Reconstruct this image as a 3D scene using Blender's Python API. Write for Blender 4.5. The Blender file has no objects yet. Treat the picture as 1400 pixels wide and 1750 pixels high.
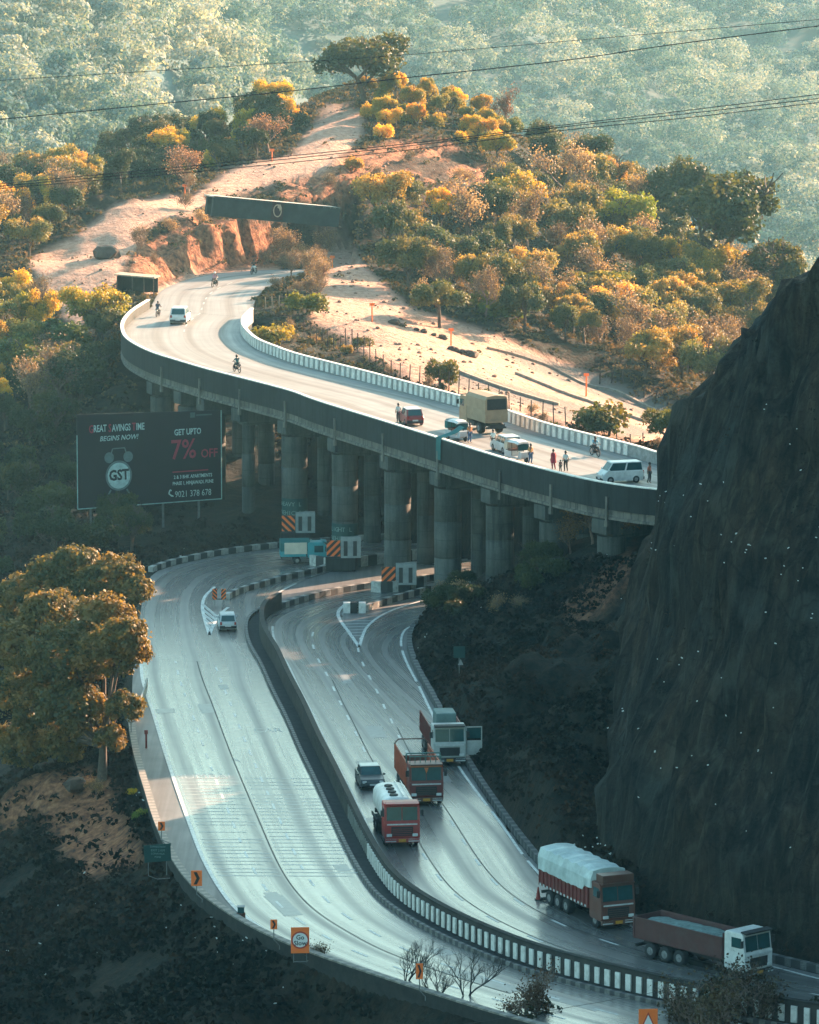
import bpy, bmesh, math, random
import numpy as np
from mathutils import Vector, Matrix, noise as mnoise
R = math.radians
random.seed(7); RNG = np.random.default_rng(7)
SC = bpy.context.scene
COL = SC.collection

# ------------------------------------------------------------------ camera
CAM_H, PITCH, F = 74.0, R(8.6), 8700.0          # metres, radians, focal length in photo pixels (1400 wide)
cam_d = bpy.data.cameras.new('camera'); cam = bpy.data.objects.new('camera', cam_d); COL.objects.link(cam)
cam.location = (0, 0, CAM_H); cam.rotation_euler = (R(90) - PITCH, 0, 0)
cam_d.sensor_fit = 'HORIZONTAL'; cam_d.sensor_width = 36.0; cam_d.lens = F / 1400 * 36.0
cam_d.clip_start = 1.0; cam_d.clip_end = 12000
SC.camera = cam
# ------------------------------------------------------------------ sun, sky, exposure
SUN_EL, SUN_PHI = R(18.5), R(45)                  # elevation; direction measured from +X towards +Y
SUN = Vector((math.cos(SUN_EL) * math.cos(SUN_PHI), math.cos(SUN_EL) * math.sin(SUN_PHI), math.sin(SUN_EL)))
sd = bpy.data.lights.new('sun', 'SUN'); sun = bpy.data.objects.new('sun', sd); COL.objects.link(sun)
sd.energy = 5.0; sd.angle = R(0.55); sd.color = (1.0, 0.62, 0.41)
sun.rotation_euler = (-SUN).to_track_quat('-Z', 'Y').to_euler()
W = bpy.data.worlds.new('World'); SC.world = W; W.use_nodes = True
wn = W.node_tree; bg = wn.nodes['Background']
sky = wn.nodes.new('ShaderNodeTexSky'); sky.sky_type = 'NISHITA'; sky.sun_disc = False
sky.sun_elevation = SUN_EL; sky.sun_rotation = math.atan2(SUN.x, SUN.y); sky.dust_density = 3.0; sky.air_density = 1.4; sky.ozone_density = 3.0
tint = wn.nodes.new('ShaderNodeMix'); tint.data_type = 'RGBA'; tint.blend_type = 'MULTIPLY'; tint.inputs[0].default_value = 1.0
tint.inputs[7].default_value = (0.84, 1.0, 0.85, 1)
wn.links.new(sky.outputs[0], tint.inputs[6]); wn.links.new(tint.outputs[2], bg.inputs[0])
bg.inputs[1].default_value = 0.10
SC.view_settings.view_transform = 'Standard'; SC.view_settings.look = 'None'
SC.view_settings.exposure = 2.45; SC.view_settings.gamma = 1.0
SC.cycles.volume_bounces = 0; SC.cycles.max_bounces = 5; SC.cycles.transparent_max_bounces = 8
SC.cycles.diffuse_bounces = 2; SC.cycles.glossy_bounces = 2; SC.cycles.transmission_bounces = 3
SC.cycles.use_denoising = True
SC.cycles.volume_step_rate = 4; SC.cycles.volume_max_steps = 64

# ------------------------------------------------------------------ photo pixel -> world
cp, sp = math.cos(PITCH), math.sin(PITCH)
def ray(px, py):
    u, v = (px - 700) / F, (py - 875) / F
    return u, cp - v * sp, -sp - v * cp
def P(px, py, z=0.0):
    a, b, c = ray(px, py); t = (z - CAM_H) / c
    return (a * t, b * t, z)
def PY(px, py, Y):
    a, b, c = ray(px, py); t = Y / b
    return (a * t, Y, CAM_H + c * t)
def project(x, y, z):
    dz = z - CAM_H
    d = y * cp - dz * sp
    return 700 + F * x / d, 875 + F * (-y * sp - dz * cp) / d
def PL(lst, z): return [P(a, b, z) for a, b in lst]

# ------------------------------------------------------------------ object helpers
def link(o, parent=None):
    COL.objects.link(o)
    if parent is not None: o.parent = parent
    return o
def tag(o, label=None, cat=None, group=None, kind=None):
    if label: o['label'] = label
    if cat: o['category'] = cat
    if group: o['group'] = group
    if kind: o['kind'] = kind
    return o
def empty(name, loc, rz=0.0, label=None, cat=None, group=None):
    o = bpy.data.objects.new(name, None); COL.objects.link(o); o.location = loc; o.rotation_euler = (0, 0, rz)
    o.empty_display_size = 0.3
    return tag(o, label, cat, group)
def copy_tree(o, parent=None):
    c = o.copy(); COL.objects.link(c); c.parent = parent
    for ch in list(o.children): copy_tree(ch, c)
    return c
def mesh_np(name, V, faces=None, quads=None, mats=(), parent=None, smooth=False, uv=None, attrs=None, midx=None):
    """V (n,3); quads (m,4) int array or faces list"""
    me = bpy.data.meshes.new(name)
    if quads is not None:
        Q = np.asarray(quads, dtype=np.int32); k = Q.shape[1]
        V = np.asarray(V, dtype=np.float32)
        me.vertices.add(len(V)); me.vertices.foreach_set('co', V.ravel())
        me.loops.add(Q.size); me.loops.foreach_set('vertex_index', Q.ravel())
        me.polygons.add(len(Q)); me.polygons.foreach_set('loop_start', np.arange(0, Q.size, k, dtype=np.int32))
        me.polygons.foreach_set('loop_total', np.full(len(Q), k, dtype=np.int32))
        me.update(calc_edges=True)
    else:
        me.from_pydata([tuple(v) for v in V], [], faces)
    if uv is not None:
        l = me.uv_layers.new(name='UVMap')
        idx = np.empty(len(me.loops), dtype=np.int32); me.loops.foreach_get('vertex_index', idx)
        l.data.foreach_set('uv', np.asarray(uv, dtype=np.float32)[idx].ravel())
    if attrs:
        for k2, a in attrs.items():
            at = me.attributes.new(k2, 'FLOAT', 'POINT'); at.data.foreach_set('value', np.asarray(a, dtype=np.float32))
    for m in mats: me.materials.append(m)
    if midx is not None: me.polygons.foreach_set('material_index', np.asarray(midx, dtype=np.int32))
    if smooth: me.polygons.foreach_set('use_smooth', np.ones(len(me.polygons), dtype=bool))
    me.update()
    return link(bpy.data.objects.new(name, me), parent)

class MB:
    """collects shapes into ONE mesh"""
    def __init__(s): s.v = []; s.f = []; s.m = []; s.cur = 0; s.sm = []
    def mat(s, i): s.cur = i; return s
    def add(s, vs, fs, smooth=False):
        b = len(s.v); s.v += [tuple(v) for v in vs]; s.f += [tuple(b + i for i in f) for f in fs]
        s.m += [s.cur] * len(fs); s.sm += [smooth] * len(fs); return s
    def box(s, c, d, rz=0.0, taper=(1, 1), ry=0.0, rx=0.0):
        M = Matrix.Rotation(rz, 3, 'Z') @ Matrix.Rotation(ry, 3, 'Y') @ Matrix.Rotation(rx, 3, 'X')
        vs = []
        for z in (-.5, .5):
            tx, ty = (taper if z > 0 else (1, 1))
            for x, y in ((-.5, -.5), (.5, -.5), (.5, .5), (-.5, .5)):
                vs.append(Vector(c) + M @ Vector((x * d[0] * tx, y * d[1] * ty, z * d[2])))
        return s.add(vs, [(3, 2, 1, 0), (4, 5, 6, 7), (0, 1, 5, 4), (1, 2, 6, 5), (2, 3, 7, 6), (3, 0, 4, 7)])
    def tube(s, a, b, r0, r1=None, n=8, caps=True, smooth=True):
        a, b = Vector(a), Vector(b); r1 = r0 if r1 is None else r1
        d = (b - a).normalized(); t = Vector((0, 0, 1)) if abs(d.z) < .9 else Vector((1, 0, 0))
        e1 = d.cross(t).normalized(); e2 = d.cross(e1)
        vs = []
        for p, r in ((a, r0), (b, r1)):
            for i in range(n):
                w = 2 * math.pi * i / n; vs.append(p + e1 * math.cos(w) * r + e2 * math.sin(w) * r)
        fs = [(i, (i + 1) % n, n + (i + 1) % n, n + i) for i in range(n)]
        s.add(vs, fs, smooth)
        if caps: s.add([vs[i] for i in range(n)], [tuple(range(n))[::-1]]); s.add([vs[n + i] for i in range(n)], [tuple(range(n))])
        return s
    def path(s, pts, r0, r1=None, n=6):
        r1 = r0 if r1 is None else r1; N = len(pts) - 1
        for i in range(N):
            s.tube(pts[i], pts[i + 1], r0 + (r1 - r0) * i / N, r0 + (r1 - r0) * (i + 1) / N, n, caps=True)
        return s
    def prism(s, prof, x0, x1, axis='x', smooth=False):
        """closed profile (a,b) extruded; axis x: profile in (y,z)"""
        n = len(prof)
        def q(t, a, b): return (t, a, b) if axis == 'x' else ((a, t, b) if axis == 'y' else (a, b, t))
        vs = [q(x0, a, b) for a, b in prof] + [q(x1, a, b) for a, b in prof]
        s.add(vs, [(i, (i + 1) % n, n + (i + 1) % n, n + i) for i in range(n)], smooth)
        s.add(vs[:n], [tuple(range(n))[::-1]]); s.add(vs[n:], [tuple(range(n))]); return s
    def loft(s, rings, caps=True, smooth=True):
        n = len(rings[0]); vs = [p for r in rings for p in r]
        fs = [(k * n + i, k * n + (i + 1) % n, (k + 1) * n + (i + 1) % n, (k + 1) * n + i) for k in range(len(rings) - 1) for i in range(n)]
        s.add(vs, fs, smooth)
        if caps: s.add(rings[0], [tuple(range(n))[::-1]]); s.add(rings[-1], [tuple(range(n))])
        return s
    def blob(s, c, r, n=8, m=5, jit=0.0):
        rings = []
        for k in range(m + 1):
            ph = math.pi * k / m
            rings.append([(c[0] + r[0] * math.sin(ph) * math.cos(2 * math.pi * i / n) * (1 + random.uniform(-jit, jit)), c[1] + r[1] * math.sin(ph) * math.sin(2 * math.pi * i / n) * (1 + random.uniform(-jit, jit)), c[2] + r[2] * math.cos(ph)) for i in range(n)])
        return s.loft(rings[::-1], caps=False)
    def build(s, name, mats, parent=None, bevel=0.0, fix=True):
        me = bpy.data.meshes.new(name); me.from_pydata(s.v, [], s.f)
        if not isinstance(mats, (list, tuple)): mats = [mats]
        for m in mats: me.materials.append(m)
        me.polygons.foreach_set('material_index', s.m); me.polygons.foreach_set('use_smooth', s.sm)
        if fix:
            bm = bmesh.new(); bm.from_mesh(me); bmesh.ops.recalc_face_normals(bm, faces=bm.faces)
            if bevel:
                bmesh.ops.remove_doubles(bm, verts=bm.verts, dist=1e-4)
                ed = [e for e in bm.edges if len(e.link_faces) == 2 and e.calc_face_angle(0) > R(35)]
                bmesh.ops.bevel(bm, geom=ed, offset=bevel, segments=2, affect='EDGES', profile=.6, clamp_overlap=True)
            bm.to_mesh(me); bm.free()
        me.update()
        return link(bpy.data.objects.new(name, me), parent)

# ------------------------------------------------------------------ curves
def catmull(pts, per=12):
    pts = [np.array(p, float) for p in pts]
    p = [2 * pts[0] - pts[1]] + pts + [2 * pts[-1] - pts[-2]]
    out = []
    for i in range(1, len(p) - 2):
        a, b, c, d = p[i - 1], p[i], p[i + 1], p[i + 2]
        for k in range(per):
            t = k / per
            out.append(.5 * (2 * b + (c - a) * t + (2 * a - 5 * b + 4 * c - d) * t * t + (3 * b - a - 3 * c + d) * t ** 3))
    out.append(pts[-1]); return np.array(out)
def resample(pts, step=None, n=None):
    pts = np.asarray(pts, float); d = np.r_[0, np.cumsum(np.linalg.norm(np.diff(pts, axis=0), axis=1))]
    if n is None: n = max(2, int(round(d[-1] / step)) + 1)
    t = np.linspace(0, d[-1], n)
    return np.stack([np.interp(t, d, pts[:, k]) for k in range(pts.shape[1])], 1)
def smooth_line(pts, step=1.0, sig=4.0):
    c = resample(catmull(pts), step=step); k = int(sig * 3); w = np.exp(-.5 * (np.arange(-k, k + 1) / sig) ** 2); w /= w.sum()
    pad = np.concatenate([2 * c[0] - c[1:k + 1][::-1], c, 2 * c[-1] - c[-k - 1:-1][::-1]])
    o = np.stack([np.convolve(pad[:, j], w, 'valid') for j in range(3)], 1)
    return resample(o, step=step)
def offset_line(c, off, dz=0.0):
    c = np.asarray(c); t = np.gradient(c, axis=0)[:, :2]; t /= np.linalg.norm(t, axis=1)[:, None]
    nrm = np.stack([-t[:, 1], t[:, 0]], 1)            # to the left of travel
    o = c.copy(); o[:, :2] += nrm * off; o[:, 2] += dz; return o
def length(c): return np.r_[0, np.cumsum(np.linalg.norm(np.diff(c, axis=0), axis=1))]
def sweep(name, c, prof, mats, parent=None, closed=True, mi=None, smooth=False, caps=True):
    """prof: list of (offset to the left, dz); c (n,3)"""
    c = np.asarray(c); L = length(c); n = len(c); k = len(prof)
    rings = np.stack([offset_line(c, o, dz) for o, dz in prof], 1)    # n,k,3
    V = rings.reshape(-1, 3)
    uv = np.stack([np.repeat(L, k), np.tile(np.r_[0, np.cumsum([math.dist(prof[i], prof[i + 1]) for i in range(k - 1)])], n)], 1)
    F_ = []
    kk = k if closed else k - 1
    for i in range(n - 1):
        for j in range(kk):
            j2 = (j + 1) % k; F_.append((i * k + j, i * k + j2, (i + 1) * k + j2, (i + 1) * k + j))
    mm = [(mi[j] if mi else 0) for i in range(n - 1) for j in range(kk)]
    if closed and caps: F_.append(tuple(range(k))); F_.append(tuple((n - 1) * k + j for j in range(k))[::-1]); mm += [0, 0]
    o = mesh_np(name, V, faces=F_, mats=mats, parent=parent, uv=uv, midx=mm, smooth=smooth)
    return o
def strip(name, A, B, mats, n=200, m=12, parent=None, dz=0.0, jit=None):
    A = resample(A, n=n); B = resample(B, n=n); t = np.linspace(0, 1, m)[None, :, None]
    G = A[:, None, :] * (1 - t) + B[:, None, :] * t; G[..., 2] += dz
    La = length((A + B) / 2); wd = np.linalg.norm(A - B, axis=1)
    uv = np.stack([np.linspace(0, 1, m)[None, :] * wd[:, None], np.repeat(La[:, None], m, 1)], -1).reshape(-1, 2)
    i, j = np.meshgrid(np.arange(n - 1), np.arange(m - 1), indexing='ij'); a = (i * m + j).ravel()
    return mesh_np(name, G.reshape(-1, 3), quads=np.stack([a, a + 1, a + m + 1, a + m], 1), mats=mats, parent=parent, uv=uv)
def in_poly(x, y, poly):
    x = np.asarray(x); y = np.asarray(y); ins = np.zeros(x.shape, bool); p = np.asarray(poly)[:, :2]; n = len(p)
    for i in range(n):
        x1, y1 = p[i]; x2, y2 = p[(i + 1) % n]
        if y1 == y2: continue
        c = ((y1 > y) != (y2 > y)) & (x < (x2 - x1) * (y - y1) / (y2 - y1) + x1); ins ^= c
    return ins
def dist_line(x, y, line, closed=False):
    p = np.asarray(line)[:, :2]
    if closed: p = np.vstack([p, p[:1]])
    d = np.full(np.shape(x), 1e9)
    for i in range(len(p) - 1):
        a, b = p[i], p[i + 1]; ab = b - a; L = max(ab @ ab, 1e-9)
        t = np.clip(((x - a[0]) * ab[0] + (y - a[1]) * ab[1]) / L, 0, 1)
        d = np.minimum(d, np.hypot(x - a[0] - t * ab[0], y - a[1] - t * ab[1]))
    return d
def vnoise(x, y, seed=0):
    xi, yi = np.floor(x).astype(np.int64), np.floor(y).astype(np.int64); fx, fy = x - xi, y - yi
    fx = fx * fx * (3 - 2 * fx); fy = fy * fy * (3 - 2 * fy)
    def h(a, b):
        n = (a * 374761393 + b * 668265263 + seed * 1442695041) & 0x7fffffff; n = ((n ^ (n >> 13)) * 1274126177) & 0x7fffffff
        return ((n ^ (n >> 16)) & 0xffff) / 65535.0
    return (h(xi, yi) * (1 - fx) + h(xi + 1, yi) * fx) * (1 - fy) + (h(xi, yi + 1) * (1 - fx) + h(xi + 1, yi + 1) * fx) * fy
def fbm(x, y, octv=4, seed=0):
    s = 0; a = 1; t = 0
    for o in range(octv):
        s = s + a * (vnoise(x * 2 ** o + 17.3 * o, y * 2 ** o - 9.1 * o, seed + o) - .5); t += a; a *= .5
    return s / t * 2

# ------------------------------------------------------------------ materials
MATS = {}
def N(nt, t, **kw):
    n = nt.nodes.new(t)
    for k, v in kw.items(): setattr(n, k, v)
    return n
def ramp(nt, src, stops):
    r = N(nt, 'ShaderNodeValToRGB'); e = r.color_ramp.elements
    while len(e) < len(stops): e.new(.5)
    for i, (p_, c) in enumerate(stops): e[i].position = p_; e[i].color = (*c, 1) if len(c) == 3 else c
    nt.links.new(src, r.inputs[0]); return r.outputs[0]
def noise_node(nt, vec, scale, detail=4, rough=.55):
    n = N(nt, 'ShaderNodeTexNoise'); n.inputs['Scale'].default_value = scale; n.inputs['Detail'].default_value = detail; n.inputs['Roughness'].default_value = rough
    if vec is not None: nt.links.new(vec, n.inputs['Vector'])
    return n.outputs['Fac']
def mixc(nt, fac, a, b, mode='MIX'):
    m = N(nt, 'ShaderNodeMix', data_type='RGBA', blend_type=mode)
    for s, v in ((m.inputs[0], fac), (m.inputs[6], a), (m.inputs[7], b)):
        if hasattr(v, 'links') or isinstance(v, bpy.types.NodeSocket): nt.links.new(v, s)
        elif isinstance(v, (int, float)): s.default_value = v
        else: s.default_value = (*v, 1) if len(v) == 3 else v
    return m.outputs[2]
def mth(nt, op, a, b=None, c=None, clamp=False):
    m = N(nt, 'ShaderNodeMath', operation=op, use_clamp=clamp)
    for i, v in enumerate((a, b, c)):
        if v is None: continue
        if isinstance(v, bpy.types.NodeSocket): nt.links.new(v, m.inputs[i])
        else: m.inputs[i].default_value = v
    return m.outputs[0]
def base(name):
    m = bpy.data.materials.new(name); m.use_nodes = True; nt = m.node_tree; b = nt.nodes['Principled BSDF']; MATS[name] = m
    return m, nt, b
def bump(nt, b, h, strength=.4, dist=.1):
    n = N(nt, 'ShaderNodeBump'); n.inputs['Strength'].default_value = strength; n.inputs['Distance'].default_value = dist
    nt.links.new(h, n.inputs['Height']); nt.links.new(n.outputs[0], b.inputs['Normal'])
def coord(nt, kind='Object'): return N(nt, 'ShaderNodeTexCoord').outputs[kind]
def simple(name, col, rough=.6, var=.25, scale=3.0, metal=0.0, dirt=None, bmp=0.0, spec=None):
    """painted / plain surface with mottled wear"""
    if name in MATS: return MATS[name]
    m, nt, b = base(name); v = coord(nt)
    f = noise_node(nt, v, scale, 5, .6)
    lo = tuple(c * (1 - var) for c in col); hi = tuple(min(1, c * (1 + var)) for c in col)
    c = ramp(nt, f, [(.3, lo), (.7, hi)])
    if dirt:
        f2 = noise_node(nt, v, scale * .6, 6, .7); c = mixc(nt, ramp(nt, f2, [(.45, (0, 0, 0)), (.72, (1, 1, 1))]), c, dirt)
    nt.links.new(c, b.inputs['Base Color']); b.inputs['Roughness'].default_value = rough; b.inputs['Metallic'].default_value = metal
    if spec is not None: b.inputs['Specular IOR Level'].default_value = spec
    if bmp: bump(nt, b, f, bmp, .05)
    return m
# ================================================================== alignment lines (traced as ground points, then smoothed)
LCw = smooth_line(PL([(330,955),(262,978),(243,1030),(233,1100),(226,1170),(228,1235),(238,1300),(257,1364),(273,1416),(299,1474),(334,1525),(386,1567),(450,1605),(530,1640),(614,1669),(700,1698),(800,1730),(900,1760),(1050,1795)],0), 1.0, 2.5)       # outer edge of left carriageway
LCr = smooth_line(PL([(640,962),(560,978),(490,1004),(447,1035),(426,1062),(421,1085),(430,1111),(464,1175),(507,1271),(536,1329),(579,1414),(621,1496),(657,1537),(704,1571),(757,1600),(811,1629),(910,1661),(1000,1688),(1100,1712),(1250,1748),(1400,1780)],0), 1.0, 2.0)
LCl = smooth_line(PL([(243,1130),(246,1164),(264,1218),(289,1300),(321,1393),(354,1477),(402,1551),(450,1586),(496,1614),(607,1660),(700,1692),(800,1724),(900,1753),(1050,1788)],0), 1.0, 2.5)
MWt = smooth_line(PL([(760,962),(650,976),(556,992),(474,1016),(452,1034),(452,1061),(461,1083),(477,1108),(496,1149),(521,1196),(548,1254),(572,1300),(602,1361),(622,1402),(655,1460),(690,1502),(757,1545),(829,1579),(900,1607),(976,1630),(1091,1658),(1207,1682),(1400,1715),(1500,1728)],1.4), 1.0, 2.0)
RCk = smooth_line(PL([(1000,1030),(850,1040),(760,1050),(718,1062),(700,1080),(695,1105),(708,1145),(730,1185),(757,1235),(800,1315),(850,1390),(905,1462),(950,1510),(1010,1550),(1100,1585),(1220,1620),(1330,1648),(1500,1688)],0), 1.0, 2.5)
RCr = smooth_line(PL([(760,1060),(702,1066),(690,1082),(687,1104),(701,1141),(716,1168),(748,1235),(786,1310),(861,1411),(902,1469),(949,1517),(1005,1553),(1091,1588),(1210,1621),(1330,1654),(1500,1698)],0), 1.0, 2.5)
MW = MWt.copy(); MW[:, 2] = 0                         # foot of the median wall
DKo = smooth_line([P(256,512,15)] + PL([(228,530),(212,550),(214,570),(228,584),(262,601),(303,614),(357,630),(400,641),(500,667),(543,683),(650,716),(757,749),(863,782),(974,811),(1067,829)],15) + [(26,397,15),(36,380,15)], 1.0, 1.6)
DKi = smooth_line(PL([(429,527),(415,541),(414,556),(436,578),(470,592),(507,605),(614,632),(721,660),(829,689),(937,725),(1086,762),(1141,778)],15) + [(31,411,15),(44,391,15)], 1.0, 1.6)
DKo[:, 2] = 14; DKi[:, 2] = 14
# upper road beyond the viaduct, up into the cut
URl = smooth_line([tuple(DKo[0]), P(275,497,14), P(310,481,14), P(350,470,14), P(400,464,14), P(470,461,14), P(600,458,14)], 1.0, 2.0)
URr = smooth_line([tuple(DKi[0]), P(437,512,14), P(452,496,14), P(480,484,14), P(530,477,14), P(610,470,14)], 1.0, 1.5)
FKb = smooth_line([P(262,978,0), P(290,967,0), P(330,958,0), P(393,946,0), P(478,936,0), P(560,928,0), P(700,920,0), P(900,912,0)], 1.0, 2.0)   # kerb beyond the left carriageway
ROAD_LOW = np.vstack([FKb[::-1], LCw[(LCw[:, 1] < FKb[0, 1] - 1)], RCk[::-1]])
DECK_POLY = np.vstack([DKo, DKi[::-1]])
UP_POLY = np.vstack([URl, URr[::-1]])

# ================================================================== terrain: control points -> smooth sheet
T = []
def c(px, py, z): T.append(P(px, py, z))
def cy(px, py, Y): T.append(PY(px, py, Y))
for a in [(215,1260,-.8),(240,1340,-1),(255,1420,-1.2),(290,1500,-1.5),(380,1600,-1.5),(500,1650,-1.2),(640,1695,-1.2),(740,1735,-1.2),(850,1765,-1.2),
          (175,1335,-1.2),(100,1350,-2),(0,1380,-4),(120,1450,-3.5),(0,1550,-6),(200,1600,-4),(0,1750,-8),(250,1720,-4.2),(450,1750,-2.7),(0,2000,-14),(500,1900,-8),(900,1860,-5),(1300,1870,-5),
          (-300,1400,-15),(-300,1000,-10),(-300,1750,-18),(0,1000,-1),(100,1000,-.7),(200,1100,-.5),(210,1000,-.3),(0,900,.5),(150,900,1.0),(300,935,.4),(450,915,.5),(600,905,.3),(450,870,2.2),(380,880,1.6),(250,900,1),(120,880,1.3),
          (0,800,3),(-300,800,0),(120,780,4),(280,780,4.5),(400,800,3.5),(560,860,1.5),(650,890,.5)]: c(*a)
for a in [(100,700,521),(100,620,532),(120,545,545),(0,700,515),(0,620,530),(0,550,550),(-200,600,530),(180,600,528),(230,640,505),(200,560,540),(40,470,562),(60,445,572),(100,500,558),(160,520,549),(205,500,556),(100,440,575),(-60,440,575),(-200,430,580),
          (200,350,592),(150,385,585),(130,345,605),(250,345,592),(320,335,600),(330,350,596),(250,400,580),(200,445,568),(215,470,562),
          (400,300,612),(500,272,620),(560,220,636),(595,190,652),(550,190,655),(640,165,658),(420,320,606),(470,335,604),(520,330,604),
          (450,215,662),(400,232,664),(300,250,668),(210,275,668),(150,300,670),(80,320,672),(0,350,672),(-200,380,680),(350,275,645),(250,310,635),(150,345,622),(60,400,606),(0,420,600),(450,260,638),
          (700,215,645),(760,230,640),(700,260,634),(800,285,630),(830,330,620),(760,340,606),(700,345,600),(640,320,606),(600,345,602),(570,345,598),(545,395,590),(600,420,588),(560,440,578),(545,480,564),(560,520,549),(620,480,568),
          (700,500,562),(760,540,556),(800,450,590),(900,400,612),(900,300,644),(960,345,642),(860,560,556),(1000,450,622),(950,560,570),(1060,640,552),(1100,450,640),(1240,500,620),(1240,600,640),(1130,620,586),(1170,690,548),(1300,650,660),(1400,600,700),(1400,480,720),(1100,380,660),
          (850,235,652),(640,140,672),(1000,380,650)]: cy(*a)
for a in [(560,545,13.2),(640,560,12.5),(600,590,12.2),(700,640,10),(800,665,8.8),(900,695,7.5),(1000,720,6.2),(1100,750,5),(760,600,10.5),(850,620,8.5),(1000,660,6),(1120,720,4),(470,560,13.4),(445,545,13.8)]: c(*a)
for a in [(330,705,7.5),(270,690,9),(220,650,11)]: c(*a)
for a in [(430,465,14),(350,475,14),(290,500,14),(500,462,14)]: c(*a)
for a in [(520,575,533),(580,603,526),(660,640,517),(760,672,511),(850,698,506),(940,722,502),(1010,745,500),(1100,775,498),(1025,660,552),(1120,693,548),(1180,712,546)]: cy(*a)
# behind and under the viaduct
T += [(0,487,.5),(10,484,.5),(25,474,.5),(45,474,1),(-5,502,4),(8,500,4),(22,497,3),(-15,508,8),(-25,512,8),(-22,498,5),(-12,496,3),(60,480,2),(45,455,1),(30,445,.5)]
# slope right of the lower road, up to the cliff
for a in [(790,1100,2.2),(760,1150,1.2),(850,1250,1.8),(900,1150,4),(1000,1300,4.6),(1000,1450,2.2),(1080,1580,.3),(1080,1500,2.5),(780,1020,1.5),(850,1000,4),(845,960,4.7),(930,950,6.5),(950,1020,6.2),(1000,930,9),(900,900,4)]: c(*a)
T += [(24,398,11),(30,404,11),(40,420,13),(60,425,14),(90,430,14),(130,420,12),(33,420,12),(14,345,2),(14,365,4),(22,380,7),(60,350,10),(100,300,10),(60,270,4),(30,300,.5),(130,350,12)]
# outskirts
T += [(-90,300,-30),(-120,400,-25),(-110,500,-10),(-120,600,5),(-130,700,-15),(-60,740,-30),(0,760,-35),(60,760,-40),(120,720,-40),(140,600,-30),(130,520,-10),(0,250,-20),(-60,240,-30),(40,240,0),(0,700,18),(30,705,5),(-30,700,8),(-60,690,0)]
T = np.array(T)
class RBF:
    def __init__(s, P_, eps=6.0):
        s.p = P_[:, :2]; n = len(P_); d = np.hypot(*(s.p[:, None] - s.p[None]).transpose(2, 0, 1))
        A = np.zeros((n + 3, n + 3)); A[:n, :n] = -np.sqrt(d * d + eps) + np.eye(n) * 0.2; A[:n, n] = 1; A[:n, n + 1:] = s.p / 100; A[n:, :n] = A[:n, n:].T
        s.w = np.linalg.solve(A, np.r_[P_[:, 2], 0, 0, 0]); s.e = eps; s.n = n
    def __call__(s, x, y):
        x = np.asarray(x, float); sh = x.shape; x = x.ravel(); y = np.asarray(y, float).ravel(); out = np.empty(len(x))
        for a in range(0, len(x), 20000):
            X, Y = x[a:a + 20000], y[a:a + 20000]
            d = -np.sqrt((X[:, None] - s.p[:, 0]) ** 2 + (Y[:, None] - s.p[:, 1]) ** 2 + s.e)
            out[a:a + 20000] = d @ s.w[:s.n] + s.w[s.n] + s.w[s.n + 1] * X / 100 + s.w[s.n + 2] * Y / 100
        return out.reshape(sh)
_rbf = RBF(T)
def px_poly(x, y, z, poly):
    u, v = project(x, y, z); return in_poly(u, v, poly)
CUT_FACE = smooth_line([P(262,503,14), P(295,486,14), P(322,474,14), (-22.5,580,14), (-17.8,588,14), (-12,598,14), (-5,608,14)], 1.0, 1.2)
CUT_FRONT = np.vstack([CUT_FACE[:, :2], URl[::-1][:, :2]])
CLIFF_LINE = RCk[(RCk[:, 1] < 372)]
BACK_SIDE = np.vstack([DKi[:, :2], [(80, 391), (80, 560), (-10, 560)]])
CLIFF_SIDE = np.vstack([RCk[:, :2], [(250, 260), (250, 455), (30, 455)]])
CL_POLY = np.array([(4,372),(10,385),(22,408),(60,440),(200,420),(200,250),(30,250),(22,300),(12,320),(7,345)])
def terrain_masks(x, y, z):
    """albedo zones that stay put: bare dirt, rock, scrub (0..1)"""
    u, v = project(x, y, z); n = fbm(x / 9, y / 9, 3, 5) * 1.0
    def soft(poly, w=2.0):
        poly = np.array(poly, float); ins = in_poly(u, v, poly); d = dist_line(u, v, poly, True)
        return np.clip(.5 + np.where(ins, d, -d) / (w * 6) + n * .45, 0, 1)
    far = y > 430
    dirt = np.maximum.reduce([
        soft([(50,440),(130,400),(200,345),(330,332),(400,285),(500,262),(545,200),(560,180),(625,190),(620,235),(560,290),(480,312),(380,335),(330,365),(260,385),(215,450),(180,520),(130,560),(70,500)]),
        soft([(540,380),(575,385),(620,450),(700,525),(850,575),(1040,650),(1180,715),(1190,760),(1100,760),(900,715),(700,650),(560,560),(530,545),(550,480)]),
        soft([(250,500),(320,468),(480,455),(480,480),(300,510)], 1)]) * far
    red = np.maximum.reduce([
        soft([(500,290),(620,250),(760,235),(840,290),(850,340),(700,350),(600,345),(570,345),(480,335)]),
        soft([(225,500),(230,430),(330,370),(480,380),(480,460),(300,478)], 1)]) * far
    red = np.maximum(red, soft([(960,1030),(1085,925),(1090,1010),(980,1080)], 3) * (y < 430) * .42)
    red = np.maximum(red, soft([(0,1370),(60,1330),(150,1320),(190,1330),(215,1400),(245,1470),(150,1500),(60,1400),(0,1430)], 4) * (y < 430) * .9)
    return dirt, red
def grey_mask(x, y, z):
    u, v = project(x, y, z); g = np.zeros(np.shape(u))
    for poly in ([(840,596),(885,598),(1040,648),(1200,702),(1200,752),(1150,735),(1000,668),(900,628)], [(760,628),(900,664),(1020,700),(1120,742),(1070,748),(900,694),(760,655)]):
        p = np.array(poly, float); d = dist_line(u, v, p, True); g = np.maximum(g, np.clip(.5 + np.where(in_poly(u, v, p), d, -d) / 5, 0, 1))
    return g * (y > 480)
def smooth01(t): t = np.clip(t, 0, 1); return t * t * (3 - 2 * t)
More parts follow.
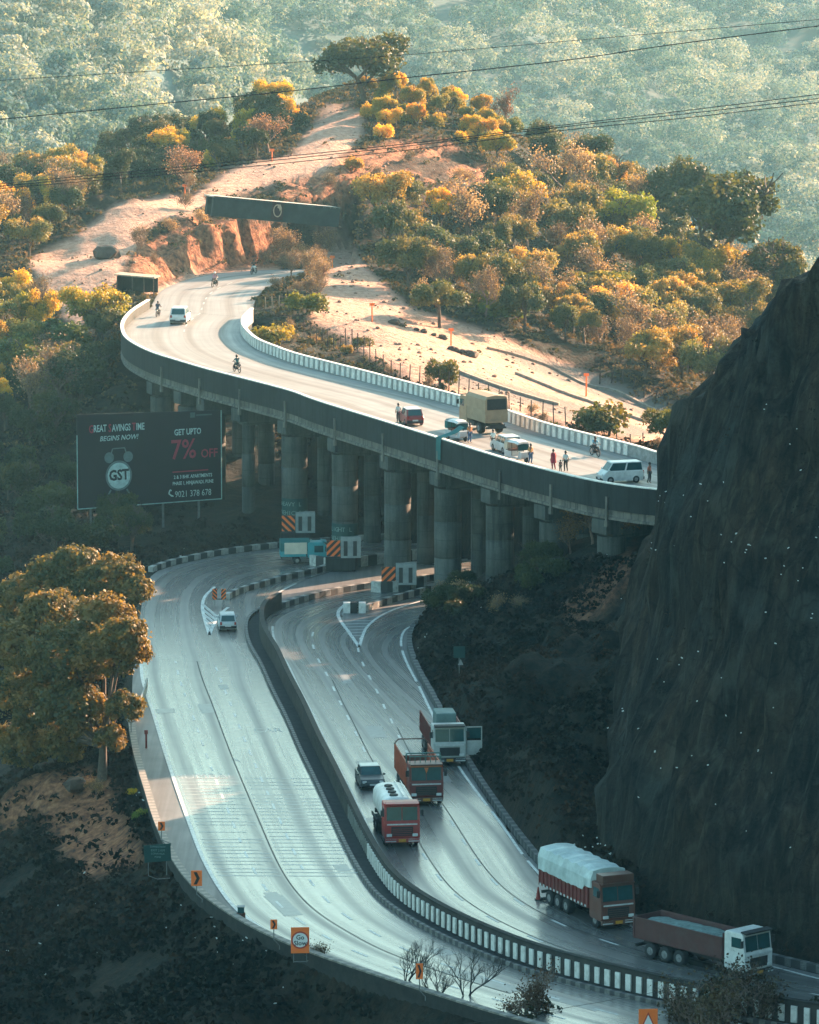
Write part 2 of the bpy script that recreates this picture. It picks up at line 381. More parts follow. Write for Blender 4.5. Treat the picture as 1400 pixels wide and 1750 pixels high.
def height(x, y, detail=True):
    x = np.asarray(x, float); y = np.asarray(y, float)
    z = _rbf(x, y)
    # the cut beyond the viaduct: a steep face behind the upper road
    dr = dist_line(x, y, ROAD_LOW, True); inl = in_poly(x, y, ROAD_LOW)
    du = dist_line(x, y, UP_POLY, True); inu = in_poly(x, y, UP_POLY)
    side = (x < 6) & (y > 545)
    dcf = dist_line(x, y, CUT_FACE)
    # which side of the face: behind it (further) ground is raised steeply
    behind = (dcf < 60) & ~inu & side & (du > .8) & (in_poly(x, y, np.vstack([CUT_FACE[:, :2], [(CUT_FACE[-1, 0], 660), (-60, 660), (-60, 565), (CUT_FACE[0, 0] - 1, CUT_FACE[0, 1])]])))
    z = np.where(in_poly(x, y, CUT_FRONT), 13.93, z)
    dcf = dcf - 1.5 * np.abs(fbm(x / 2.6 + y / 3.1, z / 9, 3, 91)) - .5 * vnoise(x / .9, y / .9, 5)
    lift = smooth01((dcf - .3) / 2.2)
    tgt = np.interp(x, [-31, -28, -24, -20, -12, 0], [14.6, 16.6, 18.8, 19.6, 18.6, 18.0])
    zb = 14 + (np.maximum(z, tgt) - 14) * lift
    wb = smooth01((14 - dcf) / 8)
    z = np.where(behind, zb * wb + z * (1 - wb), z)
    # the rock cliff right of the lower road
    dk = dist_line(x, y, RCk[::3]) - 1.2 - np.interp(y, [318, 326, 333, 345, 355, 365, 372, 382, 395], [.3, 1.2, 2.6, 5.6, 7.8, 9.6, 10.6, 11.2, 10.5])
    right = in_poly(x, y, CLIFF_SIDE)
    kf = np.interp(y, [290, 318, 330, 345, 365, 376, 384, 395, 410], [3.4, 3.4, 4.0, 5.0, 5.6, 5.0, 3.2, 1.0, .4])
    xc = np.interp(y, [290, 310, 322, 330, 336, 345, 355, 365, 376, 382, 395, 410], [35, 31, 28.9, 26.5, 24.3, 21.8, 20, 18.5, 17.3, 16.5, 18, 20])
    zc = np.interp(y, [290, 310, 322, 330, 336, 345, 355, 365, 376, 382, 395, 410, 430], [58, 50, 43.8, 38.7, 34.4, 30.4, 26.9, 22.6, 18.2, 13.9, 10, 6, 0])
    sl = np.interp(y, [330, 370, 385, 400, 425, 445], [.95, .8, .55, .42, .4, .2])
    zt = np.minimum(zc + sl * (x - xc), 80 - np.clip(y - 400, 0, 60) * .8); zf = np.maximum(dk, 0) * kf
    sm = 2.0; hh = np.clip(.5 + .5 * (zf - zt) / sm / 2, 0, 1); zcl = zf * (1 - hh) + zt * hh - sm * hh * (1 - hh)
    z = np.where(right & (dk > 0), np.maximum(z, zcl), z)
    # added unseen ridge right of the frame, crest heights shaped to shade the lower road
    us, ws = (y - x) / 2 ** .5, (x + y) / 2 ** .5
    reach = np.interp(us, [150, 251, 254, 267, 269, 275, 277, 283], [205, 208, 245, 245, 236, 236, 222, 222])
    hr = np.where(us < 285.6, (331 - reach) * math.tan(SUN_EL), 0) + fbm(us / 5, ws / 40, 3, 8) * .8
    zr_ = np.where(right, hr * smooth01((ws - 322 - np.clip(us - 262, 0, 30) * .45) / 9), 0) * smooth01((285.6 - us) / 1.2)
    z = np.maximum(z, np.where(right & (x > 26), zr_, -99))
    if detail:
        n1 = fbm(x / 7, y / 7, 5, 1); n2 = fbm(x / 2.2, y / 2.2, 4, 9)
        amp = np.clip(dr / 6, 0, 1) * np.clip(du / 5, 0, 1)
        dirt_, red = terrain_masks(x, y, z); amp = amp * (1 - .8 * dirt_)
        cl = in_poly(x, y, CL_POLY)
        rk = np.abs(fbm(x / 3.5 + z / 7, y / 3.5, 4, 31))
        z = z + (n1 * .9 + n2 * .28) * amp + np.where(cl, (n1 * 1.3 + rk * 2.2 + n2 * .5) * np.clip(dr / 5, 0, 1), 0) + np.where(behind | (red > .5), n2 * .8 * np.clip(du / 2, 0, 1), 0) * amp
    # benches under the roads
    zr = -.12; z = np.where(inl, zr, z * smooth01(dr / 2.2) + zr * (1 - smooth01(dr / 2.2)))
    z = np.where(inu, 13.9, z * smooth01(du / 1.4) + 13.9 * (1 - smooth01(du / 1.4)))
    # added bank hidden behind the viaduct to shade below it; gaps admit sun patches
    di = dist_line(x, y, DKi[::2]); uu = (y - x) / 2 ** .5
    beh = in_poly(x, y, BACK_SIDE); gap = np.maximum(smooth01((3.2 - np.abs(uu - 318.3)) / .8), smooth01((2.2 - np.abs(uu - 307)) / .8))
    eb = (12.6 + fbm(x / 4, y / 4, 3, 66) * .5) * smooth01((di - 1.0) / 2.6) * smooth01((14 - di) / 6) * (1 - gap) * smooth01((505 - y) / 12)
    z = np.where(beh & (di < 16), np.maximum(z, eb), z)
    # keep the ground clear below the bridge deck
    ind = in_poly(x, y, DECK_POLY); dd = dist_line(x, y, DECK_POLY, True); k = np.where(ind, 1, smooth01(1 - dd / 3.5))
    start = smooth01((DKo[0, 1] + 2 - y) / 10)              # the deck runs onto the ground at its far end
    lim = 13.6 - 3.2 * start
    z = np.where(ind | (dd < 3.5), np.where(z > lim, z * (1 - k) + lim * k, z), z)
    return z
def H(x, y): return float(height(np.array([x]), np.array([y]))[0])

# ---- terrain materials
def terrain_mat():
    m, nt, b = base('terrain_ground'); v = coord(nt)
    def at(n): a = N(nt, 'ShaderNodeAttribute', attribute_name=n); return a.outputs['Fac']
    nA = noise_node(nt, v, .22, 6, .65); nB = noise_node(nt, v, 1.6, 5, .65); nC = noise_node(nt, v, 6, 4, .7)
    scrub = ramp(nt, nA, [(.32, (.006, .013, .012)), (.5, (.014, .018, .014)), (.66, (.032, .025, .017))])
    scrub = mixc(nt, ramp(nt, nB, [(.42, (0, 0, 0)), (.75, (.75, .75, .75))]), scrub, (.06, .038, .025))
    dirt = ramp(nt, nB, [(.3, (.36, .20, .14)), (.55, (.55, .34, .25)), (.75, (.66, .44, .34))])
    dirt = mixc(nt, ramp(nt, nC, [(.5, (0, 0, 0)), (.7, (.5, .5, .5))]), dirt, (.30, .20, .14))
    vor = N(nt, 'ShaderNodeTexVoronoi'); vor.inputs['Scale'].default_value = .9; nt.links.new(v, vor.inputs['Vector'])
    red = ramp(nt, nB, [(.32, (.06, .04, .035)), (.46, (.24, .10, .055)), (.60, (.42, .19, .10)), (.8, (.55, .32, .20))])
    mp = N(nt, 'ShaderNodeMapping'); mp.inputs['Scale'].default_value = (1.0, 1.0, .22); nt.links.new(v, mp.inputs[0])
    nR = noise_node(nt, mp.outputs[0], .9, 7, .68); mp2 = N(nt, 'ShaderNodeMapping'); mp2.inputs['Scale'].default_value = (1.0, 1.0, .13); nt.links.new(v, mp2.inputs[0]); nS = noise_node(nt, mp2.outputs[0], 1.5, 6, .62); nP = noise_node(nt, v, .28, 4, .5)
    rock = ramp(nt, nR, [(.3, (.006, .008, .008)), (.46, (.014, .0155, .015)), (.6, (.030, .028, .024)), (.76, (.066, .064, .056))])
    rock = mixc(nt, ramp(nt, nS, [(.52, (0, 0, 0)), (.70, (.55, .55, .55))]), rock, (.060, .066, .058))
    rock = mixc(nt, ramp(nt, nP, [(.56, (0, 0, 0)), (.66, (.45, .45, .45))]), rock, (.055, .064, .060))
    nW = noise_node(nt, v, .09, 3, .5); rock = mixc(nt, ramp(nt, nW, [(.42, (0, 0, 0)), (.6, (.8, .8, .8))]), rock, mixc(nt, 1.0, rock, (1.75, 1.25, .95), 'MULTIPLY'))
    vc = N(nt, 'ShaderNodeTexVoronoi', feature='DISTANCE_TO_EDGE'); vc.inputs['Scale'].default_value = .45; mp3 = N(nt, 'ShaderNodeMapping'); mp3.inputs['Scale'].default_value = (1.0, 1.0, .5)
    wv = N(nt, 'ShaderNodeVectorMath', operation='ADD'); nz_ = N(nt, 'ShaderNodeTexNoise'); nz_.inputs['Scale'].default_value = .5; nt.links.new(v, nz_.inputs['Vector']); nt.links.new(v, wv.inputs[0]); nt.links.new(nz_.outputs['Color'], wv.inputs[1]); nt.links.new(wv.outputs[0], mp3.inputs[0]); nt.links.new(mp3.outputs[0], vc.inputs['Vector'])
    crack = ramp(nt, vc.outputs[0], [(.0, (.62, .62, .62)), (.035, (1, 1, 1))]); rock = mixc(nt, 1.0, rock, crack, 'MULTIPLY')
    c1 = mixc(nt, at('red'), scrub, red); c2 = mixc(nt, at('dirt'), c1, dirt); c2 = mixc(nt, mth(nt, 'MULTIPLY', at('grey'), .85), c2, (.19, .175, .155)); c3 = mixc(nt, at('rock'), c2, rock)
    nt.links.new(c3, b.inputs['Base Color']); b.inputs['Roughness'].default_value = .95; b.inputs['Specular IOR Level'].default_value = .15
    h = mth(nt, 'ADD', mth(nt, 'MULTIPLY', nB, .7), mth(nt, 'MULTIPLY', nR, .8)); bump(nt, b, h, 1.0, .5)
    return m
M_TER = terrain_mat()
def grid_mesh(name, xs, ys, mats, hf):
    X, Y = np.meshgrid(xs, ys, indexing='xy'); Z = hf(X, Y); nx = len(xs)
    i, j = np.meshgrid(np.arange(len(ys) - 1), np.arange(nx - 1), indexing='ij'); a = (i * nx + j).ravel()
    return X, Y, Z, np.stack([a, a + 1, a + nx + 1, a + nx], 1)
xs = np.r_[np.arange(-150, -48, 4), np.arange(-48, 46, .62), np.arange(46, 161, 4)]
ys = np.r_[np.arange(240, 290, 4), np.arange(290, 452, .62), np.arange(452, 540, 1.0), np.arange(540, 606, .62), np.arange(606, 700, 1.6), np.arange(700, 761, 4)]
X, Y, Z, Q = grid_mesh('ground', xs, ys, None, height)
dm, rm = terrain_masks(X, Y, Z)
def cliff_zone(x, y):
    return np.clip((dist_line(x, y, RCk[::3]) - 1.2 - np.interp(y, [318, 326, 333, 345, 355, 365, 372, 382, 395], [.3, 1.2, 2.6, 5.6, 7.8, 9.6, 10.6, 11.2, 10.5])) / 1.2, 0, 1) * in_poly(x, y, CLIFF_SIDE)
clf = in_poly(X, Y, CL_POLY) * smooth01(dist_line(X, Y, CL_POLY, True) / 4) * cliff_zone(X, Y)
gz = np.gradient(Z, axis=0) / np.gradient(Y, axis=0); gx = np.gradient(Z, axis=1) / np.gradient(X, axis=1); steep = smooth01((np.hypot(gx, gz) - 1.15) / .8)
rock = np.clip(clf + steep * .5 * (rm < .4) * (Y > 440), 0, 1)
rock = np.where(in_poly(*project(X, Y, Z), [(640,290),(700,268),(800,250),(815,300),(800,335),(700,345)]) & (Y > 560) & (fbm(X / 3, Y / 3, 3, 77) > -.25), .85, rock)
VV = np.stack([X, Y, Z], -1).reshape(-1, 3); cf = clf.ravel()
nx_ = np.stack([-gx, -gz, np.ones_like(gx)], -1).reshape(-1, 3); nx_ /= np.linalg.norm(nx_, axis=1)[:, None]
vis = (cf > 0.02) & (VV[:, 0] < 48) & (VV[:, 1] < 402)
for i in np.where(vis)[0]:
    p = Vector(VV[i]); q = Vector((p.x * .16, p.y * .16, p.z * .09))
    d = (mnoise.ridged_multi_fractal(q, .9, 2.1, 5, 1.0, 2.0) - 1.1) * 1.0 + mnoise.noise(Vector((p.x * .10, p.y * .10, p.z * .10 + 7))) * 1.6 + mnoise.fractal(Vector((p.x * .5, p.y * .5, p.z * .3)), .8, 2.0, 4) * .5
    VV[i] += nx_[i] * d * cf[i]
grey = grey_mask(X, Y, Z)
ground = mesh_np('ground', VV, quads=Q, mats=[M_TER], smooth=True, attrs={'dirt': dm.ravel(), 'red': rm.ravel(), 'rock': rock.ravel(), 'grey': grey.ravel()})
tag(ground, kind='structure')

# ================================================================== roads
def asphalt(name, colA, colB, rough, joints=None, tracks=None, sheen=.5):
    m, nt, b = base(name); v = coord(nt); uv = N(nt, 'ShaderNodeUVMap').outputs[0]
    s = N(nt, 'ShaderNodeSeparateXYZ'); nt.links.new(uv, s.inputs[0]); U, Vv = s.outputs[0], s.outputs[1]
    f1 = noise_node(nt, v, .35, 5, .6); f2 = noise_node(nt, v, 9, 4, .7)
    mp = N(nt, 'ShaderNodeMapping'); mp.inputs['Scale'].default_value = (1.6, .03, 1); nt.links.new(uv, mp.inputs[0]); f3 = noise_node(nt, mp.outputs[0], 1.0, 4, .6)
    c0 = ramp(nt, f1, [(.3, colA), (.7, colB)])
    c0 = mixc(nt, ramp(nt, f3, [(.35, (0, 0, 0)), (.7, (.7, .7, .7))]), c0, tuple(x * .55 for x in colA))
    c0 = mixc(nt, ramp(nt, f2, [(.3, (0, 0, 0)), (.8, (.35, .35, .35))]), c0, tuple(x * .7 for x in colA))
    r0 = mth(nt, 'ADD', rough, mth(nt, 'MULTIPLY', mth(nt, 'SUBTRACT', f3, .5), .35))
    if tracks:
        p, off = tracks
        w = mth(nt, 'ABSOLUTE', mth(nt, 'SUBTRACT', mth(nt, 'FRACT', mth(nt, 'DIVIDE', mth(nt, 'SUBTRACT', U, off), p)), .5))     # 0 lane centre .. .5 lane line
        oil = ramp(nt, w, [(.0, (1, 1, 1)), (.2, (0, 0, 0))])
        c0 = mixc(nt, mth(nt, 'MULTIPLY', oil, .5), c0, tuple(x * .4 for x in colA))
        r0 = mth(nt, 'ADD', r0, mth(nt, 'MULTIPLY', oil, .16))
    if joints:
        j = mth(nt, 'LESS_THAN', mth(nt, 'FRACT', mth(nt, 'DIVIDE', Vv, joints)), .10 / joints)
        c0 = mixc(nt, mth(nt, 'MULTIPLY', j, .55), c0, (.03, .035, .035))
    nt.links.new(c0, b.inputs['Base Color']); nt.links.new(r0, b.inputs['Roughness']); b.inputs['Specular IOR Level'].default_value = sheen
    bump(nt, b, f2, .25, .01)
    return m
M_LC = asphalt('pavement_left', (.15, .145, .135), (.26, .245, .225), .25, joints=22.0, tracks=(3.4, 2.6), sheen=1.0)
M_RC = asphalt('pavement_right', (.12, .122, .118), (.22, .215, .20), .26, joints=18.0, tracks=(3.6, .3), sheen=1.0)
M_UP = asphalt('upper_asphalt', (.22, .215, .20), (.33, .32, .30), .62, joints=14.0, tracks=(3.7, 1.9), sheen=.5)
M_SHO = asphalt('shoulder_concrete', (.12, .125, .125), (.20, .20, .19), .6)
M_PAINT = simple('road_paint', (.62, .64, .60), .5, .18, 4.0, dirt=(.3, .31, .3))
M_PAINTW = simple('worn_road_paint', (.42, .45, .43), .5, .3, 2.0, dirt=(.24, .26, .25))
M_PATCH = simple('old_asphalt', (.16, .14, .12), .9, .25, 1.5, dirt=(.30, .24, .19))

# one sheet under everything at road level, then the two carriageways
def poly_sheet(name, poly, z, mat):
    bm = bmesh.new(); vs = [bm.verts.new((p[0], p[1], z)) for p in poly]; f = bm.faces.new(vs); bmesh.ops.triangulate(bm, faces=[f])
    me = bpy.data.meshes.new(name); bm.to_mesh(me); bm.free(); me.materials.append(mat)
    uv = me.uv_layers.new(name='UVMap')
    for l in me.loops: co = me.vertices[l.vertex_index].co; uv.data[l.index].uv = (co.x, co.y)
    return link(bpy.data.objects.new(name, me))
und = poly_sheet('junction_asphalt', resample(ROAD_LOW, 3.0)[:-1] if np.allclose(ROAD_LOW[0], ROAD_LOW[-1]) else resample(ROAD_LOW, 3.0), -.03, M_SHO); tag(und, kind='structure')
def cut_y(c_, ymax): return c_[c_[:, 1] < ymax]
LCw2 = cut_y(LCw, 452); LCr2 = cut_y(LCr, 433)
def clipA(c_, n0): return c_[n0:]
lc = strip('left_carriageway', offset_line(LCl, 0.0), LCr[np.argmin(np.abs(LCr[:, 1] - LCl[0, 1])):], [M_LC], n=260, m=14, dz=.004); tag(lc, kind='structure')
i0 = int(np.argmin(np.hypot(RCr[:, 0] - P(690,1082)[0], RCr[:, 1] - P(690,1082)[1]))); j0 = int(np.argmin(np.hypot(MW[:, 0] - P(452,1061)[0], MW[:, 1] - P(452,1061)[1])))
# top parts of both carriageways (the curve going under the viaduct)
lct = strip('left_carriageway_bend', LCw[:int(np.argmin(np.abs(LCw[:, 1] - LCl[0, 1]))) + 1][::-1], LCr[:int(np.argmin(np.abs(LCr[:, 1] - LCl[0, 1]))) + 1][::-1], [M_LC], n=90, m=14, dz=.004)
# replaced below by a single bend strip that follows the far kerb
bpy.data.objects.remove(lct)
far_edge = smooth_line([LCl[0]] + [P(238,1080,0), P(250,1015,0), P(285,978,0), P(335,962,0), P(400,950,0), P(480,942,0), P(560,936,0), P(700,928,0), P(900,920,0)], 1.0, 2.0)
near_edge = LCr[:int(np.argmin(np.abs(LCr[:, 1] - LCl[0, 1]))) + 1][::-1]
near_edge = np.vstack([near_edge, [(12, 455, 0)]])
lct = strip('left_carriageway_bend', far_edge, near_edge, [M_LC], n=120, m=14, dz=.004); tag(lct, kind='structure')
rc = strip('right_carriageway', offset_line(MW, 0.1), offset_line(RCr, 0), [M_RC], n=300, m=14, dz=.006); tag(rc, kind='structure')

# ---- painted lines
def line_on(name, c_, width, z, mat, dash=None, y0=None, y1=None, phase=0.0):
    c_ = resample(c_, .5); L = length(c_); a = offset_line(c_, width / 2); b_ = offset_line(c_, -width / 2); V = []; Fc = []
    for i in range(len(c_) - 1):
        if dash and ((L[i] + phase) % (dash[0] + dash[1])) > dash[0]: continue
        if y0 is not None and c_[i, 1] < y0: continue
        if y1 is not None and c_[i, 1] > y1: continue
        k = len(V); V += [(*a[i][:2], z), (*b_[i][:2], z), (*b_[i + 1][:2], z), (*a[i + 1][:2], z)]; Fc.append((k, k + 1, k + 2, k + 3))
    o = mesh_np(name, V, faces=Fc, mats=[mat]); return tag(o, kind='structure')
line_on('edge_line', offset_line(LCl, -.1), .26, .014, M_PAINT)
line_on('edge_line', offset_line(LCr, .05), .24, .014, M_PAINT, y1=447)
line_on('edge_line', offset_line(MW, .75), .18, .016, M_PAINT, y1=425)
line_on('edge_line', offset_line(RCr, -.1), .20, .016, M_PAINT, dash=(14, 2.0))
def between(A, B, t, n=400):
    A = resample(A, n=n); B = resample(B, n=n); return A * (1 - t) + B * t
LCr3 = LCr[np.argmin(np.abs(LCr[:, 1] - LCl[0, 1])):]
for t in (.29, .62): line_on('lane_line', between(LCl, LCr3, t), .17, .014, M_PAINT, dash=(1.9, 3.0), phase=t * 4)
line_on('pavement_joint', between(LCl, LCr3, .475), .10, .0145, simple('joint_tar', (.02, .025, .025), .7), y0=297)
for t in (.34, .66): line_on('lane_line', between(MW, RCr, t), .17, .016, M_PAINT, dash=(2.0, 4.2), y1=424, phase=t * 3)
line_on('pavement_joint', between(MW, RCr, .36), .08, .0165, MATS['joint_tar'], y1=400)
line_on('pavement_joint', between(MW, RCr, .68), .08, .0165, MATS['joint_tar'], y1=380)
# rumble bars across the left carriageway
def rumble():
    n = 500; A = resample(LCl, n=n); B = resample(LCr3, n=n); V = []; Fc = []
    k0 = int(np.argmin(np.abs(A[:, 1] - P(330,1330)[1]))); k1 = int(np.argmin(np.abs(A[:, 1] - P(360,1497)[1])))
    L = length((A + B) / 2); s = L[k0]; rng = random.Random(3)
    while s < L[k1]:
        k = int(np.searchsorted(L, s)); 
        for t0, t1 in ((.03, .45), (.50, .97)):
            if rng.random() < .12: continue
            t1_ = t1 - rng.uniform(0, .12) if rng.random() < .4 else t1
            a0, b0 = A[k], B[k]; d = (A[k + 1] - A[k]) / np.linalg.norm(A[k + 1] - A[k]) * .17
            p0 = a0 * (1 - t0) + b0 * t0; p1 = a0 * (1 - t1_) + b0 * t1_; i = len(V)
            V += [(p0[0], p0[1], .013), (p1[0], p1[1], .013), (p1[0] + d[0], p1[1] + d[1], .013), (p0[0] + d[0], p0[1] + d[1], .013)]; Fc.append((i, i + 1, i + 2, i + 3))
        s += 1.15
    tag(mesh_np('rumble_bars', V, faces=Fc, mats=[M_PAINTW]), kind='structure')
rumble()

ur = strip('upper_road', resample(URl, 1.0), resample(URr, 1.0), [M_UP], n=120, m=10, dz=.004); tag(ur, kind='structure')
upc = between(np.vstack([DKo[::-1], URl]), np.vstack([DKi[::-1], URr]), .5, 400)
line_on('lane_line', upc, .15, 14.015, M_PAINTW, dash=(2.0, 3.2), y0=520, y1=585)

def road_text(s, px, py, size, stretch, strength=M_PAINTW):
    cu = bpy.data.curves.new('t', 'FONT'); cu.body = s; cu.size = size; cu.align_x = 'CENTER'; o = bpy.data.objects.new('t', cu); COL.objects.link(o)
    dg = bpy.context.evaluated_depsgraph_get(); dg.update(); me = bpy.data.meshes.new_from_object(o.evaluated_get(dg)); bpy.data.objects.remove(o); me.materials.clear(); me.materials.append(strength)
    r_ = link(bpy.data.objects.new('road_lettering', me)); a = P(px, py, .0135); r_.location = a; r_.scale = (1, stretch, 1); r_.rotation_euler.z = R(6); tag(r_, kind='structure')
road_text('CAR', 459, 1251, 1.1, 2.0); road_text('MUMBAI', 345, 1330, 1.15, 2.0); road_text('A', 404, 1302, 1.0, 1.8)
# faint repair patches and oil marks on the pavement
def patches():
    rr = random.Random(12)
    for c_, n_, zz, m_ in ((between(LCl, LCr3, .5), 9, .0135, 0), (between(MW, RCr, .5), 9, .0155, 1)):
        for k in range(n_):
            i = rr.randrange(20, len(c_) - 20); p = c_[i]; d = c_[i + 2] - c_[i - 2]; a = math.atan2(d[1], d[0]); off = rr.uniform(-4.2, 4.2); L_, w_ = rr.uniform(1.5, 7), rr.uniform(.5, 1.6); ca, sa = math.cos(a), math.sin(a)
            pts = [(p[0] + ca * u - sa * (v + off), p[1] + sa * u + ca * (v + off), zz - .001 * (k % 3)) for u, v in ((-L_ / 2, -w_ / 2), (L_ / 2, -w_ / 2 * rr.uniform(.7, 1.1)), (L_ / 2 * rr.uniform(.8, 1.1), w_ / 2), (-L_ / 2, w_ / 2))]
            tag(mesh_np('pavement_patch', pts, faces=[(0, 1, 2, 3)], mats=[M_PATCHD]), kind='structure')
M_PATCHD = simple('patch_asphalt', (.19, .205, .20), .38, .25, 2.0, spec=.6)
patches()
# ================================================================== far hills and their forest
TF = np.array([PY(*a) for a in [(-100,0,1010),(100,0,1090),(300,0,1230),(450,0,1400),(700,0,1560),(1000,0,1640),(1400,0,1700),(1600,0,1720),
    (-100,150,940),(100,150,990),(300,150,1080),(420,150,1250),(560,100,1420),(700,150,1450),(1000,150,1500),(1400,150,1560),
    (-100,300,860),(100,300,890),(250,260,960),(300,300,990),(450,260,1200),(700,300,1330),(950,300,1380),(1200,300,1400),(1400,300,1430),
    (1000,420,1250),(1400,420,1280),(1200,520,1100),(1400,600,1000),(0,450,800),(1400,800,900),(700,500,1150),(300,450,900)]] +
    [(-260,1300,70),(-120,1400,75),(0,1900,60),(200,2050,60),(-400,1000,60),(450,1900,60),(-500,700,20),(500,1300,20),(500,900,-40),(250,800,-60),(-200,760,-45),(0,830,-75),(-100,820,-60),(120,860,-80),(800,2300,60),(-700,2000,80),(0,2400,60),(-600,1500,80)])
_rf = RBF(TF, 400.0)
def height_far(x, y):
    z = _rf(x, y); return z + fbm(x / 150, y / 150, 4, 3) * 34 + fbm(x / 40, y / 40, 3, 13) * 7
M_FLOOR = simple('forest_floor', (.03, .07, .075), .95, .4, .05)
xf = np.arange(-700, 901, 16.0); yf = np.arange(740, 2401, 16.0)
X, Y, Z, Q = grid_mesh('far', xf, yf, None, height_far)
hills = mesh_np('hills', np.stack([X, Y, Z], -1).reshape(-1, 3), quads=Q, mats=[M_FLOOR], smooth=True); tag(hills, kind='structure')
def height_shade_hill(x, y):  # added unseen mountain, keeps sun off the air between camera and cliff
    us = (y - x) / 2 ** .5
    return -25 + 205 * smooth01((x - 105) / 130) * smooth01((247 - us) / 9) * smooth01((y + 420) / 120) + fbm(x / 60, y / 60, 4, 21) * 14
xf2 = np.arange(90, 520, 9.0); yf2 = np.arange(-420, 780, 9.0); X, Y, Z, Q = grid_mesh('side', xf2, yf2, None, height_shade_hill)
side = mesh_np('hills', np.stack([X, Y, Z], -1).reshape(-1, 3), quads=Q, mats=[M_FLOOR], smooth=True); tag(side, kind='structure')  # out of view, added only for its shade
low = poly_sheet('valley_floor', [(-2500, -500), (2500, -500), (2500, 3400), (-2500, 3400)], -130, M_FLOOR); tag(low, kind='structure')

def leaf_mat(name, stops, trans=.35, attr=True, use_obj=True):
    m, nt, b = base(name)
    oi = N(nt, 'ShaderNodeObjectInfo'); geo = N(nt, 'ShaderNodeNewGeometry')
    a = N(nt, 'ShaderNodeAttribute', attribute_name='tone').outputs['Fac']
    r = mth(nt, 'ADD', mth(nt, 'MULTIPLY', a, .75), mth(nt, 'MULTIPLY', geo.outputs['Random Per Island'], .25))
    if use_obj: r = mth(nt, 'ADD', mth(nt, 'MULTIPLY', r, .7), mth(nt, 'MULTIPLY', oi.outputs['Random'], .3))
    c_ = ramp(nt, r, stops)
    if use_obj: c_ = mixc(nt, 1.0, c_, oi.outputs['Color'], 'MULTIPLY')
    nt.links.new(c_, b.inputs['Base Color']); b.inputs['Roughness'].default_value = .6 if use_obj else .95; b.inputs['Specular IOR Level'].default_value = .3 if use_obj else .05
    t = N(nt, 'ShaderNodeBsdfTranslucent'); nt.links.new(mixc(nt, 1.0, c_, (1.25, 1.1, .55), 'MULTIPLY'), t.inputs['Color'])
    mx = N(nt, 'ShaderNodeMixShader'); mx.inputs[0].default_value = trans
    nt.links.new(b.outputs[0], mx.inputs[1]); nt.links.new(t.outputs[0], mx.inputs[2]); nt.links.new(mx.outputs[0], nt.nodes['Material Output'].inputs[0])
    return m
M_FAR = leaf_mat('far_leaves_hazed', [(.1, (.05, .115, .13)), (.4, (.12, .19, .20)), (.65, (.26, .31, .30)), (.9, (.44, .45, .42))], .3, use_obj=False)  # pale bluish tones paint haze into the leaf colour
M_LEAF = leaf_mat('leaves', [(.1, (.028, .055, .038)), (.4, (.060, .090, .040)), (.65, (.14, .14, .048)), (.9, (.24, .20, .07))], .38)
M_BARK = simple('bark', (.085, .065, .05), .9, .35, 4.0, bmp=.5)

def leaves(centres, radii, n, size, rng, flat=.8, shell=.55, up=.25, inward=0.0):
    """n leaf quads scattered through lobes (centres k,3; radii k,3)"""
    C_ = np.asarray(centres, float); Rr = np.asarray(radii, float)
    wgt = (Rr[:, 0] * Rr[:, 1]); k = rng.choice(len(C_), n, p=wgt / wgt.sum())
    d = rng.normal(size=(n, 3)); d /= np.linalg.norm(d, axis=1)[:, None]
    d[:, 2] = np.where(d[:, 2] < -.55, -d[:, 2] * .6, d[:, 2]); d /= np.linalg.norm(d, axis=1)[:, None]
    rr = shell + (1 - shell) * rng.random(n) ** .6
    rr *= 1 + .18 * np.sin(d[:, 0] * 7 + k) * np.cos(d[:, 1] * 6 + k * 2.1) + .1 * rng.normal(size=n)
    Pn = C_[k] + d * Rr[k] * rr[:, None]
    nr = d + rng.normal(size=(n, 3)) * flat; nr[:, 2] += up; nr /= np.linalg.norm(nr, axis=1)[:, None]
    t = np.cross(nr, rng.normal(size=(n, 3))); t /= np.linalg.norm(t, axis=1)[:, None]; b_ = np.cross(nr, t)
    s = size * (.55 + .9 * rng.random(n)) ; e = .55 + .5 * rng.random(n)
    t *= (s)[:, None]; b_ *= (s * e)[:, None]
    V = np.stack([Pn - t, Pn - b_ * .9 + t * .1, Pn + t, Pn + b_ * 1.0 - t * .15], 1).reshape(-1, 3)
    Q = np.arange(4 * n).reshape(-1, 4)
    tone = np.clip(.5 + .22 * rng.normal(size=len(C_))[k] + .12 * rng.normal(size=n) + .12 * d[:, 2], 0, 1)
    return V, Q, np.repeat(tone, 4)
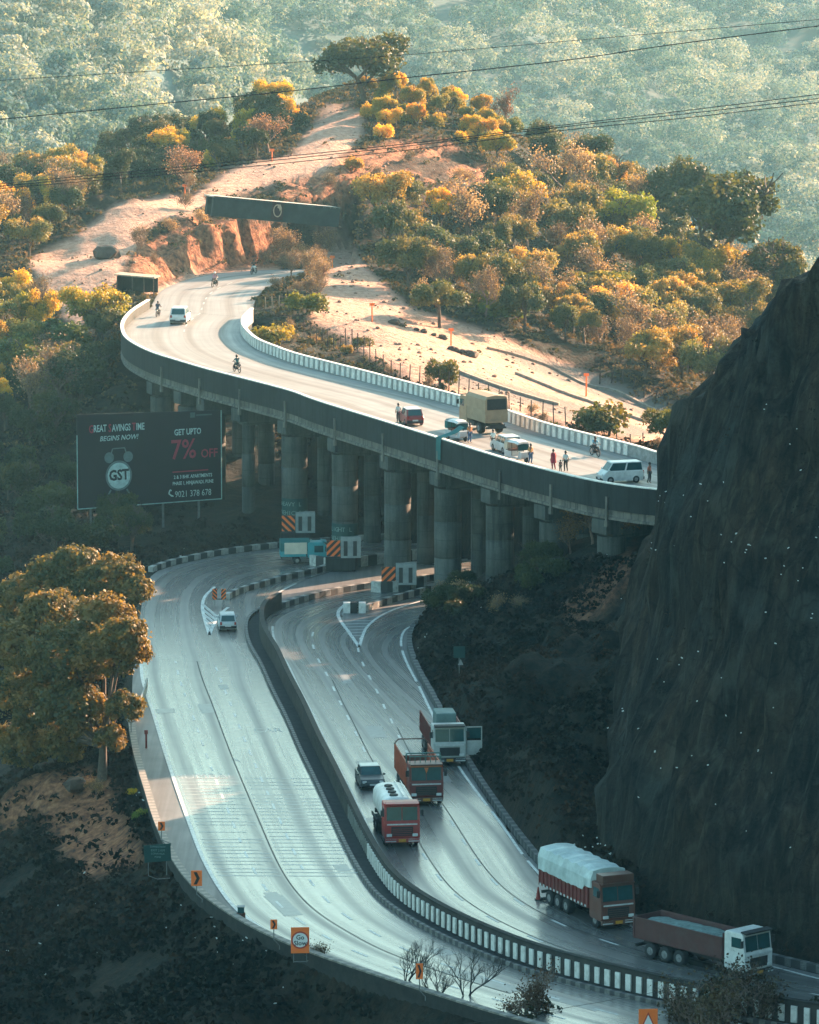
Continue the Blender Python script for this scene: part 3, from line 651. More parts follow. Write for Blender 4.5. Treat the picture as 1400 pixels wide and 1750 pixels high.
def far_forest():
    rng = np.random.default_rng(11); Vs = []; Qs = []; Ts = []; base_i = 0; cnt = 0; pts = []
    # jittered grid over the slopes that face the camera
    for yy in np.arange(800, 1800, 8.0):
        for xx in np.arange(-.105 * yy, .105 * yy, 8.0):
            pts.append((xx + rng.uniform(-4.5, 4.5), yy + rng.uniform(-4.5, 4.5)))
    pts = np.array(pts); zz = height_far(pts[:, 0], pts[:, 1]); u, v = project(pts[:, 0], pts[:, 1], zz)
    keep = (u > -60) & (u < 1460) & (v > -90) & (v < np.interp(u, [0, 150, 400, 600, 1000, 1180, 1400], [460, 330, 250, 190, 360, 330, 640]))
    # hidden behind nearer slopes? keep those not far below the skyline of nearer points
    pts, zz, u, v = pts[keep], zz[keep], u[keep], v[keep]
    order = np.argsort(pts[:, 1]); top = np.full(160, 1e9); sel = []
    for i in order:
        b_ = int(np.clip((u[i] + 60) / 10, 0, 159))
        if v[i] < top[b_] + 30: sel.append(i)
        top[b_] = min(top[b_], v[i])
    for i in sel:
        x, y = pts[i]; z = zz[i]
        if rng.random() < .03: continue
        big = rng.random() < .4; h = rng.uniform(9, 15) if big else rng.uniform(6, 10); r = h * rng.uniform(.42, .62)
        nl = rng.integers(5, 9) if big else rng.integers(3, 6)
        a = rng.uniform(0, 6.28, nl); q = np.sqrt(rng.random(nl)) * r * .75
        cz = z + h * (.62 + .28 * rng.random(nl) - .22 * (q / r) ** 2)
        C_ = np.stack([x + np.cos(a) * q, y + np.sin(a) * q, cz], 1); rr = r * rng.uniform(.28, .5, nl); Rr = np.stack([rr, rr, rr * rng.uniform(.5, .85, nl)], 1)
        C_ = np.vstack([C_, [x, y, z + h * .4]]); Rr = np.vstack([Rr, [r * .7, r * .7, h * .35]])
        n = int((620 if big else 340) * (1300 / max(y, 900)))
        V, Q, t = leaves(C_, Rr, int(n * 1.5), .34, rng, flat=.3, shell=.8, up=.2)
        t = np.clip(t + rng.normal() * .24 + .02 + fbm(x / 70, y / 70, 3, 51) * .45, 0, 1)  # broad noise paints shade patches into groups of trees
        Vs.append(V); Qs.append(Q + base_i); Ts.append(t); base_i += len(V); cnt += 1
    print('far trees', cnt)
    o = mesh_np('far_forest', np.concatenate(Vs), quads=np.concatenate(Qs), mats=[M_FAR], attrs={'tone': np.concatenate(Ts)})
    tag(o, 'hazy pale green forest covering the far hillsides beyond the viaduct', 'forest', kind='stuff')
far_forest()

# ------------------------------------------------------------------ haze: one closed box of pale air
def haze():
    mb = MB(); mb.box((0, 1450, 39.5), (5200, 4100, 341)); o = mb.build('haze', [bpy.data.materials.new('haze_air')])
    m = o.data.materials[0]; m.use_nodes = True; nt = m.node_tree; nt.nodes.clear()
    out = N(nt, 'ShaderNodeOutputMaterial'); v = N(nt, 'ShaderNodeVolumePrincipled')
    v.inputs['Color'].default_value = (.42, .84, 1.0, 1); v.inputs['Density'].default_value = .0001; v.inputs['Anisotropy'].default_value = .25
    nt.links.new(v.outputs[0], out.inputs['Volume']); tag(o, 'pale blue green haze filling the valley air', 'haze', kind='stuff')
haze()

# ================================================================== viaduct
def stained(name, col, rough, dark, scale=.7, board=1.2):
    m, nt, b = base(name); v = coord(nt)
    mp = N(nt, 'ShaderNodeMapping'); mp.inputs['Scale'].default_value = (1.3, 1.3, .10); nt.links.new(v, mp.inputs[0])
    f = noise_node(nt, v, scale, 6, .65); st = noise_node(nt, mp.outputs[0], 1.6, 5, .7); fine = noise_node(nt, v, 7, 4, .7)
    c = ramp(nt, f, [(.3, tuple(x * .6 for x in col)), (.7, tuple(x * 1.3 for x in col))])
    c = mixc(nt, ramp(nt, st, [(.47, (0, 0, 0)), (.62, (.9, .9, .9))]), c, dark)
    c = mixc(nt, ramp(nt, fine, [(.55, (0, 0, 0)), (.75, (.5, .5, .5))]), c, tuple(x * 1.7 for x in col))
    s_ = N(nt, 'ShaderNodeSeparateXYZ'); nt.links.new(v, s_.inputs[0]); j = mth(nt, 'LESS_THAN', mth(nt, 'FRACT', mth(nt, 'DIVIDE', s_.outputs[2], board)), .05)
    c = mixc(nt, mth(nt, 'MULTIPLY', j, .5), c, dark)
    nt.links.new(c, b.inputs['Base Color']); b.inputs['Roughness'].default_value = rough; bump(nt, b, fine, .3, .03); return m
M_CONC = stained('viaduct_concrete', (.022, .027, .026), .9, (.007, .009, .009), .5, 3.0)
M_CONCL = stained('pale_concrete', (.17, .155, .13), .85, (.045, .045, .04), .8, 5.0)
M_PIER = stained('pier_concrete', (.080, .085, .076), .9, (.03, .036, .034), .6, 1.5)
M_WHITE = simple('white_paint', (.74, .74, .69), .6, .12, 3.0, dirt=(.45, .44, .39))
M_BLACK = simple('black_paint', (.025, .03, .03), .6, .3, 3.0)
M_GREY = simple('weathered_grey', (.30, .31, .30), .8, .25, 2.0, dirt=(.16, .16, .15))
M_KERB = simple('kerb_dark', (.018, .021, .02), .9, .35, 2.0, dirt=(.04, .038, .033))
via = empty('viaduct', (float(DKo[len(DKo) // 2][0]), float(DKo[len(DKo) // 2][1]), 0), label='tall curving concrete viaduct on round piers carrying the upper road', cat='viaduct')
VI = Matrix.Translation(via.location).inverted()
def under(o, root):
    """keep world placement while parenting"""
    bpy.context.view_layer.update; o.parent = root; o.matrix_parent_inverse = (Matrix.Translation(root.location) @ Matrix.Rotation(root.rotation_euler.z, 4, 'Z')).inverted(); return o
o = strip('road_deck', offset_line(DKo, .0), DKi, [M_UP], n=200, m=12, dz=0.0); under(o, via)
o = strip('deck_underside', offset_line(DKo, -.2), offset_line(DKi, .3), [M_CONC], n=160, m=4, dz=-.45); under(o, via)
def stripe_mat(name, a, b_, period, duty=.5, lean=0.0):
    m, nt, b = base(name); uv = N(nt, 'ShaderNodeUVMap').outputs[0]; s = N(nt, 'ShaderNodeSeparateXYZ'); nt.links.new(uv, s.inputs[0])
    f = mth(nt, 'LESS_THAN', mth(nt, 'FRACT', mth(nt, 'DIVIDE', s.outputs[0], period)), duty)
    n = noise_node(nt, coord(nt), 3, 5, .65); w = ramp(nt, n, [(.35, tuple(x * .55 for x in a)), (.6, a)])
    nt.links.new(mixc(nt, f, b_, w), b.inputs['Base Color']); b.inputs['Roughness'].default_value = .75; return m
# outer parapet: panel, coping, ledge, girder face
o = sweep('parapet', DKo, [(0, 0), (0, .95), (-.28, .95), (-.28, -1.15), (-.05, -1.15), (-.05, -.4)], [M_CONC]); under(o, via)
o = sweep('coping', DKo, [(.03, .953), (.03, 1.05), (-.32, 1.05), (-.32, .953)], [M_WHITE]); under(o, via)
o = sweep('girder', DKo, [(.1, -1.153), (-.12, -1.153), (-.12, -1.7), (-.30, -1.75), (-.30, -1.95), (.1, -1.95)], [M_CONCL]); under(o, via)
W_DK = 11.5
for off in (3.2, 6.4, 9.4):
    o = sweep('girder', DKo, [(off, -.46), (off - .5, -.46), (off - .5, -1.95), (off, -1.95)], [M_CONC]); under(o, via)
o = sweep('girder', DKi, [(.1, -.46), (-.3, -.46), (-.3, -1.95), (.1, -1.95)], [M_CONC]); under(o, via)
# inner barrier with raised white ribs
o = sweep('inner_barrier', DKi, [(-.05, 0), (0.0, .98), (.25, .98), (.25, -.45), (-.05, -.45)], [M_GREY]); under(o, via)
o = sweep('coping', DKi, [(-.05, .983), (-.05, 1.07), (.30, 1.07), (.30, .983)], [M_WHITE]); under(o, via)
def ribs(line, side_off, z0, z1, step, wid, depth, mats, name, parent=None, lean=0.0, y0=-1e9, y1=1e9, skip=0.0, alt=None):
    c_ = resample(line, step); t = np.gradient(c_, axis=0)[:, :2]; t /= np.linalg.norm(t, axis=1)[:, None]; mb = MB(); rr = random.Random(5)
    for i, p in enumerate(c_):
        if not (y0 < p[1] < y1) or rr.random() < skip: continue
        nx, ny = -t[i, 1], t[i, 0]; a = math.atan2(t[i, 1], t[i, 0])
        mb.mat(i % len(mats) if alt else 0)
        mb.box((p[0] + nx * side_off, p[1] + ny * side_off, p[2] + (z0 + z1) / 2), (wid * rr.uniform(.9, 1.06), depth, (z1 - z0) * rr.uniform(.97, 1.0)), a, ry=lean)
    return mb.build(name, mats, parent, fix=False)
def rib_parts(line, off, z0, z1, step, wid, depth):
    c_ = resample(line, step)[:99]; t = np.gradient(c_, axis=0)[:, :2]; t /= np.linalg.norm(t, axis=1)[:, None]
    for i, p in enumerate(c_):
        mb = MB(); a = math.atan2(t[i, 1], t[i, 0]); mb.box((p[0] - t[i, 1] * off, p[1] + t[i, 0] * off, p[2] + (z0 + z1) / 2), (wid * random.uniform(.9, 1.06), depth, z1 - z0), a, taper=(1, .6)); under(mb.build('painted_rib', [M_WHITE], fix=False), via)
rib_parts(DKi[:int(length(DKi).searchsorted(1.15 * 98))], -.045, .04, .95, 1.15, .62, .14)
# expansion posts on the outer face
sL = length(DKo)
def at_px(xpx, z=12.0):
    u, _ = project(DKo[:, 0], DKo[:, 1], z); v_ = DKo[:, 1] < 530; i = int(np.argmin(np.where(v_, np.abs(u - xpx), 1e9))); t = DKo[min(i + 1, len(DKo) - 1)] - DKo[i - 1]; t = t[:2] / np.linalg.norm(t[:2]); return DKo[i], t, np.array([-t[1], t[0]])
for xp in (280, 348, 416, 490, 578, 661, 756, 860, 953, 1040):
    p, t, n_ = at_px(xp); mb = MB(); a = math.atan2(t[1], t[0])
    mb.box((p[0] - n_[0] * .36, p[1] - n_[1] * .36, 12.9), (.22, .16, 2.0), a); mb.box((p[0] - n_[0] * .36, p[1] - n_[1] * .36, 11.7), (.4, .22, .5), a)
    o = mb.build('drain_pipe', [M_CONCL]); under(o, via)
PIERS = []
for xp, xc_ in ((268, 1), (312, 1), (352, 1), (417, 0), (502, 0), (585, 0), (678, 0), (761, 0), (852, 0), (942, 0), (1040, 1)):
    p, t, n_ = at_px(xp - (16 if xp > 440 else 6), 11.0)
    a = math.atan2(n_[1], n_[0]); mb = MB()
    w = 10.6; cx, cy_ = p[0] + n_[0] * (w / 2 - .3), p[1] + n_[1] * (w / 2 - .3)
    mb.box((cx, cy_, 11.35), (w, 1.9, 1.19), a); mb.box((cx, cy_, 10.55), (w * .86, 1.7, .42), a)
    cap = mb.build('pier_cap', [M_PIER], bevel=.05); under(cap, via)
    for off in ((1.05, 9.0)):
        r = (1.18 if off < 5 else .8) if xp != 417 else .62
        x, y = p[0] + n_[0] * off, p[1] + n_[1] * off; z0 = H(x, y) - .6
        mb = MB(); zz = 10.5; rg = []
        for zq, rq in ((z0, r), (4.38, r), (4.4, r - .03), (4.46, r - .03), (4.48, r), (7.58, r), (7.6, r - .03), (7.66, r - .03), (7.68, r), (10.5, r)):
            if zq >= z0: rg.append([(x + rq * math.cos(q * math.pi / 14), y + rq * math.sin(q * math.pi / 14), zq) for q in range(28)])
        mb.loft(rg)
        col = mb.build('pier', [M_PIER]); under(col, via)
        if off < 5: PIERS.append((x, y, z0 + .6, r, a))
    if xp < 420: # end block of the cap, catching light
        pass

# ================================================================== walls, kerbs and barriers of the lower road
def wall_thing(o, label, cat, name=None, kind=None): tag(o, label, cat); return o
LWi = np.where(LCw[:, 1] < 383)[0][0]
lw = sweep('retaining_wall', LCw[LWi:], [(0, 0), (0, .55), (-.4, .55), (-.4, -3.5), (-.1, -3.5), (-.1, -.2)], [M_KERB]); wall_thing(lw, 'dark curving retaining wall along the outer edge of the left carriageway', 'retaining wall')
cop = sweep('coping', LCw[LWi:], [(.04, .553), (.04, .66), (-.44, .66), (-.44, .553)], [stripe_mat('coping_blocks', (.30, .28, .24), (.16, .155, .14), 1.0, .55)]); cop.parent = lw
# median: gutter, low kerb and the high divider wall
M_GUT = simple('gutter_dirt_shade', (.025, .028, .028), .95, .5, 1.5)  # dirt and the darkness of a sunken ditch, painted on a flat sheet
gut = strip('gutter', offset_line(MW, -1.35), offset_line(MW, -.4), [M_GUT], n=260, m=3, dz=.02); tag(gut, kind='structure')
iw = int(np.argmin(np.hypot(MW[:, 0] - P(452, 1040)[0], MW[:, 1] - P(452, 1040)[1])))
M_MEDW = simple('median_concrete', (.045, .043, .038), .9, .35, 1.2, dirt=(.02, .02, .02), bmp=.3)
med = sweep('median_wall', MW[iw:], [(0, 0), (0, 1.36), (-.32, 1.36), (-.40, 0)], [M_MEDW]); tag(med, 'long dark divider wall with white slats between the two carriageways', 'divider wall')
o = ribs(MW[iw:], -.42, .12, 1.12, .86, .40, .10, [M_WHITE], 'painted_slats', y1=334); o.parent = med
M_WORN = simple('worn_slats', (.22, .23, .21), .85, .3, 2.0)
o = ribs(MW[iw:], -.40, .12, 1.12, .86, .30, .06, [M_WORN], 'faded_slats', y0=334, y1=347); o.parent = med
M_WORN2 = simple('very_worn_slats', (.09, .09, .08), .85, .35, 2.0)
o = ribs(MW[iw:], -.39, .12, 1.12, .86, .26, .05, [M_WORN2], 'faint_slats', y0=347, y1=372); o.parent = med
o = sweep('top_rail', MW[iw:], [(.03, 1.363), (.03, 1.46), (-.36, 1.46), (-.36, 1.363)], [M_KERB]); o.parent = med
mk = sweep('median_kerb', MW[iw:], [(-1.35, 0), (-1.35, .28), (-1.6, .28), (-1.6, 0)], [stripe_mat('worn_kerb', (.20, .195, .18), (.06, .06, .06), .8, .5)]); tag(mk, 'low kerb beside the gutter of the central divider', 'kerb')
up = sweep('median_kerb', MW[:iw + 1], [(0, 0), (0, .5), (-.5, .5), (-.5, 0)], [stripe_mat('kerb_stripes', (.34, .33, .30), (.05, .055, .055), 1.7, .45)]); tag(up, 'low curved kerb wall leading from the divider in under the viaduct', 'kerb')
fk = sweep('striped_kerb', FKb, [(0, 0), (0, .5), (.5, .5), (.5, 0)], [stripe_mat('kerb_blocks', (.40, .40, .37), (.035, .04, .04), 1.9, .5)]); tag(fk, 'black and white striped kerb on the far side of the left carriageway bend', 'kerb')
isl = smooth_line(PL([(384,1024),(400,1015),(427,1007),(490,989),(537,979),(568,970),(647,959),(720,950)],0), .5, 2)
ik = sweep('striped_kerb', isl, [(0, 0), (0, .5), (-.45, .5), (-.45, 0)], [MATS['kerb_blocks']]); tag(ik, 'striped kerb starting at the twin hazard boards beside the silver hatchback', 'kerb')
b2 = smooth_line(PL([(529,966),(545,969),(575,974),(610,970),(650,964),(720,956)],0), .5, 2)
o = sweep('striped_barrier', b2, [(0, 0), (0, .95), (.35, .95), (.35, 0)], [stripe_mat('barrier_stripes', (.52, .54, .50), (.03, .035, .035), 2.0, .45)]); tag(o, 'striped concrete barrier beside the teal pickup under the viaduct', 'barrier')
b3 = smooth_line(PL([(623,1044),(650,1034),(680,1025),(705,1018),(735,1010)],0), .5, 2)
o = sweep('striped_kerb', b3, [(0, 0), (0, .55), (-.4, .55), (-.4, 0)], [MATS['kerb_blocks']]); tag(o, 'short striped kerb rising behind the nose of the right carriageway fork', 'kerb')
b4 = smooth_line(PL([(634,1012),(660,1014),(690,1010),(730,1002)],0), .5, 2)
o = sweep('striped_barrier', b4, [(0, 0), (0, .95), (.35, .95), (.35, 0)], [MATS['barrier_stripes']]); tag(o, 'striped concrete barrier in front of the lowest orange hazard panel', 'barrier')
def block_nose(pts, label):
    mb = MB()
    for i, (a, b_) in enumerate(pts):
        p = P(a, b_); mb.mat(i % 2); mb.box((p[0], p[1], .45), (.72, .8, .9))
    return tag(mb.build('nose_barrier', [M_WHITE, M_BLACK]), label, 'barrier')
block_nose([(594, 1047), (606, 1047), (618, 1047)], 'black and white block barrier at the fork nose of the right carriageway')
rk = sweep('roadside_kerb', RCk, [(.1, 0), (.1, .35), (-.0, .55), (-.45, .55), (-.5, 0)], [stripe_mat('rough_kerb', (.14, .145, .14), (.045, .05, .05), 1.3, .4)]) if False else sweep('roadside_kerb', RCk, [(0, 0), (0, .5), (.4, .5), (.4, 0)], [stripe_mat('rough_kerb', (.15, .155, .15), (.045, .05, .05), 1.3, .4)])
tag(rk, 'rough dark kerb between the right carriageway and the cliff', 'kerb')
# painted gore areas
def paint_poly(name, pts, z, mat): return tag(poly_sheet(name, PL(pts, 0), z, mat), kind='structure')
g1 = smooth_line(PL([(367,1003),(350,1020),(346,1040),(352,1065),(358,1085)],0), .5, 2); line_on('gore_line', g1, .28, .018, M_PAINT)
g2 = smooth_line(PL([(358,1085),(366,1067),(376,1050),(390,1038)],0), .5, 2); line_on('gore_line', g2, .28, .018, M_PAINT)
for k in range(5):
    a = between(g1[::-1], g2, 0.0, 30)[6 + k * 3]; b_ = between(g1[::-1], g2, 1.0, 30)[6 + k * 3]; line_on('gore_line', np.array([a, (a + b_) / 2, b_]), .3, .0185, M_PAINTW)
g3 = smooth_line(PL([(590,1033),(579,1043),(579,1056),(590,1072),(600,1086),(614,1106)],0), .5, 2); line_on('gore_line', g3, .3, .018, M_PAINT)
g4 = smooth_line(PL([(738,1022),(700,1033),(668,1044),(645,1056),(625,1075),(614,1106)],0), .5, 2); line_on('gore_line', g4, .25, .018, M_PAINT)
for k in range(6):
    y = 1062 + k * 5; line_on('gore_line', np.array([P(586 + k * 3, y), P(612 + k, y - 1), P(636 - k * 3, y - 1)]), .25, .0185, M_PAINTW)
paint_poly('gore_shading', [(592,1036),(583,1048),(592,1068),(614,1100),(625,1074),(645,1054),(668,1042),(700,1031),(640,1040)], .012, M_SHO)

# ================================================================== concrete beam across the cut
def beam():
    a = Vector(PY(362, 352, 583)); b_ = Vector(PY(578, 372, 590)); d = (b_ - a); L_ = d.length; rz = math.atan2(d.y, d.x)
    root = empty('concrete_beam_bridge', tuple(a), rz, 'grey concrete beam spanning the rock cut above the upper road', 'footbridge')
    sl = math.atan2(d.z, math.hypot(d.x, d.y)); mb = MB(); mb.box((L_ / 2, 0, -.95), (L_, .5, 2.3), ry=-sl); mb.build('beam', [simple('beam_concrete', (.03, .048, .05), .85, .4, .9, dirt=(.016, .027, .03), bmp=.2)], root, bevel=.03)
    mb = MB(); mb.box((L_ / 2, .9, .12), (L_ + .2, 2.3, .16), ry=-sl); mb.build('deck_slab', [simple('pale_slab', (.50, .45, .39), .85, .2, 2.0)], root)
    m2 = MB().box((L_ / 2, 1.7, -.95), (L_, .5, 2.2), ry=-sl); m2.build('beam', [MATS['beam_concrete']], root)
    mb = MB(); mb.box((L_ * .505, -.27, -.9), (1.5, .04, 2.0), ry=-sl); pb = mb.build('painted_panel', [simple('dark_red_paint', (.05, .025, .025), .8, .3, 3.0)], root)
    mb = MB(); vs = [(L_ * .505 + .55 * math.cos(t), -.295, -.85 + .75 * math.sin(t)) for t in np.linspace(0, 6.28, 20, endpoint=False)]
    vi = [(L_ * .505 + .42 * math.cos(t), -.295, -.85 + .62 * math.sin(t)) for t in np.linspace(0, 6.28, 20, endpoint=False)]
    mb.add(vs + vi, [(i, (i + 1) % 20, 20 + (i + 1) % 20, 20 + i) for i in range(20)])
    mb.add([(L_ * .505 + x, -.297, z) for x, z in ((.05, -.1), (.4, -.15), (.55, -.55), (.3, -.95), (.2, -.6), (0, -.5))], [(0, 1, 2, 3, 4, 5)])
    mb.build('painted_emblem', [simple('tan_paint', (.50, .36, .25), .8, .2, 3.0)], pb, fix=False)
beam()
# ================================================================== trees, shrubs and ground cover
def branches(rng, h, r0, levels=3, spread=.7, kids=3, n=5, lean=(0, 0), first=.35):
    """one connected-looking trunk and limbs, as tapered tubes in one mesh; returns mesh builder and tip points"""
    mb = MB(); tips = []
    def grow(p, d, L, r, lv):
        segs = 3; q = p; dd = d.copy()
        for i in range(segs):
            dd = (dd + Vector(rng.normal(size=3)) * .13 + Vector((0, 0, .06))).normalized(); q2 = q + dd * (L / segs)
            mb.tube(q, q2, r * (1 - .28 * i / segs), r * (1 - .28 * (i + 1) / segs), n if lv > 1 else 4, caps=False)
            if lv < levels or i > 0:
                if lv > 0 and (i > 0 or lv < levels):
                    for _ in range(kids if i == segs - 1 else 1):
                        a = Vector(rng.normal(size=3)); a.z = abs(a.z) * .6; nd = (dd * (1 - spread * .4) + a.normalized() * spread).normalized()
                        grow(q2, nd, L * rng.uniform(.5, .75), r * .55, lv - 1)
            q = q2
        tips.append(tuple(q))
    grow(Vector((0, 0, -.4)), Vector((lean[0], lean[1], 1)).normalized(), h * first + .4, r0, levels)
    return mb, tips
def tree_mesh(seed, h=7.0, r=3.2, n=5200, leaf=.17, kind='round'):
    """returns (trunk mesh, crown mesh) sized h tall"""
    rng = np.random.default_rng(seed); random.seed(seed)
    if kind == 'flat': nl, hz = 16, .86
    elif kind == 'bush': nl, hz = 7, .5
    elif kind == 'tall': nl, hz = 18, .62
    else: nl, hz = 14, .60
    a = rng.uniform(0, 6.28, nl); q = np.sqrt(rng.random(nl)) * r * .78
    if kind == 'flat': z = h * (hz + .10 * rng.random(nl) - .25 * (q / r) ** 2 * rng.random(nl)); rr = r * rng.uniform(.22, .40, nl); rz = rr * rng.uniform(.28, .45, nl)
    elif kind == 'bush': z = h * (hz * rng.uniform(.6, 1.1, nl)); rr = r * rng.uniform(.35, .55, nl); rz = h * rng.uniform(.3, .45, nl)
    else: z = h * (hz + .26 * rng.random(nl) * np.sqrt(np.clip(1 - (q / r) ** 2, 0, 1)) - .24 * rng.random(nl)); rr = r * rng.uniform(.24, .44, nl); rz = rr * rng.uniform(.85, 1.15, nl)
    C_ = np.stack([np.cos(a) * q, np.sin(a) * q, z], 1); Rr = np.stack([rr, rr, rz], 1)
    V, Q, t = leaves(C_, Rr, n, leaf, rng, flat=.85, shell=.48, up=.2)
    me = bpy.data.meshes.new('crown'); V = V.astype(np.float32); me.vertices.add(len(V)); me.vertices.foreach_set('co', V.ravel())
    me.loops.add(Q.size); me.loops.foreach_set('vertex_index', Q.ravel().astype(np.int32)); me.polygons.add(len(Q)); me.polygons.foreach_set('loop_start', np.arange(0, Q.size, 4, dtype=np.int32)); me.polygons.foreach_set('loop_total', np.full(len(Q), 4, dtype=np.int32))
    me.update(calc_edges=True); at = me.attributes.new('tone', 'FLOAT', 'POINT'); at.data.foreach_set('value', t.astype(np.float32)); me.materials.append(M_LEAF)
    mb, _ = branches(rng, h, h * .028 + .04, 3 if kind != 'bush' else 2, .8, 3, 6, first=.38 if kind != 'bush' else .25)
    tm = bpy.data.meshes.new('trunk'); tm.from_pydata(mb.v, [], mb.f); tm.materials.append(M_BARK); tm.update()
    return tm, me
KINDS = {}
KINDS['round'] = [tree_mesh(100 + i, 7, 3.4, 8500, .132, 'round') for i in range(6)]
KINDS['tall'] = [tree_mesh(200 + i, 9, 3.3, 10000, .135, 'tall') for i in range(3)]
KINDS['flat'] = [tree_mesh(300 + i, 6, 4.0, 4200, .17, 'flat') for i in range(2)]
KINDS['bush'] = [tree_mesh(400 + i, 2.6, 1.9, 2200, .13, 'bush') for i in range(3)]
M_DRY = leaf_mat('dry_leaves', [(.1, (.085, .06, .042)), (.45, (.19, .135, .085)), (.7, (.33, .235, .14)), (.9, (.46, .35, .22))], .3)
M_TWIG = simple('dry_twigs', (.20, .135, .105), .9, .3, 3.0)
def bare_mesh(seed, h, r0, levels, leafn, leaf, kids=3, spread=.8, first=.36, mat=None):
    rng = np.random.default_rng(seed); mb, tips = branches(rng, h, r0, levels, spread, kids, 5, first=first)
    tm = bpy.data.meshes.new('trunk'); tm.from_pydata(mb.v, [], mb.f); tm.materials.append(mat or M_TWIG); tm.update(); me = None
    if leafn:
        tp = np.array(tips); k = rng.integers(0, len(tp), leafn); Pn = tp[k] + rng.normal(size=(leafn, 3)) * .28
        t = rng.normal(size=(leafn, 3)); t /= np.linalg.norm(t, axis=1)[:, None]; b_ = np.cross(t, rng.normal(size=(leafn, 3))); b_ /= np.linalg.norm(b_, axis=1)[:, None]
        V = np.stack([Pn - t * leaf, Pn - b_ * leaf * .7, Pn + t * leaf, Pn + b_ * leaf * .7], 1).reshape(-1, 3); Q = np.arange(4 * leafn).reshape(-1, 4)
        me = bpy.data.meshes.new('crown'); me.from_pydata([tuple(v) for v in V], [], [tuple(q) for q in Q]); at = me.attributes.new('tone', 'FLOAT', 'POINT'); at.data.foreach_set('value', np.clip(np.repeat(rng.random(leafn), 4), 0, 1).astype(np.float32)); me.materials.append(M_DRY); me.update()
    return tm, me
KINDS['dry'] = [bare_mesh(500 + i, 5.0, .13, 4, 1500, .085) for i in range(3)]
KINDS['drybush'] = [bare_mesh(520 + i, 2.4, .05, 4, 1100, .07, kids=3, spread=1.0, first=.3) for i in range(3)]
KINDS['bare'] = [bare_mesh(540 + i, 5.5, .11, 5, 0, 0, kids=2, spread=.62, first=.34, mat=simple('dark_twigs', (.05, .05, .048), .9)) for i in range(3)]
HT = {'round': 7, 'tall': 9, 'flat': 6, 'bush': 2.6, 'dry': 5, 'drybush': 2.4, 'bare': 5.5}
NAMES = {'round': 'broadleaf_tree', 'tall': 'broadleaf_tree', 'flat': 'flat_topped_tree', 'bush': 'shrub', 'dry': 'dry_tree', 'drybush': 'dry_shrub', 'bare': 'bare_tree'}
CATS = {'round': 'tree', 'tall': 'tree', 'flat': 'tree', 'bush': 'shrub', 'dry': 'tree', 'drybush': 'shrub', 'bare': 'tree'}
def put_tree(kind, x, y, h, tint=(1, 1, 1), label=None, group=None, z=None, wide=1.0, seed=None, rng=random, sink=0.0):
    lib = KINDS[kind]; tm, cm = lib[rng.randrange(len(lib)) if seed is None else seed % len(lib)]
    s = h / HT[kind]; z = H(x, y) if z is None else z
    root = empty(NAMES[kind], (x, y, z - sink), rng.uniform(0, 6.28), label, CATS[kind], group); root.scale = (s * wide, s * wide, s)
    t = bpy.data.objects.new('trunk', tm); link(t, root)
    if cm is not None:
        c_ = bpy.data.objects.new('crown', cm); link(c_, root); c_.color = (*tint, 1)
    return root
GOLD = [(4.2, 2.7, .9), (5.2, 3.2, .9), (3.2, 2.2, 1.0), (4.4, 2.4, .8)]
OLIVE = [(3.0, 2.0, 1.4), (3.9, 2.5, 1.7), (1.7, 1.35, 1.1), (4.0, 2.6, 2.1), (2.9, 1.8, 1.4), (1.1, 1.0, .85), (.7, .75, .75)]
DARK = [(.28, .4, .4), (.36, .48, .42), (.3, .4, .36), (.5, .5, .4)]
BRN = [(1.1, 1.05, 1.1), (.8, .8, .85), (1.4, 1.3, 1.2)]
def region(poly, ylim, step, kinds, hr, tints, label, group, seed, xlim=(-62, 62), prob=1.0, avoid=None, sink=.2):
    rr = random.Random(seed); pts = []
    y = ylim[0]
    while y < ylim[1]:
        x = xlim[0]
        while x < xlim[1]:
            pts.append((x + rr.uniform(-.48, .48) * step, y + rr.uniform(-.48, .48) * step)); x += step
        y += step
    pts = np.array(pts); z = height(pts[:, 0], pts[:, 1]); u, v = project(pts[:, 0], pts[:, 1], z)
    ok = in_poly(u, v, np.array(poly, float)); dd = dist_line(pts[:, 0], pts[:, 1], DECK_POLY, True); ok &= ~in_poly(pts[:, 0], pts[:, 1], DECK_POLY) & (dd > 2)
    ok &= ~in_poly(pts[:, 0], pts[:, 1], ROAD_LOW) & (dist_line(pts[:, 0], pts[:, 1], ROAD_LOW, True) > 1.2) & ~in_poly(pts[:, 0], pts[:, 1], UP_POLY)
    if avoid is not None:
        for a in avoid: ok &= ~in_poly(u, v, np.array(a, float))
    n = 0
    for i in np.where(ok)[0]:
        if rr.random() > prob: continue
        k = rr.choice(kinds); h = rr.uniform(*hr)
        if k in ('bush', 'drybush'): h *= .5
        put_tree(k, pts[i, 0], pts[i, 1], h, rr.choice(tints if k not in ('dry', 'drybush') else BRN), label, group, z=z[i], wide=rr.uniform(.75, 1.1), rng=rr, sink=sink); n += 1
    print(group, n)
CLEAR = [[(195,350),(330,330),(400,285),(500,262),(545,200),(620,190),(620,235),(560,290),(480,312),(380,335),(330,365),(260,385),(215,450),(180,520),(130,560),(70,500),(50,440),(130,400)]]
region([(150,315),(190,225),(300,198),(450,188),(540,198),(540,250),(400,290),(330,320),(230,330),(170,350)], (600, 675), 4.6, ['round', 'tall', 'bush'], (3.6, 6.0), DARK + DARK + GOLD[:2], 'dark leafy tree in the shaded thicket left of the dirt track hilltop', 'trees of the thicket left of the dirt track', 1, prob=.9, avoid=CLEAR)
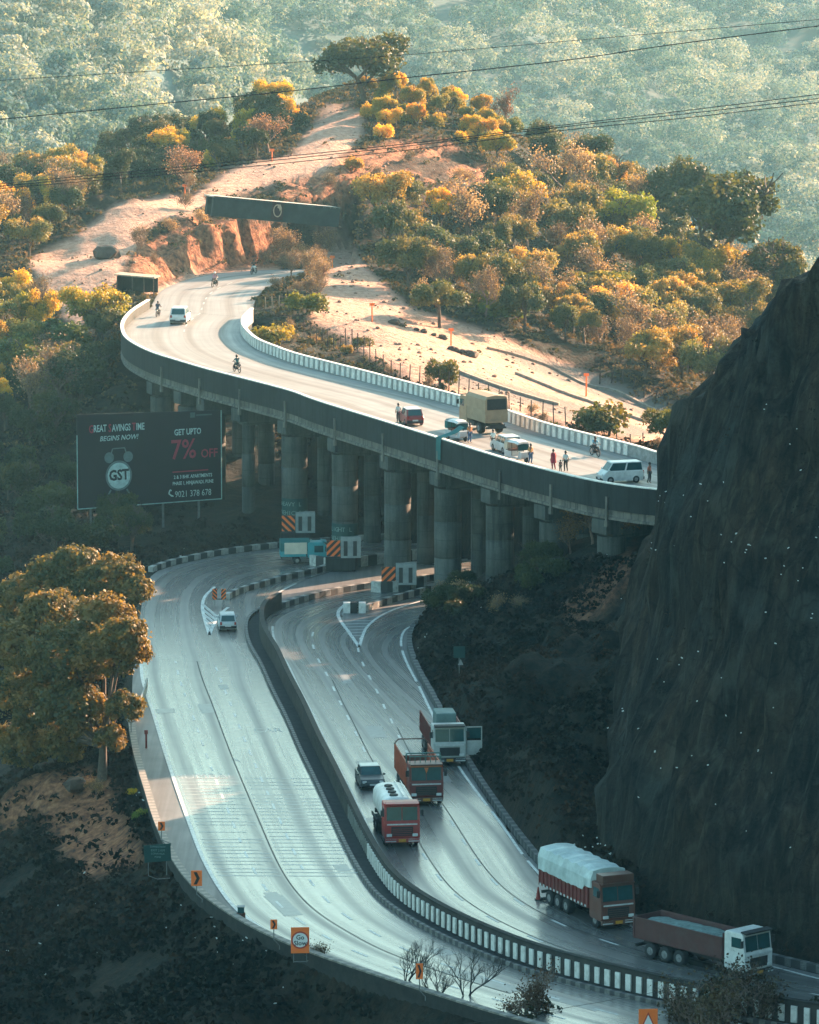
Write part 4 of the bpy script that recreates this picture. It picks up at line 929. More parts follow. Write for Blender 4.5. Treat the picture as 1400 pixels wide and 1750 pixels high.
region([(190,235),(300,200),(450,190),(470,200),(380,222),(230,250)], (640, 675), 4.0, ['round', 'round'], (4.5, 6.5), GOLD, 'golden lit tree along the crest left of the dirt track', 'golden trees on the left crest', 2, prob=.8)
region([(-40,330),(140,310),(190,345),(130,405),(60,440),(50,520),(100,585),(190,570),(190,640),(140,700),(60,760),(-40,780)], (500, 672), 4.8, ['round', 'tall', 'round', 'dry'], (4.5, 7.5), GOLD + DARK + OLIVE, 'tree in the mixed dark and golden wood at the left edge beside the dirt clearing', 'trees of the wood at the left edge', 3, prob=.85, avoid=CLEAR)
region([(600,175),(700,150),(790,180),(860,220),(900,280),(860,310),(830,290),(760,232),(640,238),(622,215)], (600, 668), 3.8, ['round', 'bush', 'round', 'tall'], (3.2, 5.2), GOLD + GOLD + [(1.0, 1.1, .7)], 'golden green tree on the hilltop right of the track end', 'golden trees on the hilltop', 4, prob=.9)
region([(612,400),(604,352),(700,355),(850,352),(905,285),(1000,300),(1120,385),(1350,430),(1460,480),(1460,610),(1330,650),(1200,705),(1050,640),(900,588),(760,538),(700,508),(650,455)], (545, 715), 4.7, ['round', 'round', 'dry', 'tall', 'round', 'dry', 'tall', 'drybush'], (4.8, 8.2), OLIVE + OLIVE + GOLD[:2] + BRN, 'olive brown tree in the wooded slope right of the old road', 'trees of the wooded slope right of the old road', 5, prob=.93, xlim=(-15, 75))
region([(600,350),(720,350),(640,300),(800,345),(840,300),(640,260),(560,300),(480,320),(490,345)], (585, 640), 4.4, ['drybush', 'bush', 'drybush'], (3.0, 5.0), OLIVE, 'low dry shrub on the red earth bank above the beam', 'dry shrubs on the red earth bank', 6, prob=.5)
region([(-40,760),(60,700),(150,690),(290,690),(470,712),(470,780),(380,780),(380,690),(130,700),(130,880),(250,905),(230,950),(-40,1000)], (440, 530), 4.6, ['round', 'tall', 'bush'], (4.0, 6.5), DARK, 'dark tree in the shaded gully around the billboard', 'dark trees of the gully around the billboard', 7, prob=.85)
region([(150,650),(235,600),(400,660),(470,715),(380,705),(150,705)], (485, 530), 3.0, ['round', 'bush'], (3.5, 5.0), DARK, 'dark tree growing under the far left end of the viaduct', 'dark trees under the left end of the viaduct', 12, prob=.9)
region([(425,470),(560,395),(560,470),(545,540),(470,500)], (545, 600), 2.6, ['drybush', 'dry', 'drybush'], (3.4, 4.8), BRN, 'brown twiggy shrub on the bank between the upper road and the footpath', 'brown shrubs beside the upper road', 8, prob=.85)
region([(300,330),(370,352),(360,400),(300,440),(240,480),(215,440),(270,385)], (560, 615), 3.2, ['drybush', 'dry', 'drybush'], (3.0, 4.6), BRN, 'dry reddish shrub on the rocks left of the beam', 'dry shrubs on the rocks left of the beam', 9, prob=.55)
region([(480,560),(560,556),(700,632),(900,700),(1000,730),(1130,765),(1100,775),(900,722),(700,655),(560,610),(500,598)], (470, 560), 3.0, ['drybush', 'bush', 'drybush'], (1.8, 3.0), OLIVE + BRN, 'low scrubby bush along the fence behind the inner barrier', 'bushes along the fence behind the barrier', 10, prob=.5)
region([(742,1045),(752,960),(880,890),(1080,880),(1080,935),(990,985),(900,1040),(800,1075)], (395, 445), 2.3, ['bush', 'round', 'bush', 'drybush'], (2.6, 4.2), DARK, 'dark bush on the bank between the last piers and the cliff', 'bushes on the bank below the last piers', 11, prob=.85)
# named trees
def hit(px, py, y0=470, y1=740):
    Y_ = np.arange(y0, y1, .5); a_, b_, c_ = ray(px, py); t = Y_ / b_; X_, Z_ = a_ * t, CAM_H + c_ * t; g = height(X_, Y_); k = np.where(Z_ < g)[0]
    if not len(k) or Y_[k[0]] > 672: return hit(px, py + 8, y0, y1) if py < 900 else (X_[-1], Y_[-1], g[-1])
    return (X_[k[0]], Y_[k[0]], g[k[0]])
put_tree('round', *hit(628, 180)[:2], 10.0, (.8, .75, .65), 'large round lone tree on the summit beside the end of the dirt track', seed=1, wide=1.35)
put_tree('round', *hit(1062, 430)[:2], 8.6, (2.6, 2.5, .45), 'bright yellow green tree standing out on the right hand slope', seed=2, wide=1.0)
for k_, (px_, py_, Y_, h_, w_) in enumerate([(1240, 480, 606, 17.5, 1.15), (1160, 450, 615, 15.5, .85), (1315, 480, 612, 12.0, 1.0)]):
    put_tree('tall', *hit(px_, py_)[:2], h_, (.8, .75, .5), ['massive dark spreading tree on the right skyline, largest of its clump', 'tall dark tree with a pointed golden top at the left of the skyline clump', 'lower dark tree on the right flank of the skyline clump'][k_], seed=k_, wide=w_)
put_tree('bare', *hit(1312, 420)[:2], 10, label='leafless tree with twisted limbs at the right end of the skyline clump', seed=0)
put_tree('dry', *hit(868, 232)[:2], 6.0, (.9, .6, .6), 'rounded reddish brown tree on the right shoulder of the hilltop', seed=0, wide=.9)
put_tree('flat', *hit(1020, 545)[:2], 5.5, (1.9, 1.6, .6), 'flat topped golden tree in the middle of the right hand slope', seed=0, wide=1.2)
put_tree('round', *hit(1010, 330)[:2], 6.0, (1.0, 1.0, .6), 'dark green tree at the shoulder left of the yellow green tree', seed=3)
put_tree('dry', *hit(460, 262)[:2], 5.2, (1.25, .9, .85), 'pinkish leafless tree in the shade above the dirt track', seed=1, wide=1.2)
put_tree('dry', *hit(318, 322)[:2], 5.0, (1.25, .9, .85), 'pinkish leafless tree beside the left bend of the dirt track', seed=2, wide=1.2)
put_tree('round', *hit(752, 560)[:2], 6.0, (.9, .9, .7), 'dark tree with a bare trunk at the edge of the clearing beside the old road', seed=0, wide=1.1)
put_tree('bush', *hit(860, 545)[:2], 3.6, (1.9, 1.6, .6), 'large yellow green bush beside the old road bend', seed=0, wide=1.5)
for k_, (px_, py_, z_, h_, lb) in enumerate([(440, 562, 13.6, 2.6, 'yellow green bush behind the curved end of the inner barrier'), (478, 570, 13.5, 2.4, 'yellow green bush second from the curved end of the inner barrier'), (522, 530, 14, 2.6, 'small yellow bush beside the rail at the foot of the footpath')]):
    put_tree('bush', *P(px_, py_, z_)[:2], h_, (1.9, 1.6, .55), lb, seed=k_, wide=1.2)
put_tree('round', *hit(1140, 770)[:2], 0, z=0) if False else None
put_tree('round', *hit(1142, 775)[:2], 5.0, (1.1, 1.05, .6), 'rounded green tree beside the cliff edge behind the inner barrier', seed=1, wide=1.0)
put_tree('bush', *hit(1040, 745)[:2], 3.6, (1.3, 1.05, .7), 'round olive bush behind the inner barrier near the cliff', seed=1, wide=1.2)
put_tree('bush', *hit(750, 665)[:2], 3.2, (1.2, 1.0, .6), 'small olive sapling standing against the fence behind the barrier', seed=2, wide=.8)
put_tree('round', *hit(95, 690)[:2], 6.5, (1.8, 1.4, .7), 'tree with bright golden crown just above left corner of the billboard', seed=2, wide=1.2)
put_tree('round', *hit(30, 680)[:2], 7.0, (1.5, 1.35, .8), 'pale golden tree at the left edge above the billboard', seed=3, wide=1.3)
put_tree('round', *hit(90, 640)[:2], 6.5, (1.35, 1.35, .85), 'pale green tree behind the golden tree at the left edge', seed=0, wide=1.3)
for k_, (px_, py_, Y_, h_, tn) in enumerate([(1012, 885, 412, 4.2, (1.3, 1.0, .7)), (1062, 860, 408, 4.6, (1.2, .9, .6)), (975, 915, 414, 3.2, (1.3, 1.0, .7))]):
    put_tree('dry', *PY(px_, py_ + 25, Y_)[:2], h_, tn, ['tan dry tree at the foot of the parapet left of the cliff', 'scraggly tree poking over the parapet where the viaduct meets the cliff', 'small tan bush lowest beside the last pier'][k_], seed=k_, wide=1.2)

# the big near tree left of the carriageway: its own dense crown
def big_tree(base_pt, lobes, n, leaf, label, seed, tint, trunk_h, lean=0.0):
    rng = np.random.default_rng(seed); root = empty('broadleaf_tree', base_pt, 0, label, 'tree')
    L = np.array(lobes, float); C_ = L[:, :3] - np.array(base_pt); Rr = np.stack([L[:, 3], L[:, 3], L[:, 3] * .85], 1)
    C2, R2 = [], []
    for c_, r_ in zip(C_, Rr):            # small clumps on each limb's mass
        m = 30; d = rng.normal(size=(m, 3)); d /= np.linalg.norm(d, axis=1)[:, None]; C2 += list(c_ + d * r_ * .82); rs = r_[0] * rng.uniform(.16, .32, m); R2 += [(a, a, a * .8) for a in rs]
    V, Q, t = leaves(C2, R2, n, leaf, rng, flat=.7, shell=.5, up=.15)
    V2, Q2, t2 = leaves(C_, Rr * .9, n // 3, leaf * 1.3, rng, flat=.6, shell=.6)
    cr = mesh_np('crown', np.vstack([V, V2]), quads=np.vstack([Q, Q2 + len(V)]), mats=[M_LEAF], parent=root, attrs={'tone': np.r_[t, t2]}); cr.color = (*tint, 1)
    mb = MB(); ring = []
    for k in range(6):
        f = k / 5; rr_ = .42 * (1 - .45 * f) + (.28 if k == 0 else 0); ring.append([(lean * f * trunk_h + rr_ * math.cos(q * .7854), rr_ * math.sin(q * .7854), -.5 + f * (trunk_h + .5)) for q in range(8)])
    mb.loft(ring)
    for c_ in C_[::1]: mb.path([(lean * trunk_h, 0, trunk_h * .8), tuple((np.array((lean * trunk_h, 0, trunk_h)) + c_) / 2 + (0, 0, .3)), tuple(c_)], .2, .06, 5)
    mb.build('trunk', [M_BARK], root, fix=False)
    return root
tb = P(174, 1332, -1.2)
def lobe(px, py, Y, r): a = PY(px, py, Y); return (*a, r)
big_tree(tb, [lobe(200, 1110, 366, 2.5), lobe(120, 1120, 368, 3.2), lobe(215, 1210, 364, 1.5), lobe(120, 1210, 366, 2.6), lobe(50, 1190, 370, 3.0), lobe(180, 1060, 370, 2.4), lobe(90, 1060, 374, 2.8), lobe(30, 1110, 372, 2.6), lobe(188, 1262, 364, 1.3), lobe(215, 1090, 364, 1.9), lobe(40, 1270, 372, 2.2), lobe(110, 1270, 369, 1.8)], 52000, .12, 'big bushy tree with bronze leaves beside the left carriageway', 21, (1.35, 1.0, 1.0), 3.0, .05)
tb2 = P(60, 1290, -2.0)
big_tree((PY(60, 1180, 392)[0], 392, H(-28, 392)), [lobe(130, 965, 392, 1.9), lobe(200, 985, 390, 2.2), lobe(90, 990, 393, 2.4), lobe(235, 1010, 388, 1.4), lobe(40, 1020, 395, 2.2), lobe(160, 1010, 390, 2.2), lobe(100, 1040, 392, 2.6), lobe(10, 1080, 396, 3.0)], 32000, .12, 'rear bushy tree showing above the big bronze leaved tree', 22, (1.3, 1.0, 1.0), 5.0, .0)

# ground cover: low tufts over every slope that is not bare
def tufts(name, label, poly, ylim, xlim, n, size, leafs, seed, mat, spread=.35, nz=(9, .0), tone0=.4, hmax=.5, cliff=False, keep_red=.15):
    rng = np.random.default_rng(seed); x = rng.uniform(*xlim, n); y = rng.uniform(*ylim, n); z = height(x, y); u, v = project(x, y, z)
    ok = (u > -40) & (u < 1440) & (v < 1800) & in_poly(u, v, np.array(poly, float)); dm, rm = terrain_masks(x, y, z)
    ok &= (rng.random(n) > np.clip(dm * 1.6, 0, .992)) & (rng.random(n) > np.clip(rm * 1.2, 0, 1 - keep_red)) & (fbm(x / nz[0], y / nz[0], 3, seed) > nz[1] - .35)
    ok &= ~in_poly(x, y, ROAD_LOW) & (dist_line(x, y, ROAD_LOW, True) > .7) & ~in_poly(x, y, UP_POLY) & ~(in_poly(x, y, DECK_POLY) & (y < 530))
    if not cliff: ok &= ~((cliff_zone(x, y) > .3) & (y < 395))
    x, y, z = x[ok], y[ok], z[ok]; m = len(x)
    s = size * (.5 + rng.random(m)); k = np.repeat(np.arange(m), leafs); M_ = len(k)
    d = rng.normal(size=(M_, 3)); d /= np.linalg.norm(d, axis=1)[:, None]; d[:, 2] = np.abs(d[:, 2])
    Pn = np.stack([x[k], y[k], z[k]], 1) + d * (s[k] * spread / .35 * 1.0)[:, None] * [1, 1, hmax * 1.6]
    nr = d + rng.normal(size=(M_, 3)) * .6; nr /= np.linalg.norm(nr, axis=1)[:, None]; t = np.cross(nr, rng.normal(size=(M_, 3))); t /= np.linalg.norm(t, axis=1)[:, None]; b_ = np.cross(nr, t)
    L = (s[k] * .42)[:, None]
    V = np.stack([Pn - t * L, Pn - b_ * L * .7, Pn + t * L, Pn + b_ * L * .7], 1).reshape(-1, 3)
    tone = np.clip(tone0 + fbm(x / 14, y / 14, 3, 44) * .45 + rng.normal(size=m) * .13, 0, 1)
    o = mesh_np(name, V, quads=np.arange(4 * M_).reshape(-1, 4), mats=[mat], attrs={'tone': np.repeat(tone[k], 4)})
    print(name, m); return tag(o, label, 'ground cover', kind='stuff')
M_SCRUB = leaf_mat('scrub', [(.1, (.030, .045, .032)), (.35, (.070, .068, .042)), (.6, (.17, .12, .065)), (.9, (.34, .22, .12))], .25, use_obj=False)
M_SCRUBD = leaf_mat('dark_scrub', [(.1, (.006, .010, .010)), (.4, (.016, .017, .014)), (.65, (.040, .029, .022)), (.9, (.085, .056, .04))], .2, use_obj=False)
full = [(-60, -60), (1460, -60), (1460, 1800), (-60, 1800)]
def stones(name, label, px_poly, n, smin, smax, seed, mat, ylim=(470, 670)):
    rr = np.random.default_rng(seed); x = rr.uniform(-60, 40, n * 12); y = rr.uniform(*ylim, n * 12); z = height(x, y); u, v = project(x, y, z); dm, rm = terrain_masks(x, y, z)
    ok = (np.maximum(dm, rm) > .35) & (fbm(x / 6, y / 6, 3, seed) > -.05) & ~in_poly(x, y, UP_POLY) & ~in_poly(x, y, DECK_POLY) & (u > 0) & (u < 1400); x, y, z = x[ok][:n], y[ok][:n], z[ok][:n]; mb = MB(); random.seed(seed)
    for a_, b_, c_ in zip(x, y, z):
        r = smin + (smax - smin) * random.random() ** 3; mb.blob((a_, b_, c_ + r * .25), (r, r * random.uniform(.6, 1), r * .6), 5, 3, .25)
    tag(mb.build(name, [mat], fix=False), label, 'stones', kind='stuff')
stones('loose_stones', 'small loose stones and clods strewn over the bare earth tracks', None, 650, .07, .32, 71, simple('clod', (.30, .19, .14), .95, .4, 2.0))
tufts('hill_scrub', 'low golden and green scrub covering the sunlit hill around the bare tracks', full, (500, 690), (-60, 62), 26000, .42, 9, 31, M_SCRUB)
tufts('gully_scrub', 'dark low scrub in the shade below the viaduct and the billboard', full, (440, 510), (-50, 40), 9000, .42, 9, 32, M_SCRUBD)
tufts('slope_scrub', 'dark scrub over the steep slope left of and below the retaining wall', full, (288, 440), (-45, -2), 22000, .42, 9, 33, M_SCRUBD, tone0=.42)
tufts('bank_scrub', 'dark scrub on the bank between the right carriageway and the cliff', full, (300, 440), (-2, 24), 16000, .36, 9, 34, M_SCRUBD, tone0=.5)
tufts('cliff_grass', 'sparse dry grass clinging to the dark cliff face', full, (300, 402), (5, 34), 9000, .13, 5, 35, M_SCRUBD, tone0=.55, nz=(4, .35), cliff=True)

# foreground bare trees and bushes at the lower edge
for k_, (px_, py_, h_, lb) in enumerate([(690, 1722, 6.0, 'left bare tree of the three in front of the lower carriageway edge'), (748, 1742, 5.6, 'middle bare tree of the three in front of the lower carriageway edge'), (790, 1748, 6.4, 'right bare tree with thick twisted stem in front of the lower carriageway')]):
    a = P(px_, py_, -1.6); put_tree('bare', a[0], a[1], h_ * .82, label=lb, z=a[2], seed=k_, rng=random.Random(k_ + 3))
for k_, (px_, py_, z_, h_, kd, tn, lb) in enumerate([(925, 1790, -2.0, 4.6, 'dry', (.55, .45, .42), 'bushy dry tree at the bottom edge left of the triangular sign'), (1200, 1850, -3.0, 7.0, 'dry', (.30, .30, .28), 'dark bushy tree at the bottom edge right of the triangular sign'), (1290, 1830, -3.0, 6.6, 'dry', (.28, .3, .28), 'dark tree in front of the white cab of the tipper truck'), (1150, 1830, -3.0, 5.0, 'dry', (.30, .30, .28), 'small dark tree right behind the triangular sign'),
        (545, 1655, -.6, 1.6, 'drybush', (.4, .45, .45), 'small bare bush right of the go slow sign'), (1250, 1800, -3.0, 5.6, 'round', (.22, .24, .24), 'dense dark tree in front of the lower end of the divider'), (1370, 1830, -3.5, 5.2, 'round', (.22, .26, .26), 'dense dark tree in the bottom right corner'),
        (900, 1800, -2.5, 3.4, 'bush', (.35, .35, .33), 'dark shrub at the bottom edge below the bare trees'), (165, 1362, -1.3, 1.5, 'drybush', (1.0, .9, .7), 'dry grassy bush at the foot of the big bronze leaved tree'), (240, 1405, -.9, 1.0, 'bush', (2.4, 2.3, .9), 'pale flowering shrub by the retaining wall below the big tree'), (228, 1362, -.9, .7, 'bush', (3.2, 2.4, .3), 'small bright yellow shrub under the big bronze leaved tree')]):
    a = P(px_, py_, z_); put_tree(kd, a[0], a[1], h_, tn, lb, z=a[2], seed=k_, rng=random.Random(k_ + 40))
# rocks and litter
M_ROCK = simple('boulder_rock', (.085, .06, .045), .9, .35, 1.5, bmp=.5); M_LIT = simple('litter', (.62, .66, .64), .6, .3, 3.0)
def boulder(px, py, z, r, label, group=None, Y=None):
    a = PY(px, py, Y) if Y else P(px, py, z); mb = MB(); mb.blob((0, 0, r * .3), (r, r * .8, r * .6), 8, 5, .26)
    mb.sm = [False] * len(mb.sm); o = mb.build('boulder', [M_ROCK], bevel=0); o.location = (a[0], a[1], H(a[0], a[1])); o.rotation_euler.z = random.uniform(0, 3); tag(o, label, 'rock', group); return o
boulder(112, 508, 0, .9, 'dark boulder on the pale clearing at far left', Y=556); boulder(182, 450, 0, 1.7, 'dark rock outcrop in the middle of the pale clearing', Y=570)
for k_, (a_, b_) in enumerate([(675, 562), (687, 560), (712, 563), (725, 556), (742, 562), (755, 566), (758, 585)]): boulder(a_, b_, 0, random.uniform(.35, .7), 'dark loose rock in the row along the edge of the clearing', 'rocks along the clearing edge', Y=543)
for k_, (a_, b_) in enumerate([(778, 618), (790, 622), (800, 626), (785, 628), (808, 624), (772, 625)]): boulder(a_, b_, 0, random.uniform(.45, .8), 'broken rock in the rubble heap beside the old road', 'rubble heap beside the old road', Y=536)
boulder(128, 1338, 0, 1.0, 'large brown boulder at the foot of the big bronze leaved tree', Y=365)
def litter(name, label, pts, n, s, seed):
    rr = random.Random(seed); mb = MB()
    for _ in range(n):
        px, py, sp_ = rr.choice(pts); u, v = rr.gauss(px, sp_), rr.gauss(py, sp_ * .6)
        best = None; lo, hi = 285, 470          # march to the slope
        prev = None
        for Y in np.arange(lo, hi, 1.5):
            q = PY(u, v, Y)
            if q[2] < HG(q[0], q[1]): best = q; break
        if best is None or in_poly(best[0], best[1], ROAD_LOW): continue
        k9 = .7 if name == 'cliff_specks' else 0.0
        mb.box((best[0] - k9 * .5, best[1] - k9, H(best[0], best[1]) + .06 + k9 * .9), (s * rr.uniform(.4, 1.3), s * rr.uniform(.3, .8), .05), rr.uniform(0, 3), ry=rr.uniform(-.6, .6), rx=rr.uniform(-.6, .6))
    o = mb.build(name, [M_LIT], fix=False); return tag(o, label, 'litter', kind='stuff')
_gx = np.arange(-50, 40, 1.0); _gy = np.arange(285, 472, 1.0); _GX, _GY = np.meshgrid(_gx, _gy); _GZ = height(_GX, _GY)
def HG(x, y):
    i = int(np.clip(y - 285, 0, len(_gy) - 1)); j = int(np.clip(x + 50, 0, len(_gx) - 1)); return _GZ[i, j]
litter('litter', 'scattered pale plastic litter on the dark slopes beside the roads', [(370, 1630, 30), (420, 1640, 40), (300, 1560, 60), (250, 1440, 30), (60, 1560, 60), (100, 1620, 90), (230, 1380, 15), (790, 1080, 40), (760, 1110, 30), (450, 1730, 40), (330, 960, 25)], 70, .16, 9)
litter('cliff_specks', 'small pale specks dotting the dark cliff face', [(1200, 1000, 90), (1280, 880, 80), (1120, 880, 40), (1330, 1100, 80), (1150, 1300, 80), (1300, 1450, 80), (1000, 1500, 30)], 110, .11, 10)  # thin pale boxes scattered just off the cliff surface

# added unseen trees whose crowns cut short the sun patches under the viaduct
for u_, k0 in ((315.5, 0), (318.5, 1), (321.5, 2), (305.2, 3), (308.6, 4)):
    for w_, hh_ in ((1.2, 13.4), (3.2, 13.2)):
        i = int(np.argmin(np.abs((DKi[:, 1] - DKi[:, 0]) / 2 ** .5 - u_))); x_, y_ = DKi[i, 0] + .7 * w_ + .8, DKi[i, 1] + .7 * w_ + .8
        put_tree('flat', x_, y_, hh_ - H(x_, y_), (.5, .55, .5), 'added unseen tree limiting the sun patch through the bank gap', 'added trees limiting sun patches behind the viaduct', seed=k0, wide=.40)
# ================================================================== vehicles
M_GLASS = simple('dark_glass', (.02, .07, .075), .1, .2, 2.0, spec=.5); M_TYRE = simple('tyre_rubber', (.022, .024, .024), .85, .3, 5.0)
M_RIM = simple('rim_metal', (.22, .22, .21), .5, .3, 6.0); M_CHAS = simple('chassis_black', (.03, .032, .032), .8, .3, 4.0)
M_LAMP = simple('lamp_glass', (.62, .64, .62), .15, .1, 4.0); M_REDL = simple('tail_lamp', (.35, .03, .02), .25, .2, 4.0); M_PLATE = simple('yellow_plate', (.55, .26, .03), .5, .2, 8.0)
M_CHROME = simple('pale_trim', (.55, .57, .56), .35, .15, 6.0)
def paint(name, col, rough=.4, dirt=(.10, .09, .08)): return simple('paint_' + name, col, rough, .14, 1.5, dirt=tuple(.6 * c + .4 * d for c, d in zip(col, dirt)), spec=.5)
def wheel(root, x, y, r, w):
    s = 1 if y > 0 else -1; mb = MB(); rg = []
    for yy, rr in ((-w / 2, r * .62), (-w / 2, r * .93), (-w * .3, r), (w * .3, r), (w / 2, r * .93), (w / 2, r * .62)): rg.append([(x + rr * math.cos(q * math.pi / 9), y + yy, r + rr * math.sin(q * math.pi / 9)) for q in range(18)])
    mb.loft(rg); t = mb.build('wheel', [M_TYRE], root)
    mb = MB(); yo = y + s * (w / 2 + .006); mb.tube((x, yo - s * .05, r), (x, yo, r), r * .56, r * .5, 14); mb.tube((x, yo, r), (x, yo + s * .05, r), r * .2, r * .16, 8); mb.build('rim', [M_RIM], t)
def quad(mb, pts): return mb.add(pts, [(0, 1, 2, 3)])
def car(label, cat, name, loc, rz, mat, L=3.8, Wd=1.65, Hh=1.5, style='hatch', roofmat=None, group=None):
    root = empty(name, loc, rz, label, cat, group); h = L / 2; w = Wd / 2; g = .22
    bonnet = {'hatch': .30, 'sedan': .29, 'suv': .27, 'van': .12}[style]; tail = {'hatch': .0, 'sedan': .17, 'suv': .0, 'van': .0}[style]; bz = Hh * .60
    mb = MB(); prof = [(-h + .05, g), (-h, .5), (-h + .02, bz * .86), (-h + .12, bz), (h - L * bonnet, bz + .02), (h - L * .06, bz * .86), (h, bz * .62), (h, g + .12), (h - .1, g)]
    rings = []
    for yy, k in ((-w, .94), (-w * .93, 1.0), (w * .93, 1.0), (w, .94)): rings.append([(a * (k * .5 + .5), yy, g + (b_ - g) * k) for a, b_ in prof])
    mb.loft(rings, smooth=False); body = mb.build('body', [mat], root, bevel=.035)
    x1, x0 = h - L * bonnet, -h + L * tail + .08; t1, t0 = x1 - L * .13, x0 + L * (.09 if style != 'van' else .02); iw = w * .82
    lo = [(x0, -w * .93, bz - .01), (x1, -w * .93, bz - .01), (x1, w * .93, bz - .01), (x0, w * .93, bz - .01)]; hi = [(t0, -iw, Hh - .05), (t1, -iw, Hh - .05), (t1, iw, Hh - .05), (t0, iw, Hh - .05)]
    mb = MB(); mb.loft([lo, hi], smooth=False); mb.build('cabin', [mat], root, bevel=.03)
    mb = MB(); mb.loft([[(a * 1.0, b_ * 1.0, Hh - .055) for a, b_, _ in hi], [(a * .97, b_ * .95, Hh) for a, b_, _ in hi]], smooth=False); mb.build('roof', [roofmat or mat], root, bevel=.02)
    def pane(p, q, r_, s_, nm, e=.012, inset=.10):
        P_ = [Vector(v) for v in (p, q, r_, s_)]; c_ = sum(P_, Vector()) / 4; n_ = (P_[1] - P_[0]).cross(P_[3] - P_[0]).normalized()
        if n_.dot(c_ - Vector((0, 0, bz))) < 0: n_ = -n_
        P2 = [c_ + (v - c_) * (1 - inset) + n_ * e for v in P_]; P3 = [v - n_ * .02 for v in P2]; m_ = MB(); m_.loft([P3, P2], smooth=False); return m_.build(nm, [M_GLASS], root)
    pane(lo[1], lo[2], hi[2], hi[1], 'windscreen', inset=.12); pane(lo[3], lo[0], hi[0], hi[3], 'rear_window', inset=.16)
    for s in (0, 1):
        a, b_, c_, d = (lo[0], lo[1], hi[1], hi[0]) if s == 0 else (lo[3], lo[2], hi[2], hi[3])
        m1 = [tuple(np.array(a) * .5 + np.array(b_) * .5), tuple(np.array(d) * .5 + np.array(c_) * .5)]
        pane(a, m1[0], m1[1], d, 'side_window'); pane(m1[0], b_, c_, m1[1], 'side_window')
    for s in (-1, 1):
        mb = MB(); mb.box((h - .06, s * w * .72, bz * .68), (.12, w * .34, .17), s * -.3); mb.build('headlight', [M_LAMP], root, bevel=.02)
        mb = MB(); mb.box((-h + .03, s * w * .8, bz * .84), (.10, w * .22, .26)); mb.build('tail_light', [M_REDL], root, bevel=.02)
        mb = MB(); mb.box((x1 - .1, s * (w + .09), bz + .06), (.12, .18, .13)); mb.build('mirror', [mat], root, bevel=.02)
        for xx in (-h + L * .19, h - L * .19): wheel(root, xx, s * (w - .09), .31, .2)
    mb = MB(); mb.box((h - .02, 0, .36), (.16, Wd * .94, .2)); mb.box((-h + .02, 0, .40), (.16, Wd * .94, .24)); mb.build('bumper', [M_CHAS], root, bevel=.03)
    mb = MB(); mb.box((-h - .065, 0, .52), (.02, .5, .13)); mb.box((h + .065, 0, .42), (.02, .5, .12)); mb.build('number_plate', [M_CHROME], root)
    return root
